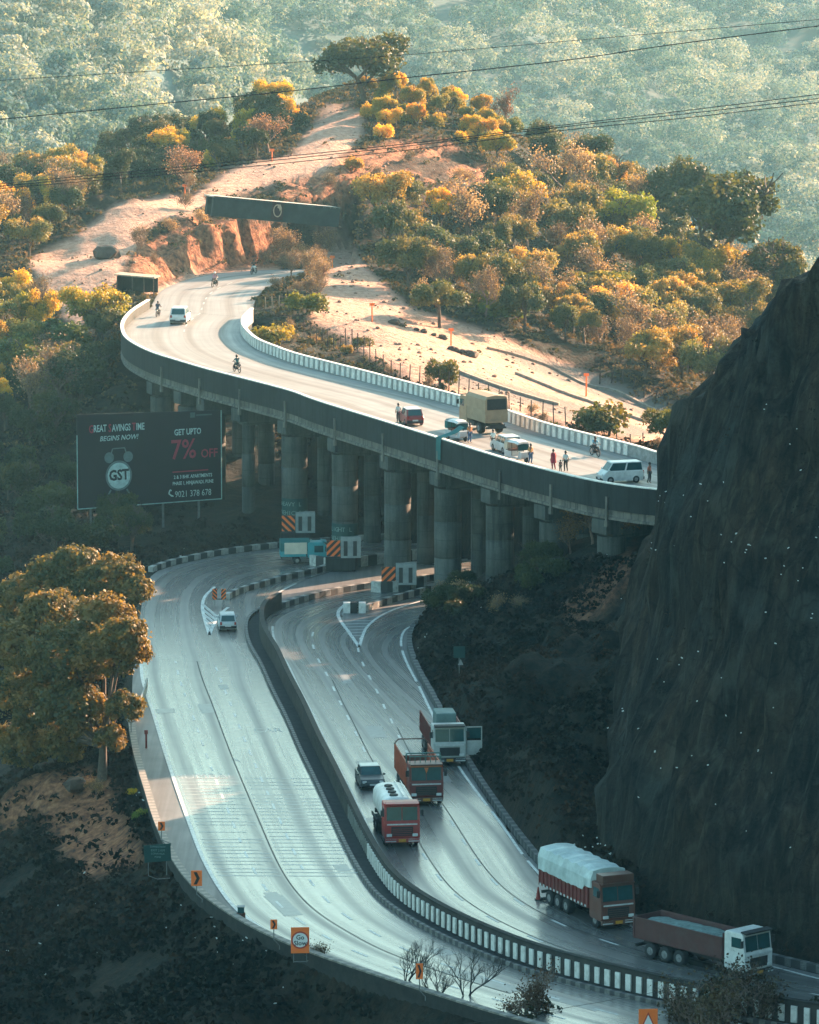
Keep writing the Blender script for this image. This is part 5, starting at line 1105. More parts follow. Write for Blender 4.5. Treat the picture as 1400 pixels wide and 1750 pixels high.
def truck(label, loc, rz, cab, cargo, style, L=8.5, Wd=2.4, trim=None, axles=2, band=None, door=False, name='cargo_truck', cat='truck', group=None):
    root = empty(name, loc, rz, label, cat, group); h = L / 2; w = Wd / 2; cf, cb = h, h - 1.75; z0, z1 = .75, 2.95 if style != 'pickup' else 2.0
    trim = trim or cab
    prof = [(cb, z0), (cb, z1 - .12), (cb + .12, z1), (cf - .38, z1), (cf - .2, z1 - .12), (cf - .06, z0 + 1.02), (cf, z0 + .95), (cf, z0 - .05), (cf - .08, z0 - .2), (cb + .1, z0 - .2)]
    mb = MB(); rings = [[(a, yy * k, b_) for a, b_ in prof] for yy, k in ((-w, 1), (w, 1))]; mb.loft(rings, smooth=False); mb.build('cab', [cab], root, bevel=.06)
    # glass, split in two panes
    for s in (-1, 1):
        mb = MB(); a0 = s * .03; a1 = s * (w - .16)
        f0 = [(cf - .035, a0, z0 + 1.08), (cf - .035, a1, z0 + 1.08), (cf - .165, a1, z1 - .22), (cf - .165, a0, z1 - .22)]; mb.loft([[(x - .05, y, z) for x, y, z in f0], f0], smooth=False); mb.build('windscreen', [M_GLASS], root)
        mb = MB(); mb.box((cf - .72, s * (w + .008), z1 - .62), (.82, .03, .62)); mb.build('side_window', [M_GLASS], root, bevel=.02)
        mb = MB(); mb.box((cf + .03, s * (w - .32), z0 + .08), (.1, .36, .2)); mb.build('headlight', [M_LAMP], root, bevel=.03)
        mb = MB(); mb.box((cf - .1, s * (w + .16), z1 - .62), (.08, .2, .42)); mb.tube((cf - .1, s * w, z1 - .4), (cf - .1, s * (w + .16), z1 - .45), .02); mb.build('mirror', [M_CHAS], root)
        mb = MB(); mb.box((cf + .06, s * (w - .42), z0 - .32), (.16, .72, .07)); mb.box((cf + .06, s * (w - .42), z0 - .18), (.14, .72, .05)); mb.build('bumper_bar', [M_CHROME], root)
        for k, xx in enumerate([cf - .95] + [-h + 1.5 + 1.25 * j for j in range(axles)]): wheel(root, xx, s * (w - (.16 if k == 0 else .22)), .5 if style != 'pickup' else .34, .28 if k == 0 else .48)
    mb = MB(); mb.box((cf + .015, 0, z0 + .34), (.05, Wd * .62, .62)); gr = mb.build('grille', [M_CHAS], root, bevel=.02)
    mb = MB(); [mb.box((cf + .045, 0, z0 + .12 + .13 * k), (.02, Wd * .56, .03)) for k in range(4)]; mb.build('grille_bar', [trim], gr)
    mb = MB(); mb.box((cf + .03, 0, z0 + .82), (.04, Wd * .86, .09)); mb.build('trim_strip', [M_CHROME], root)
    mb = MB(); mb.box((cf + .02, 0, z0 - .27), (.22, Wd * .98, .3)); mb.build('bumper', [trim], root, bevel=.04)
    mb = MB(); mb.box((cf + .15, 0, z0 - .27), (.03, .5, .2)); mb.build('number_plate', [M_PLATE], root)
    mb = MB(); mb.box((cf - .2, 0, z1 + .02), (.5, Wd * .94, .1), ry=.12); mb.build('sun_visor', [trim], root, bevel=.02)
    for s in (-1, 1):
        pass
    mb = MB(); mb.box((-.2, 0, .78), (L - .8, .9, .26)); mb.box((-h + .1, 0, .62), (.12, Wd * .9, .18)); mb.box((cb - .9, w * .72, .72), (1.1, .4, .42)); mb.build('chassis', [M_CHAS], root)
    b0, b1, zb = -h, cb - .12, 1.08
    if door:
        mb = MB(); mb.box((cf - .3 + .0, (w + .62), z0 + .55), (.06, 1.2, 1.05)); mb.box((cf - .3, (w + .62), z1 - .12), (.06, 1.2, .07)); mb.box((cf - .3, (w + .06), z1 - .6), (.06, .08, 1.0)); mb.box((cf - .3, (w + 1.18), z1 - .6), (.06, .08, 1.0)); dr = mb.build('open_door', [cab], root); dr['label'] = 'pale cab door swung wide open'
        mb = MB(); mb.box((cf - .3, (w + .62), z1 - .58), (.02, 1.05, .78)); mb.build('window', [M_GLASS], dr)
    if style in ('stake', 'bare_bed'):
        hh = 1.75 if style == 'stake' else 1.5
        mb = MB(); mb.box(((b0 + b1) / 2, 0, zb), (b1 - b0, Wd, .14)); mb.build('cargo_floor', [cargo], root)
        for s in (-1, 1):
            mb = MB(); mb.box(((b0 + b1) / 2, s * (w - .03), zb + .5), (b1 - b0, .05, .9)); nb = 13
            for k in range(nb): mb.box((b0 + .05 + (b1 - b0 - .1) * k / (nb - 1), s * (w + .015), zb + hh / 2), (.09, .09, hh))
            for zz in (.95, 1.25, hh - .05): mb.box(((b0 + b1) / 2, s * (w - .02), zb + zz), (b1 - b0, .06, .1))
            mb.build('side_panel', [cargo], root)
        mb = MB(); mb.box((b1, 0, zb + hh / 2), (.06, Wd, hh)); mb.build('front_board', [cargo], root)
        if style == 'stake':
            mb = MB(); mb.box((b0, 0, zb + .45), (.06, Wd, .9)); mb.path([(b0, -w, zb + .9), (b0, -w, zb + hh + .1), (b0, -w + .25, zb + hh + .35), (b0, w - .25, zb + hh + .35), (b0, w, zb + hh + .1), (b0, w, zb + .9)], .05); mb.build('tail_frame', [trim], root)
            mb = MB(); mb.path([(b1 + .1, -w, z1 - .2), (b1 + .1, -w, z1 + .5), (b1 + .1, w, z1 + .5), (b1 + .1, w, z1 - .2)], .05); [mb.box((cf - .55, y, z1 + .25), (.05, .05, .5)) for y in np.linspace(-w + .1, w - .1, 7)]; mb.box((cf - .55, 0, z1 + .5), (.06, Wd * .95, .07)); mb.build('roof_rack', [simple('teal_rack', (.06, .16, .15), .6)], root)
            mb = MB(); mb.box((cf - .13, 0, z1 - .1), (.06, Wd * .96, .14)); mb.add([(cf + .0, -.16, z1 - .2), (cf + .0, .16, z1 - .2), (cf + .01, 0, z1 - .62)], [(0, 1, 2)]); mb.build('painted_visor', [paint('orange', (.55, .16, .05))], root, fix=False)
        else:
            mb = MB(); mb.box((b1 - 1.4, 0, zb + 1.6), (2.2, Wd * .62, 1.7)); mb.build('canvas_load', [simple('grey_canvas', (.12, .19, .19), .8, .2, 1.5)], root, bevel=.1)
    elif style == 'tank':
        mb = MB(); rg = []
        for xx, k in ((b0, .72), (b0 + .12, .92), (b0 + .5, 1), (b1 - .5, 1), (b1 - .1, .94), (b1, .75)): rg.append([(xx, (w - .02) * k * math.copysign(abs(math.cos(q * math.pi / 10)) ** .62, math.cos(q * math.pi / 10)), zb + .98 + .95 * k * math.copysign(abs(math.sin(q * math.pi / 10)) ** .62, math.sin(q * math.pi / 10))) for q in range(20)])
        mb.loft(rg); mb.build('tank', [cargo], root)
        for k in range(4):
            mb = MB(); xx = b1 - .9 - k * 1.05; mb.tube((xx, -.25, zb + 1.9), (xx, -.25, zb + 2.02), .30, .28, 14); mb.build('hatch_lid', [M_CHAS], root)
        mb = MB(); mb.box(((b0 + b1) / 2, .35, zb + 2.0), (b1 - b0 - .8, .04, .05)); mb.box(((b0 + b1) / 2, .75, zb + 1.98), (b1 - b0 - .8, .04, .05)); mb.build('walkway_rail', [M_CHROME], root)
        mb = MB(); [mb.box((b0 + .9 + k * 1.5, 0, zb + .05), (.2, Wd * .9, .3)) for k in range(3)]; [mb.box((-h + 2.1, s * (w + .04), .95), (2.9, .1, .18)) for s in (-1, 1)]; mb.build('tank_cradle', [M_CHAS], root)
    elif style == 'tarp':
        mb = MB(); mb.box(((b0 + b1) / 2, 0, zb + .75), (b1 - b0, Wd, 1.5)); nb = 14
        for s in (-1, 1):
            for k in range(nb): mb.box((b0 + .06 + (b1 - b0 - .12) * k / (nb - 1), s * (w + .03), zb + .72), (.1, .07, 1.42))
        mb.build('cargo_body', [cargo], root)
        for s in (-1, 1):
            for k in range(nb): mb = MB(); mb.box((b0 + .3 + (b1 - b0 - .6) * k / (nb - 1), s * (w + .075), zb + .1), (.2, .03, .14)); mb.build('painted_mark', [M_CHROME], root)
        nx, rg = 26, []; rr = random.Random(6)
        for k in range(nx):
            xx = b0 - .05 + (b1 + .55 - b0) * k / (nx - 1); j = lambda: rr.uniform(-.035, .035); zt = zb + 2.55 + j() + .05 * math.sin(k * 1.6)
            rg.append([(xx, -w - .1 + j(), zb + 1.05 + j() + (.35 if k > nx - 5 else 0)), (xx, -w - .08 + j(), zb + 1.9), (xx, -w + .1, zt - .12), (xx, -w * .5, zt + j()), (xx, 0, zt + .03 + j()), (xx, w * .5, zt + j()), (xx, w - .1, zt - .12), (xx, w + .08 + j(), zb + 1.9), (xx, w + .1 + j(), zb + 1.05 + (.35 if k > nx - 5 else 0))])
        mb = MB(); mb.loft(rg, smooth=False); mb.build('tarpaulin', [simple('white_tarpaulin', (.50, .58, .56), .6, .22, 1.2, dirt=(.32, .40, .39))], root)
        for k in (3, 7, 11, 15, 19): pass
        mb = MB(); mb.box((cf - .5, 0, z1 + .3), (1.0, Wd * .9, .5)); mb.build('luggage_box', [trim], root, bevel=.04)
    elif style == 'tipper':
        mb = MB(); t = .07
        for s in (-1, 1):
            mb.box(((b0 + b1) / 2, s * (w - t / 2), zb + .72), (b1 - b0, t, 1.24)); [mb.box((b0 + .1 + (b1 - b0 - .2) * k / 8, s * (w + .02), zb + .72), (.1, .06, 1.2)) for k in (0, 8)]; mb.box(((b0 + b1) / 2, s * (w + .03), zb + 1.33), (b1 - b0, .1, .1))
        mb.box((b0, 0, zb + .7), (t, Wd, 1.3)); mb.box((b1, 0, zb + .85), (t, Wd, 1.6)); mb.box(((b0 + b1) / 2, 0, zb + .08), (b1 - b0, Wd - .02, .14)); mb.build('tipper_body', [cargo], root)
        rg = []; rr = random.Random(2)
        for k in range(14):
            xx = b0 + .2 + (b1 - b0 - .4) * k / 13; rg.append([(xx, y, zb + 1.0 + (.32 * math.cos(y * 1.2) * math.sin(.3 + k * .2) + rr.uniform(-.05, .05))) for y in np.linspace(-w + .1, w - .1, 8)])
        mb = MB(); V_ = [p for r_ in rg for p in r_]; mb.add(V_, [(a * 8 + b_, a * 8 + b_ + 1, a * 8 + b_ + 9, a * 8 + b_ + 8) for a in range(13) for b_ in range(7)]); mb.build('gravel_load', [simple('teal_cover', (.13, .19, .18), .9, .4, 3.0)], root, fix=False)
    elif style == 'army':
        mb = MB(); mb.box(((b0 + b1) / 2, 0, zb + .55), (b1 - b0, Wd, 1.1)); mb.build('cargo_body', [cargo], root, bevel=.03)
        rg = []
        for xx in np.linspace(b0 + .01, b1 + .3, 7): rg.append([(xx, -w, zb + 1.08), (xx, -w * .98, zb + 2.0), (xx, -w * .8, zb + 2.3), (xx, 0, zb + 2.42), (xx, w * .8, zb + 2.3), (xx, w * .98, zb + 2.0), (xx, w, zb + 1.08)])
        mb = MB(); mb.loft(rg, smooth=False); mb.build('canvas_top', [simple('tan_canvas', (.36, .26, .17), .85, .15, 1.0)], root)
        mb = MB(); mb.box((b0 - .02, 0, zb + 1.62), (.03, Wd * .84, .95)); mb.build('rear_opening', [M_CHAS], root, bevel=.0)
        mb = MB(); mb.box((b0 - .05, 0, zb + .1), (.1, Wd * .8, .2)); [mb.box((b0 - .04, s * .8, zb + .5), (.06, .5, .5)) for s in (-1, 1)]; mb.build('tailgate', [cargo], root)
        mb = MB(); mb.box((b0 - .08, 0, zb - .3), (.12, Wd * .7, .3)); mb.build('rear_bumper', [M_CHAS], root)
    elif style == 'pickup':
        mb = MB(); mb.box(((b0 + b1) / 2, 0, .95), (b1 - b0, Wd, .5)); mb.build('cargo_body', [cargo], root, bevel=.02)
        rg = []
        for xx in np.linspace(b0, b1 + .35, 6): rg.append([(xx, -w, 1.2), (xx, -w * .97, 1.95), (xx, -w * .7, 2.22), (xx, 0, 2.3), (xx, w * .7, 2.22), (xx, w * .97, 1.95), (xx, w, 1.2)])
        mb = MB(); mb.loft(rg, smooth=False); cv = mb.build('canvas_top', [simple('teal_canvas', (.015, .13, .13), .8, .15, 1.0)], root)
        for s in (-1, 1):
            mb = MB(); mb.box(((b0 + b1) / 2 + .2, s * (w + .03), 1.48), ((b1 - b0) * .88, .04, 1.05)); mb.build('side_flap', [simple('beige_canvas', (.66, .58, .46), .8, .12, 2.0)], cv)
    return root
def heading(line, x, y):
    i = int(np.argmin(np.hypot(line[:, 0] - x, line[:, 1] - y))); i = max(2, min(len(line) - 3, i)); d = line[i + 2] - line[i - 2]; return math.atan2(d[1], d[0])
M_WH, M_RED = paint('white', (.66, .67, .64)), paint('red', (.36, .035, .03)); M_MAR = paint('maroon', (.16, .03, .025), .5); M_TAN = paint('tan', (.34, .25, .16), .7); M_ORG = paint('orange_red', (.40, .10, .05), .6); M_DK = paint('dark_grey', (.03, .04, .042), .3, (.04, .04, .04)); M_TEAL = paint('teal', (.05, .32, .36), .4, (.05, .2, .22)); M_SIL = paint('silver', (.50, .54, .54), .35)
RCm = between(MW, RCr, .5, 400); LCm = between(LCl, LCr3, .5, 400)
def on(px, py, z=0.012): return P(px, py, z)
def place(fn, px, py, line, z=.012, rev=False, turn=0.0, **kw):
    a = on(px, py, z); rz = heading(line, a[0], a[1]) + (math.pi if rev else 0) + turn; return fn(loc=a, rz=rz, **kw)
place(truck, 676, 1427, RCm, label='red cement tanker truck with white roof and four round lids, nearest of the three trucks', cab=M_RED, cargo=M_WH, style='tank', L=7.8, name='tanker_truck')
place(truck, 716, 1357, RCm, label='orange and maroon open stake truck following the red tanker', cab=M_MAR, cargo=M_ORG, style='stake', L=8.4, trim=paint('brown', (.12, .05, .035)), name='stake_truck')
place(truck, 757, 1290, RCm, label='old white cabbed truck with one cab door open, rearmost of the three trucks', cab=paint('dusty_white', (.42, .45, .43), .6), cargo=M_MAR, style='bare_bed', L=8.6, door=True, trim=M_CHAS, name='open_bed_truck')
place(truck, 1003, 1562, RCm, label='maroon truck with a pale tarpaulin over its load beside the cliff', cab=paint('rust_maroon', (.14, .055, .04), .6), cargo=M_MAR, style='tarp', L=9.2, trim=paint('brown', (.12, .05, .035)), axles=3, name='tarpaulin_truck')
place(truck, 1200, 1650, RCm, label='dark red tipper truck with a white cab at the lower right', cab=M_WH, cargo=paint('dark_red', (.085, .03, .028), .7), style='tipper', L=9.6, axles=3, trim=M_CHAS, name='tipper_truck')
place(car, 632, 1341, RCm, label='dark grey sedan driving beside the stake truck', cat='car', name='sedan_car', mat=M_DK, L=4.2, Wd=1.7, Hh=1.45, style='sedan', roofmat=paint('pale_grey', (.45, .48, .47), .3))
place(car, 388, 1074, LCm, rev=True, label='silver white hatchback driving away on the left carriageway', cat='car', name='hatchback_car', mat=M_SIL, L=3.5, Wd=1.5, Hh=1.42, style='hatch')
a = on(518, 962); truck('small teal pickup truck with a canvas cover under the viaduct', a, R(6), M_TEAL, M_TEAL, 'pickup', L=4.2, Wd=1.6, axles=1, name='pickup_truck', cat='pickup')
DKm = between(DKo, DKi, .5, 400)
def deck(px, py): return P(px, py, 14.01)
UPL = np.vstack([between(URl, URr, .5, 60)[::-1], DKm])
def dplace(fn, px, py, rev=True, turn=0.0, **kw):
    a = deck(px, py); ab = kw.pop('absrz', None); return fn(loc=a, rz=R(ab) if ab is not None else heading(UPL, a[0], a[1]) + (math.pi if rev else 0) + turn, **kw)
dplace(car, 308, 551, absrz=86, label='white sport utility car driving away near the far end of the viaduct', cat='car', name='utility_car', mat=M_WH, L=4.2, Wd=1.78, Hh=1.7, style='suv')
dplace(car, 702, 724, turn=-.15, label='dark red hatchback with pale roof next to the viaduct parapet', cat='car', name='hatchback_car', mat=paint('crimson', (.24, .03, .035), .35), L=3.6, Wd=1.6, Hh=1.5, style='hatch', roofmat=M_WH)
dplace(car, 866, 772, turn=-.1, label='pale silver car between the parapet and the tan lorry', cat='car', name='hatchback_car', mat=M_SIL, L=3.9, Wd=1.65, Hh=1.5, style='hatch')
dplace(truck, 826, 736, label='tan lorry with a canvas top parked on the viaduct', cab=M_TAN, cargo=M_TAN, style='army', L=6.0, Wd=2.15, axles=1, name='canvas_lorry', cat='lorry')
dplace(car, 1060, 824, turn=1.25, label='white minivan at the end of the viaduct beside the cliff', cat='van', name='mini_van', mat=M_WH, L=3.6, Wd=1.6, Hh=1.75, style='van')
def rickshaw(loc, rz, label, hood):
    root = empty('auto_rickshaw', loc, rz, label, 'auto rickshaw', 'auto rickshaws on the viaduct'); w = .62
    mb = MB(); mb.prism([(-1.2, .3), (-1.2, .85), (-.2, .85), (-.1, .45), (.75, .45), (1.05, .95), (1.25, .9), (1.3, .45), (1.1, .3)], -w, w, 'y'); mb.build('body', [M_SIL], root, bevel=.03)
    rg = [[(xx, -w, 1.0), (xx, -w, 1.6), (xx, -w * .7, 1.78), (xx, 0, 1.82), (xx, w * .7, 1.78), (xx, w, 1.6), (xx, w, 1.0)] for xx in (-1.2, -.75)]
    mb = MB(); mb.loft(rg, smooth=False); mb.build('rear_hood', [hood], root)
    mb = MB(); mb.loft([[(xx, -w, 1.6 - d), (xx, -w * .7, 1.78 - d), (xx, 0, 1.82 - d), (xx, w * .7, 1.78 - d), (xx, w, 1.6 - d), (xx, 0, 1.66 - d)] for xx, d in ((-1.2, 0), (.3, .0), (.75, .1))], smooth=False); mb.build('roof', [M_WH], root)
    mb = MB(); [mb.tube((.72, s * w * .95, .9), (.62, s * w * .95, 1.6), .025) for s in (-1, 1)]; [mb.tube((-.1, s * w * .97, .5), (-.1, s * w * .97, 1.6), .025) for s in (-1, 1)]; mb.build('pillar', [M_CHAS], root)
    mb = MB(); mb.box((.74, 0, 1.27), (.03, w * 1.8, .55), ry=-.15); mb.build('windscreen', [M_GLASS], root)
    mb = MB(); mb.box((-.55, 0, .95), (.5, w * 1.7, .2)); mb.build('seat', [paint('brown', (.12, .05, .035))], root, bevel=.03)
    wheel(root, 1.15, .001, .26, .12); wheel(root, -.85, w - .1, .26, .14); wheel(root, -.85, -(w - .1), .26, .14); return root
dplace(rickshaw, 783, 752, rev=False, turn=.15, label='auto rickshaw with pale roof and teal side sheet beside the tan lorry', hood=simple('teal_canvas', (.015, .13, .13), .8, .15, 1.0))
dplace(rickshaw, 886, 788, rev=False, turn=.15, label='auto rickshaw with cream roof just right of the silver car', hood=paint('cream', (.50, .45, .36), .7))
# teal sheet hanging over the parapet
def sheet():
    p = at_px(770, 15)[0]; q = P(757, 748, 15.05); rg = MB(); A = P(790, 729, 16.2); t = at_px(762, 15)[1]; n_ = at_px(762, 15)[2]
    c0 = Vector((q[0] - n_[0] * .36, q[1] - n_[1] * .36, 15.08)); ex = Vector((t[0], t[1], 0))
    rows = []
    for k, (f, dz) in enumerate([(0, 0), (.35, -.06), (.7, -.03), (1, 0)]):
        a_ = Vector(A) * (1 - f) + c0 * f + Vector((0, 0, dz * 3)); rows.append([a_ - ex * .55, a_ - ex * .2 + Vector((0, 0, .04)), a_ + ex * .2, a_ + ex * .55])
    for dz in (.6, 1.2, 1.9): rows.append([c0 + Vector((-n_[0] * .06, -n_[1] * .06, -dz)) + ex * s for s in (-.5, -.18, .16, .48)])
    n = 4; rg.add([p_ for r_ in rows for p_ in r_], [(a_ * n + b_, a_ * n + b_ + 1, a_ * n + n + b_ + 1, a_ * n + n + b_) for a_ in range(len(rows) - 1) for b_ in range(3)])
    o = rg.build('teal_tarpaulin', [MATS['teal_canvas']], fix=False); sm = o.modifiers.new('thick', 'SOLIDIFY'); sm.thickness = .02; tag(o, 'teal sheet hanging from the rickshaw over the viaduct parapet', 'tarpaulin')
sheet()

# ================================================================== people and two-wheelers
def skin_mesh(name, joints, edges, mat, sub=1):
    """joints: {name:(x,y,z,r)}; returns evaluated mesh"""
    keys = list(joints); me = bpy.data.meshes.new(name + '_cage'); me.from_pydata([joints[k][:3] for k in keys], [(keys.index(a), keys.index(b)) for a, b in edges], []); o = bpy.data.objects.new('cage', me); COL.objects.link(o)
    md = o.modifiers.new('skin', 'SKIN'); sv = me.skin_vertices[0].data
    for i, k in enumerate(keys): sv[i].radius = (joints[k][3], joints[k][3])
    sv[0].use_root = True; o.modifiers.new('sub', 'SUBSURF').levels = sub; o.modifiers['sub'].render_levels = sub
    dg = bpy.context.evaluated_depsgraph_get(); dg.update(); m2 = bpy.data.meshes.new_from_object(o.evaluated_get(dg)); m2.name = name; m2.materials.clear(); m2.materials.append(mat)
    for p in m2.polygons: p.use_smooth = True
    bpy.data.objects.remove(o); return m2
M_SKIN = simple('skin', (.24, .12, .075), .6, .12, 6.0); M_HAIR = simple('black_hair', (.015, .013, .012), .6)
def pose(kind):
    if kind == 'stand': J = dict(pel=(0, 0, .93, .12), spn=(.01, 0, 1.12, .115), chs=(.02, 0, 1.32, .13), nck=(.02, 0, 1.47, .055), hd=(.03, 0, 1.60, .085), tp=(.03, 0, 1.70, .07), shl=(.01, .17, 1.40, .055), ell=(-.02, .24, 1.14, .042), wrl=(.06, .26, .92, .028), shr=(.01, -.17, 1.40, .055), elr=(-.05, -.24, 1.14, .042), wrr=(.0, -.27, .92, .028), hil=(0, .09, .90, .09), knl=(.06, .10, .50, .06), anl=(-.02, .10, .09, .038), tol=(.14, .11, .03, .03), hir=(0, -.09, .90, .09), knr=(.0, -.10, .50, .06), anr=(-.14, -.10, .10, .038), tor=(.0, -.11, .03, .03))
    else: J = dict(pel=(-.12, 0, .86, .13), spn=(-.10, 0, 1.05, .12), chs=(-.03, 0, 1.25, .13), nck=(.02, 0, 1.40, .055), hd=(.05, 0, 1.52, .085), tp=(.05, 0, 1.62, .07), shl=(-.03, .17, 1.33, .055), ell=(.12, .25, 1.13, .042), wrl=(.36, .26, 1.04, .028), shr=(-.03, -.17, 1.33, .055), elr=(.12, -.25, 1.13, .042), wrr=(.36, -.26, 1.04, .028), hil=(-.10, .10, .84, .09), knl=(.28, .19, .70, .065), anl=(.12, .18, .30, .04), tol=(.30, .19, .26, .03), hir=(-.10, -.10, .84, .09), knr=(.28, -.19, .70, .065), anr=(.12, -.18, .30, .04), tor=(.30, -.19, .26, .03))
    E = [('pel', 'spn'), ('spn', 'chs'), ('chs', 'nck'), ('nck', 'hd'), ('hd', 'tp'), ('chs', 'shl'), ('shl', 'ell'), ('ell', 'wrl'), ('chs', 'shr'), ('shr', 'elr'), ('elr', 'wrr'), ('pel', 'hil'), ('hil', 'knl'), ('knl', 'anl'), ('anl', 'tol'), ('pel', 'hir'), ('hir', 'knr'), ('knr', 'anr'), ('anr', 'tor')]
    body = dict(J); Eb = list(E)
    for s, y in (('l', 1), ('r', -1)):       # palm and five fingers
        w = np.array(J['wr' + s][:3]); e = np.array(J['el' + s][:3]); d = (w - e) / np.linalg.norm(w - e); pm = w + d * .07; body['pm' + s] = (*pm, .026); Eb.append(('wr' + s, 'pm' + s)); side = np.array([1, 0, 0]) if kind == 'stand' else np.array([0, 1.0, 0]); curl = np.array([0, -y * .03, 0]) if kind == 'stand' else np.array([0, 0, -.04])
        for k, (of, ln) in enumerate(((-.028, .055), (-.01, .068), (.01, .065), (.028, .05))):
            f1 = pm + side * of + d * .03; f2 = f1 + d * ln * .6 + curl * .5; body[f'f{k}{s}'] = (*f1, .010); body[f'g{k}{s}'] = (*f2, .008); Eb += [('pm' + s, f'f{k}{s}'), (f'f{k}{s}', f'g{k}{s}')]
        t1 = w + d * .03 + side * .035; t2 = t1 + d * .03 + side * .02 + curl * .4; body['t' + s] = (*t1, .011); body['u' + s] = (*t2, .009); Eb += [('wr' + s, 't' + s), ('t' + s, 'u' + s)]
    sh = {k: (*J[k][:3], J[k][3] + .022) for k in ('pel', 'spn', 'chs', 'shl', 'ell', 'shr', 'elr')}; sh['pel'] = (*J['pel'][:3], J['pel'][3] + .03); Es = [e for e in E if e[0] in sh and e[1] in sh]
    tr = {k: (*J[k][:3], J[k][3] + .02) for k in ('pel', 'hil', 'knl', 'anl', 'hir', 'knr', 'anr')}; Et = [e for e in E if e[0] in tr and e[1] in tr]
    return J, (body, Eb), (sh, Es), (tr, Et)
POSES = {}
def person(loc, rz, kind, shirt, trousers, label, head='hair', headmat=None, scale=1.0, extra=None):
    if kind not in POSES:
        J, b_, s_, t_ = pose(kind); POSES[kind] = (J, skin_mesh('body', *b_, M_SKIN), skin_mesh('shirt', *s_, M_WHITE), skin_mesh('trousers', *t_, M_WHITE))
    J, bm_, sm_, tm_ = POSES[kind]; root = empty('person', loc, rz, label, 'person'); root.scale = (scale,) * 3
    link(bpy.data.objects.new('body', bm_), root)
    for nm, m0, mt in (('shirt', sm_, shirt), ('trousers', tm_, trousers)):
        o = link(bpy.data.objects.new(nm, m0), root); o.material_slots[0].link = 'OBJECT'; o.material_slots[0].material = mt
    h = J['hd']; mb = MB(); hm = headmat or M_HAIR; k = 1.18 if head == 'helmet' else 1.0
    mb.blob((h[0] - .015, 0, h[2] + .05), (.118 * k, .105 * k, .125 * k), 12, 8); mb.build('helmet' if head == 'helmet' else 'hair', [hm], root)
    mb = MB(); mb.blob((h[0] + .095, 0, h[2] - .01), (.022, .016, .03), 6, 4); mb.build('nose', [M_SKIN], root)
    for s in (-1, 1):
        mb = MB(); mb.blob((h[0] + .086, s * .034, h[2] + .018), (.012, .015, .010), 6, 4); mb.build('eye', [M_HAIR], root)
        mb = MB(); mb.blob((h[0] + .0, s * .092, h[2]), (.022, .012, .034), 6, 4); mb.build('ear', [M_SKIN], root)
    mb = MB(); mb.box((h[0] + .086, 0, h[2] - .05), (.012, .05, .010)); mb.build('mouth', [simple('lips', (.16, .06, .05), .6)], root)
    if extra == 'shawl':
        mb = MB(); rg = [[(c_[0] + rx * math.cos(q * math.pi / 6), ry * math.sin(q * math.pi / 6), z) for q in range(12)] for c_, rx, ry, z in (((-.02, 0), .24, .27, .62), ((0, 0), .2, .25, .95), ((.0, 0), .17, .25, 1.3), ((.0, 0), .10, .14, 1.45))]; mb.loft(rg, caps=False); mb.build('shawl', [shirt], root)
    return root
def cloth(n, c_): return simple('cloth_' + n, c_, .85, .15, 6.0)
def bike(loc, rz, label, mat, scooter=False):
    root = empty('motorcycle', loc, rz, label, 'motorcycle')
    for xx, nm in ((.62, 'f'), (-.62, 'r')):
        mb = MB(); rg = []
        for q in range(18):
            w = q * math.pi / 9; rg.append([(xx + (.30 + .045 * math.cos(v)) * math.cos(w), .045 * math.sin(v), .33 + (.30 + .045 * math.cos(v)) * math.sin(w)) for v in (0, 1.57, 3.14, 4.71)])
        rg.append(rg[0]); mb.loft(rg, caps=False); t = mb.build('wheel', [M_TYRE], root); mb = MB(); mb.tube((xx, -.05, .33), (xx, .05, .33), .05); [mb.tube((xx, 0, .33), (xx + .28 * math.cos(v), 0, .33 + .28 * math.sin(v)), .012, n=4) for v in np.arange(0, 6.2, 1.05)]; mb.build('spokes', [M_RIM], t)
    mb = MB(); mb.path([(.62, .06, .33), (.45, .06, .8), (.38, .0, 1.0)], .028); mb.path([(-.62, .08, .33), (-.1, .06, .45), (.4, .0, .85)], .03); mb.blob((.02, 0, .42), (.22, .14, .17), 8, 6); mb.build('frame', [M_CHAS], root)
    mb = MB(); mb.blob((.17, 0, .80), (.28, .14, .13), 10, 6); mb.build('fuel_tank', [mat], root)
    mb = MB(); mb.box((-.32, 0, .78), (.7, .24, .09), ry=.06); mb.build('seat', [M_CHAS], root, bevel=.03)
    mb = MB(); mb.box((-.66, 0, .72), (.3, .18, .1)); mb.build('tail', [mat], root, bevel=.03)
    mb = MB(); mb.path([(.30, .36, 1.02), (.38, .12, 1.0), (.38, -.12, 1.0), (.30, -.36, 1.02)], .018); mb.build('handlebar', [M_CHAS], root)
    mb = MB(); mb.blob((.47, 0, .90), (.08, .09, .09), 8, 6); mb.build('headlight', [M_LAMP], root); return root
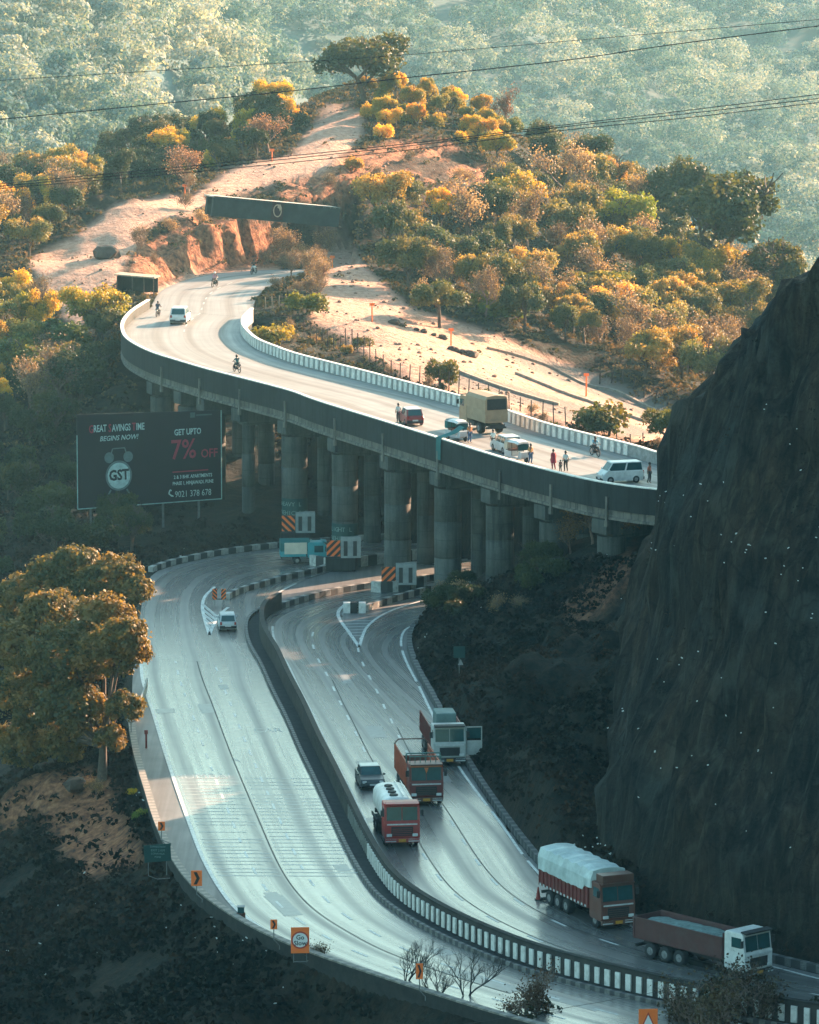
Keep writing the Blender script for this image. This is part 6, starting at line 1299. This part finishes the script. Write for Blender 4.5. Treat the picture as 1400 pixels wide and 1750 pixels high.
for i, (px_, py_, rev, turn, bl, pl, sh, tr, hd, hm, bm_) in enumerate([
    (270, 541, True, 80, 'motorcycle parked beside the curved left parapet end', 'person in a dark shirt riding beside the curved left parapet end', ('navy', (.03, .05, .09)), ('grey', (.2, .2, .2)), 'hair', None, M_SIL),
    (367, 490, True, 70, 'dark motorcycle heading for the shaded bend below the rock cut', 'person in a pinkish shirt riding into the shaded bend below the rock cut', ('pink', (.5, .25, .28)), ('black', (.03, .03, .03)), 'helmet', M_WHITE, M_DK),
    (434, 468, False, -110, 'motorcycle in front of the sunlit rock cut, farthest on the upper road', 'person in black and white riding in front of the sunlit rock cut', ('black', (.03, .03, .03)), ('white', (.6, .6, .58)), 'hair', None, M_WH),
    (405, 636, True, 0.0, 'dark scooter near the middle of the viaduct parapet', 'person in dark clothes riding near the left part of the viaduct parapet', ('teal', (.04, .12, .13)), ('black', (.03, .03, .03)), 'helmet', M_HAIR, M_DK),
    (1017, 779, False, 0.0, 'motorcycle close to the ribbed inner barrier near the cliff', 'person in a light blue shirt riding close to the ribbed inner barrier', ('blue', (.20, .42, .52)), ('black', (.03, .03, .03)), 'hair', None, M_CHAS)]):
    a = deck(px_, py_); rz_ = R(turn) if abs(turn) > 5 else heading(UPL, a[0], a[1]) + (math.pi if rev else 0) + turn
    bike(a, rz_, bl, bm_); person((a[0], a[1], a[2]), rz_, 'ride', cloth(*sh), cloth(*tr), pl, hd, hm)
a = deck(946, 803); person(a, 2.2, 'stand', cloth('maroon', (.25, .03, .05)), cloth('maroon', (.25, .03, .05)), 'person wrapped in a dark red garment walking by the parapet', extra='shawl')
a = deck(967, 806); person(a, 2.0, 'stand', cloth('pale', (.55, .62, .60)), cloth('dark', (.05, .05, .05)), 'person in a pale loose shirt walking beside the person in red')
a = deck(958, 807); person(a, 2.1, 'stand', cloth('brown', (.15, .08, .08)), cloth('dark', (.05, .05, .05)), 'small child between the two people walking by the parapet', scale=.6)
a = deck(803, 757); person(a, -.9, 'stand', cloth('orange', (.62, .25, .10)), cloth('blue_trousers', (.06, .12, .22)), 'person in orange standing in front of the rickshaw with teal sheet')
a = deck(907, 793); person(a, -.9, 'stand', cloth('ochre', (.62, .34, .12)), cloth('blue_trousers', (.06, .12, .22)), 'person in ochre standing in front of the cream roofed rickshaw')
a = deck(1110, 826); person(a, -.5, 'stand', cloth('orange_red', (.55, .16, .10)), cloth('dark', (.05, .05, .05)), 'person in orange red standing right of the white minivan')
a = deck(843, 768); person(a, 2.0, 'stand', cloth('pale', (.55, .62, .60)), cloth('dark', (.05, .05, .05)), 'person in pale clothes standing left of the silver car')
a = deck(681, 722); person(a, 2.0, 'stand', cloth('pale', (.55, .62, .60)), cloth('dark', (.05, .05, .05)), 'person in pale clothes standing left of the dark red hatchback')

# ================================================================== signs and street furniture
M_OR = simple('sign_orange', (.95, .19, .035), .55, .06, 3.0); M_SB = simple('sign_black', (.02, .02, .02), .6); M_POST = simple('post_metal', (.12, .13, .13), .6, .3, 4.0); M_SW = simple('sign_white', (.72, .72, .70), .6, .06, 3.0); M_SR = simple('sign_red', (.45, .05, .03), .6); M_SG = simple('sign_green', (.004, .05, .048), .6, .15, 3.0)
def text_mesh(s, size, mat, parent, loc, rot=(R(90), 0, 0), name='lettering', bold=.0, align='CENTER', sx=1.0):
    cu = bpy.data.curves.new('t', 'FONT'); cu.body = s; cu.size = size; cu.align_x = align; cu.align_y = 'CENTER'; cu.extrude = .004; cu.offset = bold; cu.resolution_u = 2
    o = bpy.data.objects.new('t', cu); COL.objects.link(o); dg = bpy.context.evaluated_depsgraph_get(); dg.update(); me = bpy.data.meshes.new_from_object(o.evaluated_get(dg)); bpy.data.objects.remove(o)
    me.materials.clear(); me.materials.append(mat); r_ = bpy.data.objects.new(name, me); link(r_, parent); r_.location = loc; r_.rotation_euler = rot; r_.scale = (sx, 1, 1); return r_
# boards face -Y (towards the camera side) in local space, post along Z
def chevron(px, py, w, h, label, zc, bend=True, px0=None):
    a = P(px, py, zc); root = empty('chevron_sign', (a[0], a[1], .5), R(4), label, 'road sign', 'orange chevron signs along the outer edge'); zc -= .5
    mb = MB(); mb.box((0, 0, zc), (w, .04, h)); pn = mb.build('panel', [M_OR], root, bevel=.01)
    t = w * .30; mb = MB(); k = h * .40
    for s in (1, -1):
        f = [(-w * .28, -.026, zc + s * k), (-w * .28 + t, -.026, zc + s * k), (w * .30, -.026, zc), (w * .30 - t, -.026, zc)]; mb.add(f, [(0, 1, 2, 3)])
    mb.build('chevron_mark', [M_SB], pn, fix=False)
    mb = MB(); zb = zc - h / 2
    mb.path([(0, .03, zc), (0, .03, zb * .45 if bend else 0), ((.35 if bend else 0), .03, zb * .12), ((.35 if bend else 0), .03, -.1)], .035); mb.build('post', [M_POST], root); return root
chevron(276, 1412, .46, .62, 'smallest chevron sign, highest up the road edge above the green board', 2.0)
chevron(336, 1501, .70, 1.02, 'largest orange chevron sign, just below the green board', 2.0)
chevron(468, 1580, .42, .62, 'orange chevron sign between the drum and the go slow board', 2.0)
chevron(717, 1660, .42, .95, 'orange chevron sign standing among the bare trees', 2.2)
def go_slow():
    a = P(513, 1607, 1.7); root = empty('go_slow_sign', (a[0], a[1], 0), R(5), 'orange board with a white disc reading Go Slow at the road edge', 'road sign')
    mb = MB(); mb.box((0, 0, 1.7), (1.12, .05, 1.62)); b_ = mb.build('board', [M_OR], root, bevel=.01)
    mb = MB(); mb.tube((0, -.027, 1.72), (0, -.045, 1.72), .54, n=32); mb.build('red_ring', [M_SR], b_); mb = MB(); mb.tube((0, -.046, 1.72), (0, -.055, 1.72), .45, n=32); d = mb.build('white_disc', [M_SW], b_)
    for s, z in (('Go', 1.88), ('Slow', 1.52)): text_mesh(s, .40, M_SB, root, (0, -.062, z), bold=.006)
    mb = MB(); [mb.tube((x, .05, .3), (x, .05, 1.7), .03) for x in (-.4, .4)]; mb.path([(-.4, .05, .35), (.4, .05, .35), (.5, .5, .3)], .03); mb.build('post', [M_POST], root)
go_slow()
def tri():
    a = P(1108, 1736, 1.8); root = empty('warning_sign', (a[0], a[1], -.5), R(6), 'orange board with a red edged white warning triangle at the bottom edge', 'road sign')
    mb = MB(); mb.box((0, 0, 1.9), (1.1, .05, 1.6)); b_ = mb.build('board', [M_OR], root, bevel=.01)
    for sc, y, m_, nm in ((.56, -.03, M_SR, 'red_triangle'), (.43, -.034, M_SW, 'white_triangle')):
        mb = MB(); mb.loft([[(sc * math.cos(t), yy, 1.82 + sc * 1.25 * math.sin(t)) for t in (R(90), R(210), R(330))] for yy in (y, y - .008)], smooth=False); mb.build(nm, [m_], b_)
    mb = MB(); mb.box((0, -.046, 1.62), (.34, .01, .12)); mb.box((.04, -.046, 1.72), (.2, .01, .1)); mb.build('vehicle_symbol', [M_SB], b_)
    mb = MB(); mb.tube((0, .05, -.5), (0, .05, 1.7), .045); mb.build('post', [M_POST], root)
tri()
def green_board():
    a = P(277, 1458, 2.4); root = empty('green_direction_sign', (a[0] - .3, a[1], 0), R(9), 'small green direction board with pale lettering beyond the retaining wall', 'road sign')
    mb = MB(); mb.box((0, 0, 2.4), (1.75, .05, 1.15), ry=-.05); b_ = mb.build('board', [M_SG], root, bevel=.01)
    for k, (s, z) in enumerate((('EXPRESSWAY', 2.82), ('EXIT 2 KM', 2.58), ('LONAVALA', 2.36), ('PUNE', 2.14))): text_mesh(s, .17 if k != 1 else .2, simple('sign_pale', (.18, .28, .27), .6), root, (.02, -.032, z), rot=(R(90), 0.05, 0))
    mb = MB(); [mb.tube((x, .05, .9), (x, .05, 2.4), .03) for x in (-.6, .6)]; mb.path([(-.6, .05, .9), (.0, .3, .6), (.9, .9, .5)], .03); mb.path([(.8, .05, 2.7), (.9, .05, 3.0), (.2, .05, 3.3)], .03); mb.build('post', [M_POST], root)
green_board()
def drum():
    a = P(412, 1578, 0); root = empty('barrier_drum', a, 0, 'rusty brown drum with a glass lantern top beside the outer wall', 'drum')
    mb = MB(); rg = [[(r * math.cos(q * math.pi / 9), r * math.sin(q * math.pi / 9), z) for q in range(18)] for r, z in ((.27, 0), (.30, .03), (.28, .1), (.28, .32), (.30, .34), (.28, .36), (.28, .62), (.30, .66), (.27, .68))]; mb.loft(rg); mb.build('barrel', [simple('rust', (.13, .05, .03), .8, .4, 4.0)], root)
    mb = MB(); mb.box((0, 0, .88), (.42, .42, .38)); mb.build('lantern', [M_GLASS], root, bevel=.03); mb = MB(); mb.box((0, 0, 1.1), (.5, .5, .05)); mb.build('lid', [M_GREY], root)
drum()
def hazard_panel(loc, rz, w, h, z, flip, parent, nm='hazard_panel'):
    mb = MB(); mb.box((0, 0, z), (w, .05, h)); p = mb.build(nm, [M_OR], parent, bevel=.01); mb = MB(); n = 4; s = -1 if flip else 1
    st = (w + h) / n * .5
    for k in range(-1, 5):     # black diagonal bars clipped to the panel
        c0 = -w / 2 - h / 2 + (w + h) * (k + .25) / n
        poly = [(c0 - st / 2, -h / 2), (c0 + st / 2, -h / 2), (c0 + st / 2 + h, h / 2), (c0 - st / 2 + h, h / 2)]
        def clip(pl, ax, lim, sg):
            out = []
            for i in range(len(pl)):
                a_, b_ = pl[i], pl[(i + 1) % len(pl)]; ia, ib = sg * a_[ax] <= sg * lim, sg * b_[ax] <= sg * lim
                if ia: out.append(a_)
                if ia != ib: t = (lim - a_[ax]) / (b_[ax] - a_[ax]); out.append((a_[0] + (b_[0] - a_[0]) * t, a_[1] + (b_[1] - a_[1]) * t))
            return out
        pl = clip(clip(poly, 0, w / 2, 1), 0, -w / 2, -1) if poly else []
        if len(pl) >= 3: mb.add([(s * x, -.031, z + zz) for x, zz in pl], [tuple(range(len(pl)))])
    mb.build('black_stripes', [M_SB], p, fix=False); p.rotation_euler.z = rz; return p
def pier_box(px, py, label, flip, idx, wbox=1.8):
    Yp = PIERS[idx][1] - 1.75; a = PY(px, py, Yp); root = empty('pier_guard_box', a, R(3), label, 'hazard board', 'hazard boxes at the pier feet')
    hazard_panel(a, 0, 1.22, 1.45, .95, flip, root)
    mb = MB(); x0 = .68; mb.box((x0 + wbox / 2, .5, 1.0), (wbox, 1.0, 1.9)); bx = mb.build('box', [simple('dusty_white_box', (.26, .30, .30), .8, .25, 1.5)], root, bevel=.03)
    mb = MB(); mb.box((.65, .5, -a[2] / 2 + .02), (2.7, 1.0, a[2] + .02)); mb.build('plinth', [M_CONC], root, bevel=.03)
    for k in range(2): mb = MB(); mb.box((x0 + .42 + k * .85, -.012, .92), (.34, .03, 1.35)); mb.build('black_panel', [M_BLACK], bx)
    return root
pier_box(493, 912, 'striped orange hazard board and pale box at the pier behind the teal pickup', True, 4)
pier_box(570, 955, 'striped orange hazard board and pale box at the pier just right of the teal pickup', False, 5)
pier_box(664, 1001, 'striped orange hazard board and pale box at the lowest of three piers', False, 6)
def twin():
    a = P(374, 1034, 0); root = empty('twin_hazard_boards', a, R(5), 'pair of narrow black and orange striped boards on the kerb nose beside the silver hatchback', 'hazard board')
    for x, f in ((-.35, True), (.42, False)): p = hazard_panel(a, 0, .42, .95, .95, f, root); p.location.x = x
    mb = MB(); [mb.tube((x, .05, 0), (x, .05, 1.2), .03) for x in (-.35, .42)]; mb.box((.04, .08, .5), (.5, .06, .12)); mb.build('post', [M_POST], root)
twin()
def pier_label(xc_, ztop, lines, idx):
    x, y, z0, r, a = PIERS[idx]; root = empty('pier_sign', (x, y, ztop), 0, f'dark green lane sign wrapped round the pier, reading {lines[0].title()}', 'lane sign')
    mb = MB(); rg = []
    for q in range(13):
        t = R(195) + R(150) * q / 12; rg.append([((r + e) * math.cos(t), (r + e) * math.sin(t), z) for e, z in ((.02, -.95), (.06, -.95), (.06, .95), (.02, .95))])
    mb.loft(rg, smooth=False); mb.build('panel', [M_SG], root)
    for k, s in enumerate(lines):
        L_ = len(s); sz = .56
        for i, ch in enumerate(s):
            if ch == ' ': continue
            t = R(204) + i * (sz * .55) / r
            text_mesh(ch, sz, simple('sign_pale', (.18, .28, .27), .6), root, ((r + .075) * math.cos(t), (r + .075) * math.sin(t), .42 - k * .82), rot=(R(90), 0, t + R(90)))
0 and print('piers', [(round(a[0], 1), round(a[1], 1), [round(v) for v in project(a[0], a[1], 3.5)]) for a in PIERS])
pier_label(0, 3.8, ['HEAVY L', 'VEHICLE'], 4); pier_label(0, 3.3, ['LIGHT L', 'VEHICLE'], 5)
for px_, py_, h_, lb, z_ in [(636, 573, 2.0, 'orange marker post in the middle of the beige clearing', 541), (771, 606, 1.8, 'orange marker post at the bend of the old road', 540), (545, 398, 1.3, 'orange marker post at the top of the footpath', 588), (568, 428, 1.6, 'orange marker post among the rocks of the footpath', 584), (316, 328, 1.5, 'orange marker post at the bend of the dirt track', 603), (465, 272, 1.5, 'orange marker post beside the upper dirt track', 620), (1002, 697, 2.4, 'orange marker post beside the old road near the cliff', 530), (250, 1278, 1.3, 'dull red bollard on the shoulder beside the big tree', None)]:
    a = PY(px_, py_, z_) if z_ else P(px_, py_, 0); z0 = H(a[0], a[1]) if z_ else 0; root = empty('marker_post', (a[0], a[1], z0), 0, lb, 'marker post')
    mb = MB(); mb.tube((0, 0, -.3), (0, 0, h_), .09, .07, 8); mb.build('post', [M_OR if z_ else simple('dull_red', (.25, .05, .04), .7)], root); mb = MB(); mb.box((0, 0, h_ - .12), (.55 if z_ else .26, .1, .3)); mb.build('marker_head', [M_OR if z_ else MATS['dull_red']], root)
def fence(label, pts, z0s, step, hh, lean=0.0, r=.06, wires=3, mat=None):
    W_ = []
    for (px_, py_), Y_ in zip(pts, z0s): a = PY(px_, py_, Y_); W_.append((a[0], a[1], 0))
    c_ = resample(catmull(W_), step); root = empty('wire_fence', (c_[0][0], c_[0][1], 0), 0, label, 'fence'); o0 = Vector(root.location); tops = []
    for p in c_[:95]:
        z = H(p[0], p[1]); q = Vector((p[0], p[1], z)) - o0; jx = random.uniform(-.12, .12) + lean; hq = hh * random.uniform(.92, 1.06); mb = MB(); mb.tube(q + Vector((0, 0, -.3)), q + Vector((jx, 0, hq)), r * 1.1, r, 6); mb.build('post', [mat or M_POST], root, fix=False); tops.append((q, q + Vector((jx, 0, hq))))
    mb = MB()
    for k in range(wires):
        f = (k + .8) / wires * .95
        for (a0, a1), (b0, b1) in zip(tops[:-1], tops[1:]): mb.tube(a0.lerp(a1, f), b0.lerp(b1, f), .010, n=3, caps=False)
    mb.build('wire', [mat or M_POST], root, fix=False); return root
M_FP = simple('fence_post', (.06, .045, .04), .8)
fence('long wire fence running behind the ribbed inner barrier of the viaduct', [(520, 575), (580, 603), (660, 640), (760, 672), (850, 698), (940, 722), (1010, 745), (1100, 775)], [533, 526, 517, 511, 506, 502, 500, 498], 1.35, 2.1, mat=M_FP)
fence('short fence of dark leaning posts on the far side of the old road', [(1025, 660), (1075, 676), (1120, 693), (1180, 712)], [552, 550, 548, 546], 1.5, 1.35, lean=.15, r=.09, wires=2, mat=M_FP)
fence('low pale fence beside the yellow bushes at the foot of the footpath', [(455, 560), (490, 556), (525, 550), (553, 545)], [543, 545, 547, 549], 1.0, 1.3, mat=simple('pale_post', (.40, .28, .20), .8))
def round_sign():
    a = P(224, 1226, 1.8); root = empty('round_road_sign', (a[0], a[1], 0), R(10), 'round pale sign with a dark rim half hidden by the big tree', 'road sign')
    mb = MB(); mb.tube((0, 0, 1.8), (0, -.04, 1.8), .42, n=24); d = mb.build('disc', [M_GREY], root); mb = MB(); mb.tube((0, -.041, 1.8), (0, -.05, 1.8), .32, n=24); mb.build('disc_face', [M_WHITE], d)
    mb = MB(); mb.tube((0, .04, -.5), (0, .04, 1.8), .035); mb.build('post', [M_POST], root)
round_sign()
gr = smooth_line(PL([(222, 1246), (236, 1222), (246, 1196), (250, 1180)], 0), .5, 1); g_ = sweep('guard_rail', gr, [(0, .25), (0, 1.0), (-.12, 1.0), (-.12, .25)], [stripe_mat('rail_stripes', (.40, .46, .45), (.16, .19, .19), .5, .5)]); tag(g_, 'short ribbed crash barrier on the shoulder beside the big tree', 'crash barrier')
mb = MB(); [mb.box((p[0], p[1], .45), (.12, .12, .9)) for p in gr[1::3]]; o = mb.build('post', [M_POST]); o.parent = g_
def back_sign():
    a = P(785, 1178, 1.5); root = empty('road_sign_seen_from_behind', (a[0], a[1], H(a[0], a[1])), R(5), 'grey green road sign with a small pale triangle on the dark bank', 'road sign')
    mb = MB(); mb.box((0, 0, 2.2), (.9, .05, .9)); mb.build('board', [M_SG], root); mb = MB(); mb.loft([[(.25 * math.cos(t) + .1, y, 1.35 + .32 * math.sin(t)) for t in (R(90), R(210), R(330))] for y in (-.03, -.05)], smooth=False); mb.build('small_triangle', [M_GREY], root)
    mb = MB(); mb.tube((0, .03, -.6), (0, .03, 2.4), .04); mb.build('post', [M_POST], root)
back_sign()
def cone(px, py, label):
    a = P(px, py, .01); root = empty('traffic_cone', a, 0, label, 'traffic cone'); mb = MB(); mb.tube((0, 0, .05), (0, 0, .85), .17, .04, 14); mb.build('cone', [simple('cone_red', (.30, .05, .04), .7)], root); mb = MB(); mb.box((0, 0, .025), (.46, .46, .05)); mb.build('base', [M_CHAS], root, bevel=.01)
cone(920, 1538, 'dark red traffic cone standing in the lane behind the tarpaulin truck')
a = P(932, 1537, .12); mb = MB(); mb.tube((-.3, 0, .0), (.3, .1, .02), .12, .1, 8); mb.box((.1, .1, .05), (.5, .3, .12), .4); o = mb.build('fallen_debris', [M_CHAS]); o.location = a; tag(o, 'dark fallen debris lying beside the traffic cone', 'debris')
# shack beside the far end of the viaduct
def shack():
    a = PY(235, 505, 556); z = H(a[0], a[1]); root = empty('roadside_shack', (a[0], a[1], max(z, 13.6)), R(-12), 'low roadside shack with a pale plank roof beside the viaduct end', 'shack')
    mb = MB(); mb.box((0, 0, 2.0), (4.6, 2.4, .14), ry=.06); mb.build('roof', [simple('plank_roof', (.34, .27, .20), .9, .4, 3.0)], root); mb = MB(); mb.box((0, .9, 1.0), (4.2, .1, 1.9)); mb.box((-2.0, 0, 1.0), (.1, 1.8, 1.9)); mb.build('wall', [M_KERB], root)
    for x in (-2.0, -.3, 1.0, 2.1): mb = MB(); mb.tube((x, -1.05, -.3), (x, -1.05, 2.0), .06); mb.build('post', [M_BARK], root)
shack()
# billboard
def billboard():
    C4 = [PY(132, 708, 470), PY(378, 699, 476), PY(378, 852, 476), PY(132, 870, 470)]; o0 = Vector(C4[3]); ex = (Vector(C4[2]) - o0); ex.z = 0; wd = ex.length; rz = math.atan2(ex.y, ex.x); ht = C4[0][2] - C4[3][2]
    root = empty('billboard', tuple(o0), rz, 'large dark advertising billboard below the left end of the viaduct', 'billboard'); shx = (C4[2][2] - C4[3][2]) / wd
    def q(u, v, e=0.0): return (u * wd, -e, v * ht * (1 - .055 * u) + u * wd * shx)
    mb = MB(); mb.loft([[q(0, 0, 0), q(1, 0, 0), q(1, 1, 0), q(0, 1, 0)], [q(0, 0, .12), q(1, 0, .12), q(1, 1, .12), q(0, 1, .12)]], smooth=False); pn = mb.build('panel', [simple('billboard_plum', (.010, .009, .014), .7, .2, .5)], root)
    mf = simple('billboard_edge', (.30, .46, .44), .7); mb = MB()
    for a_, b_ in ((q(0, 0, .13), q(1, 0, .13)), (q(1, 0, .13), q(1, 1, .13)), (q(0, .0, .13), q(0, .78, .13))): mb.tube(a_, b_, .05, n=4)
    mb.build('border', [mf], root)
    mb = MB(); [mb.tube((u * wd, .25, -4.0), (u * wd, .25, ht * .8), .12) for u in (.1, .35, .6, .85)]; mb.build('support_post', [M_POST], root)
    mt = simple('print_pale', (.42, .55, .53), .7); mr = simple('print_red', (.36, .03, .06), .7)
    def tx(s, u, v, size, m_, sx=1.0, bold=.0, sh=0.0):
        p = q(u, v, .135); o = text_mesh(s, size, m_, root, p, rot=(R(90), -shx * .9, 0), bold=bold, sx=sx)
        if sh: o.data.transform(Matrix.Shear('XZ', 4, (sh, 0)) if False else Matrix(((1, sh, 0, 0), (0, 1, 0, 0), (0, 0, 1, 0), (0, 0, 0, 1))))
        return o
    tx('G', .098, .835, 1.05, mr, .62, .02); tx('REAT', .158, .84, .92, mt, .60, .02); tx('S', .226, .84, 1.05, mr, .62, .02); tx('AVINGS', .305, .842, .92, mt, .58, .02); tx('T', .392, .845, 1.05, mr, .62, .02); tx('IME', .436, .847, .92, mt, .60, .02)
    tx('BEGINS NOW!', .29, .735, .66, mt, .9, .008, .25)
    tx('GET UPTO', .765, .77, .80, mt, .72, .02); tx('7%', .735, .57, 2.6, mr, .85, .03); tx('OFF', .915, .52, 1.15, mr, .85, .02)
    tx('2 & 3 BHK APARTMENTS', .80, .275, .46, mt, .78, .01); tx('PHASE 1, HINJAWADI, PUNE', .80, .205, .46, mt, .72, .01); tx('9021 378 678', .80, .082, .86, mt, .78, .0)
    mb = MB(); c_ = q(.645, .10, .14); mb.path([(c_[0] - .1, c_[1], c_[2] + .3), (c_[0] - .22, c_[1], c_[2]), (c_[0] + .1, c_[1], c_[2] - .28)], .07, n=5); mb.box((c_[0] - .02, c_[1], c_[2] + .3), (.2, .04, .12), ry=.5); mb.box((c_[0] + .16, c_[1], c_[2] - .25), (.2, .04, .12), ry=.5); mb.build('phone_symbol', [mt], root)
    mb = MB(); mb.box((q(.72, .335, .135)[0] + .9, -.135, q(.8, .335)[2]), (3.6, .01, .12), ry=-shx); mb.build('red_line', [mr], root)
    mb = MB(); mb.box(q(.80, .955, .135), (.5, .01, .5)); mb.box(q(.88, .955, .135), (1.6, .01, .14)); mb.build('small_logo', [simple('print_faint', (.06, .10, .10), .7)], root)
    # alarm clock
    cu, cv = .285, .33; cx, _, cz = q(cu, cv); r = 1.32; ck = simple('print_metal', (.12, .17, .17), .6)
    def disc(x, z, r_, e, m_, nm, par, sxx=1.0): mb = MB(); mb.loft([[(x + r_ * sxx * math.cos(t), -y, z + r_ * 1.08 * math.sin(t)) for t in np.linspace(0, 6.2832, 30, endpoint=False)] for y in (e, e + .012)], smooth=False); return mb.build(nm, [m_], par)
    ring = disc(cx, cz, r, .125, ck, 'clock_rim', root); disc(cx, cz, r * .86, .14, mt, 'clock_face', ring)
    for s in (-1, 1): disc(cx + s * r * .72, cz + r * 1.32, r * .36, .125, ck, 'clock_bell', root); mb = MB(); mb.tube((cx + s * r * .6, -.13, cz - r), (cx + s * r * .8, -.13, cz - r * 1.32), .08); mb.build('clock_foot', [ck], root)
    mb = MB(); mb.path([(cx - .75, -.13, cz + r * 1.6), (cx - .6, -.13, cz + r * 1.95), (cx + .6, -.13, cz + r * 1.97), (cx + .75, -.13, cz + r * 1.62)], .06); mb.build('clock_handle', [ck], root)
    text_mesh('GST', 1.35, simple('print_black', (.012, .014, .016), .7), root, (cx, -.158, cz + .02), bold=.05, sx=.82, rot=(R(90), -.03, 0))
billboard()
# ================================================================== power lines
M_WIRE = simple('cable', (.03, .032, .035), .6)
def wire(pts, Y0, Y1, r, label, group=None):
    q = catmull([PY(a, b, Y0 + (Y1 - Y0) * k / (len(pts) - 1)) for k, (a, b) in enumerate(pts)], 10)
    q0 = q[0] + (q[0] - q[1]) * 40; q1 = q[-1] + (q[-1] - q[-2]) * 40; mb = MB(); mb.path([tuple(v) for v in np.vstack([[q0], q, [q1]])], r, n=5); tag(mb.build('power_line', [M_WIRE], fix=False), label, 'power line', group)
wire([(0, 137), (280, 120), (555, 103), (700, 93), (970, 70), (1225, 48), (1400, 33)], 190, 180, .011, 'thin upper power line, topmost across the far hillside')
wire([(0, 204), (285, 176), (500, 155), (700, 132), (965, 103), (1150, 76), (1400, 44)], 170, 160, .016, 'second power line from the top, crossing in front of the summit tree')
for k, (y0, y1, y2, y3, lb) in enumerate([(314, 281, 245, 161, 'highest of the three bundled power lines'), (318, 286, 249, 168, 'middle of the three bundled power lines'), (322, 292, 256, 175, 'lowest of the three bundled power lines')]): wire([(0, y0), (350, y1), (700, y2), (942, y2 - 29 - k), (1170, (y2 + y3) / 2 - 14), (1400, y3)], 170, 160, .013, lb + ' across the hill')
wire([(860, 1740), (1000, 1717), (1140, 1692)], 240, 235, .012, 'thin cable crossing low in front of the divider at the bottom right')

# low kerbs along the old road beyond the viaduct
for pts, lb in (([(735, 618), (790, 640), (860, 667), (955, 694)], 'low broken kerb along the near side of the old road beyond the viaduct'), ([(836, 598), (880, 610), (960, 640), (1040, 668), (1120, 704)], 'pale broken kerb along the far side of the old road'), ([(880, 640), (950, 668), (1040, 700), (1100, 722)], 'low kerb on the middle strip of the old road')):
    c_ = smooth_line([hit(*p) for p in pts], .6, 2); c_[:, 2] = height(c_[:, 0], c_[:, 1]) - .05
    tag(sweep('old_kerb', c_, [(0, -.1), (0, .34), (.4, .34), (.4, -.1)], [simple('old_kerb_stone', (.30, .25, .20), .9, .3, 2.0)]), lb, 'kerb')
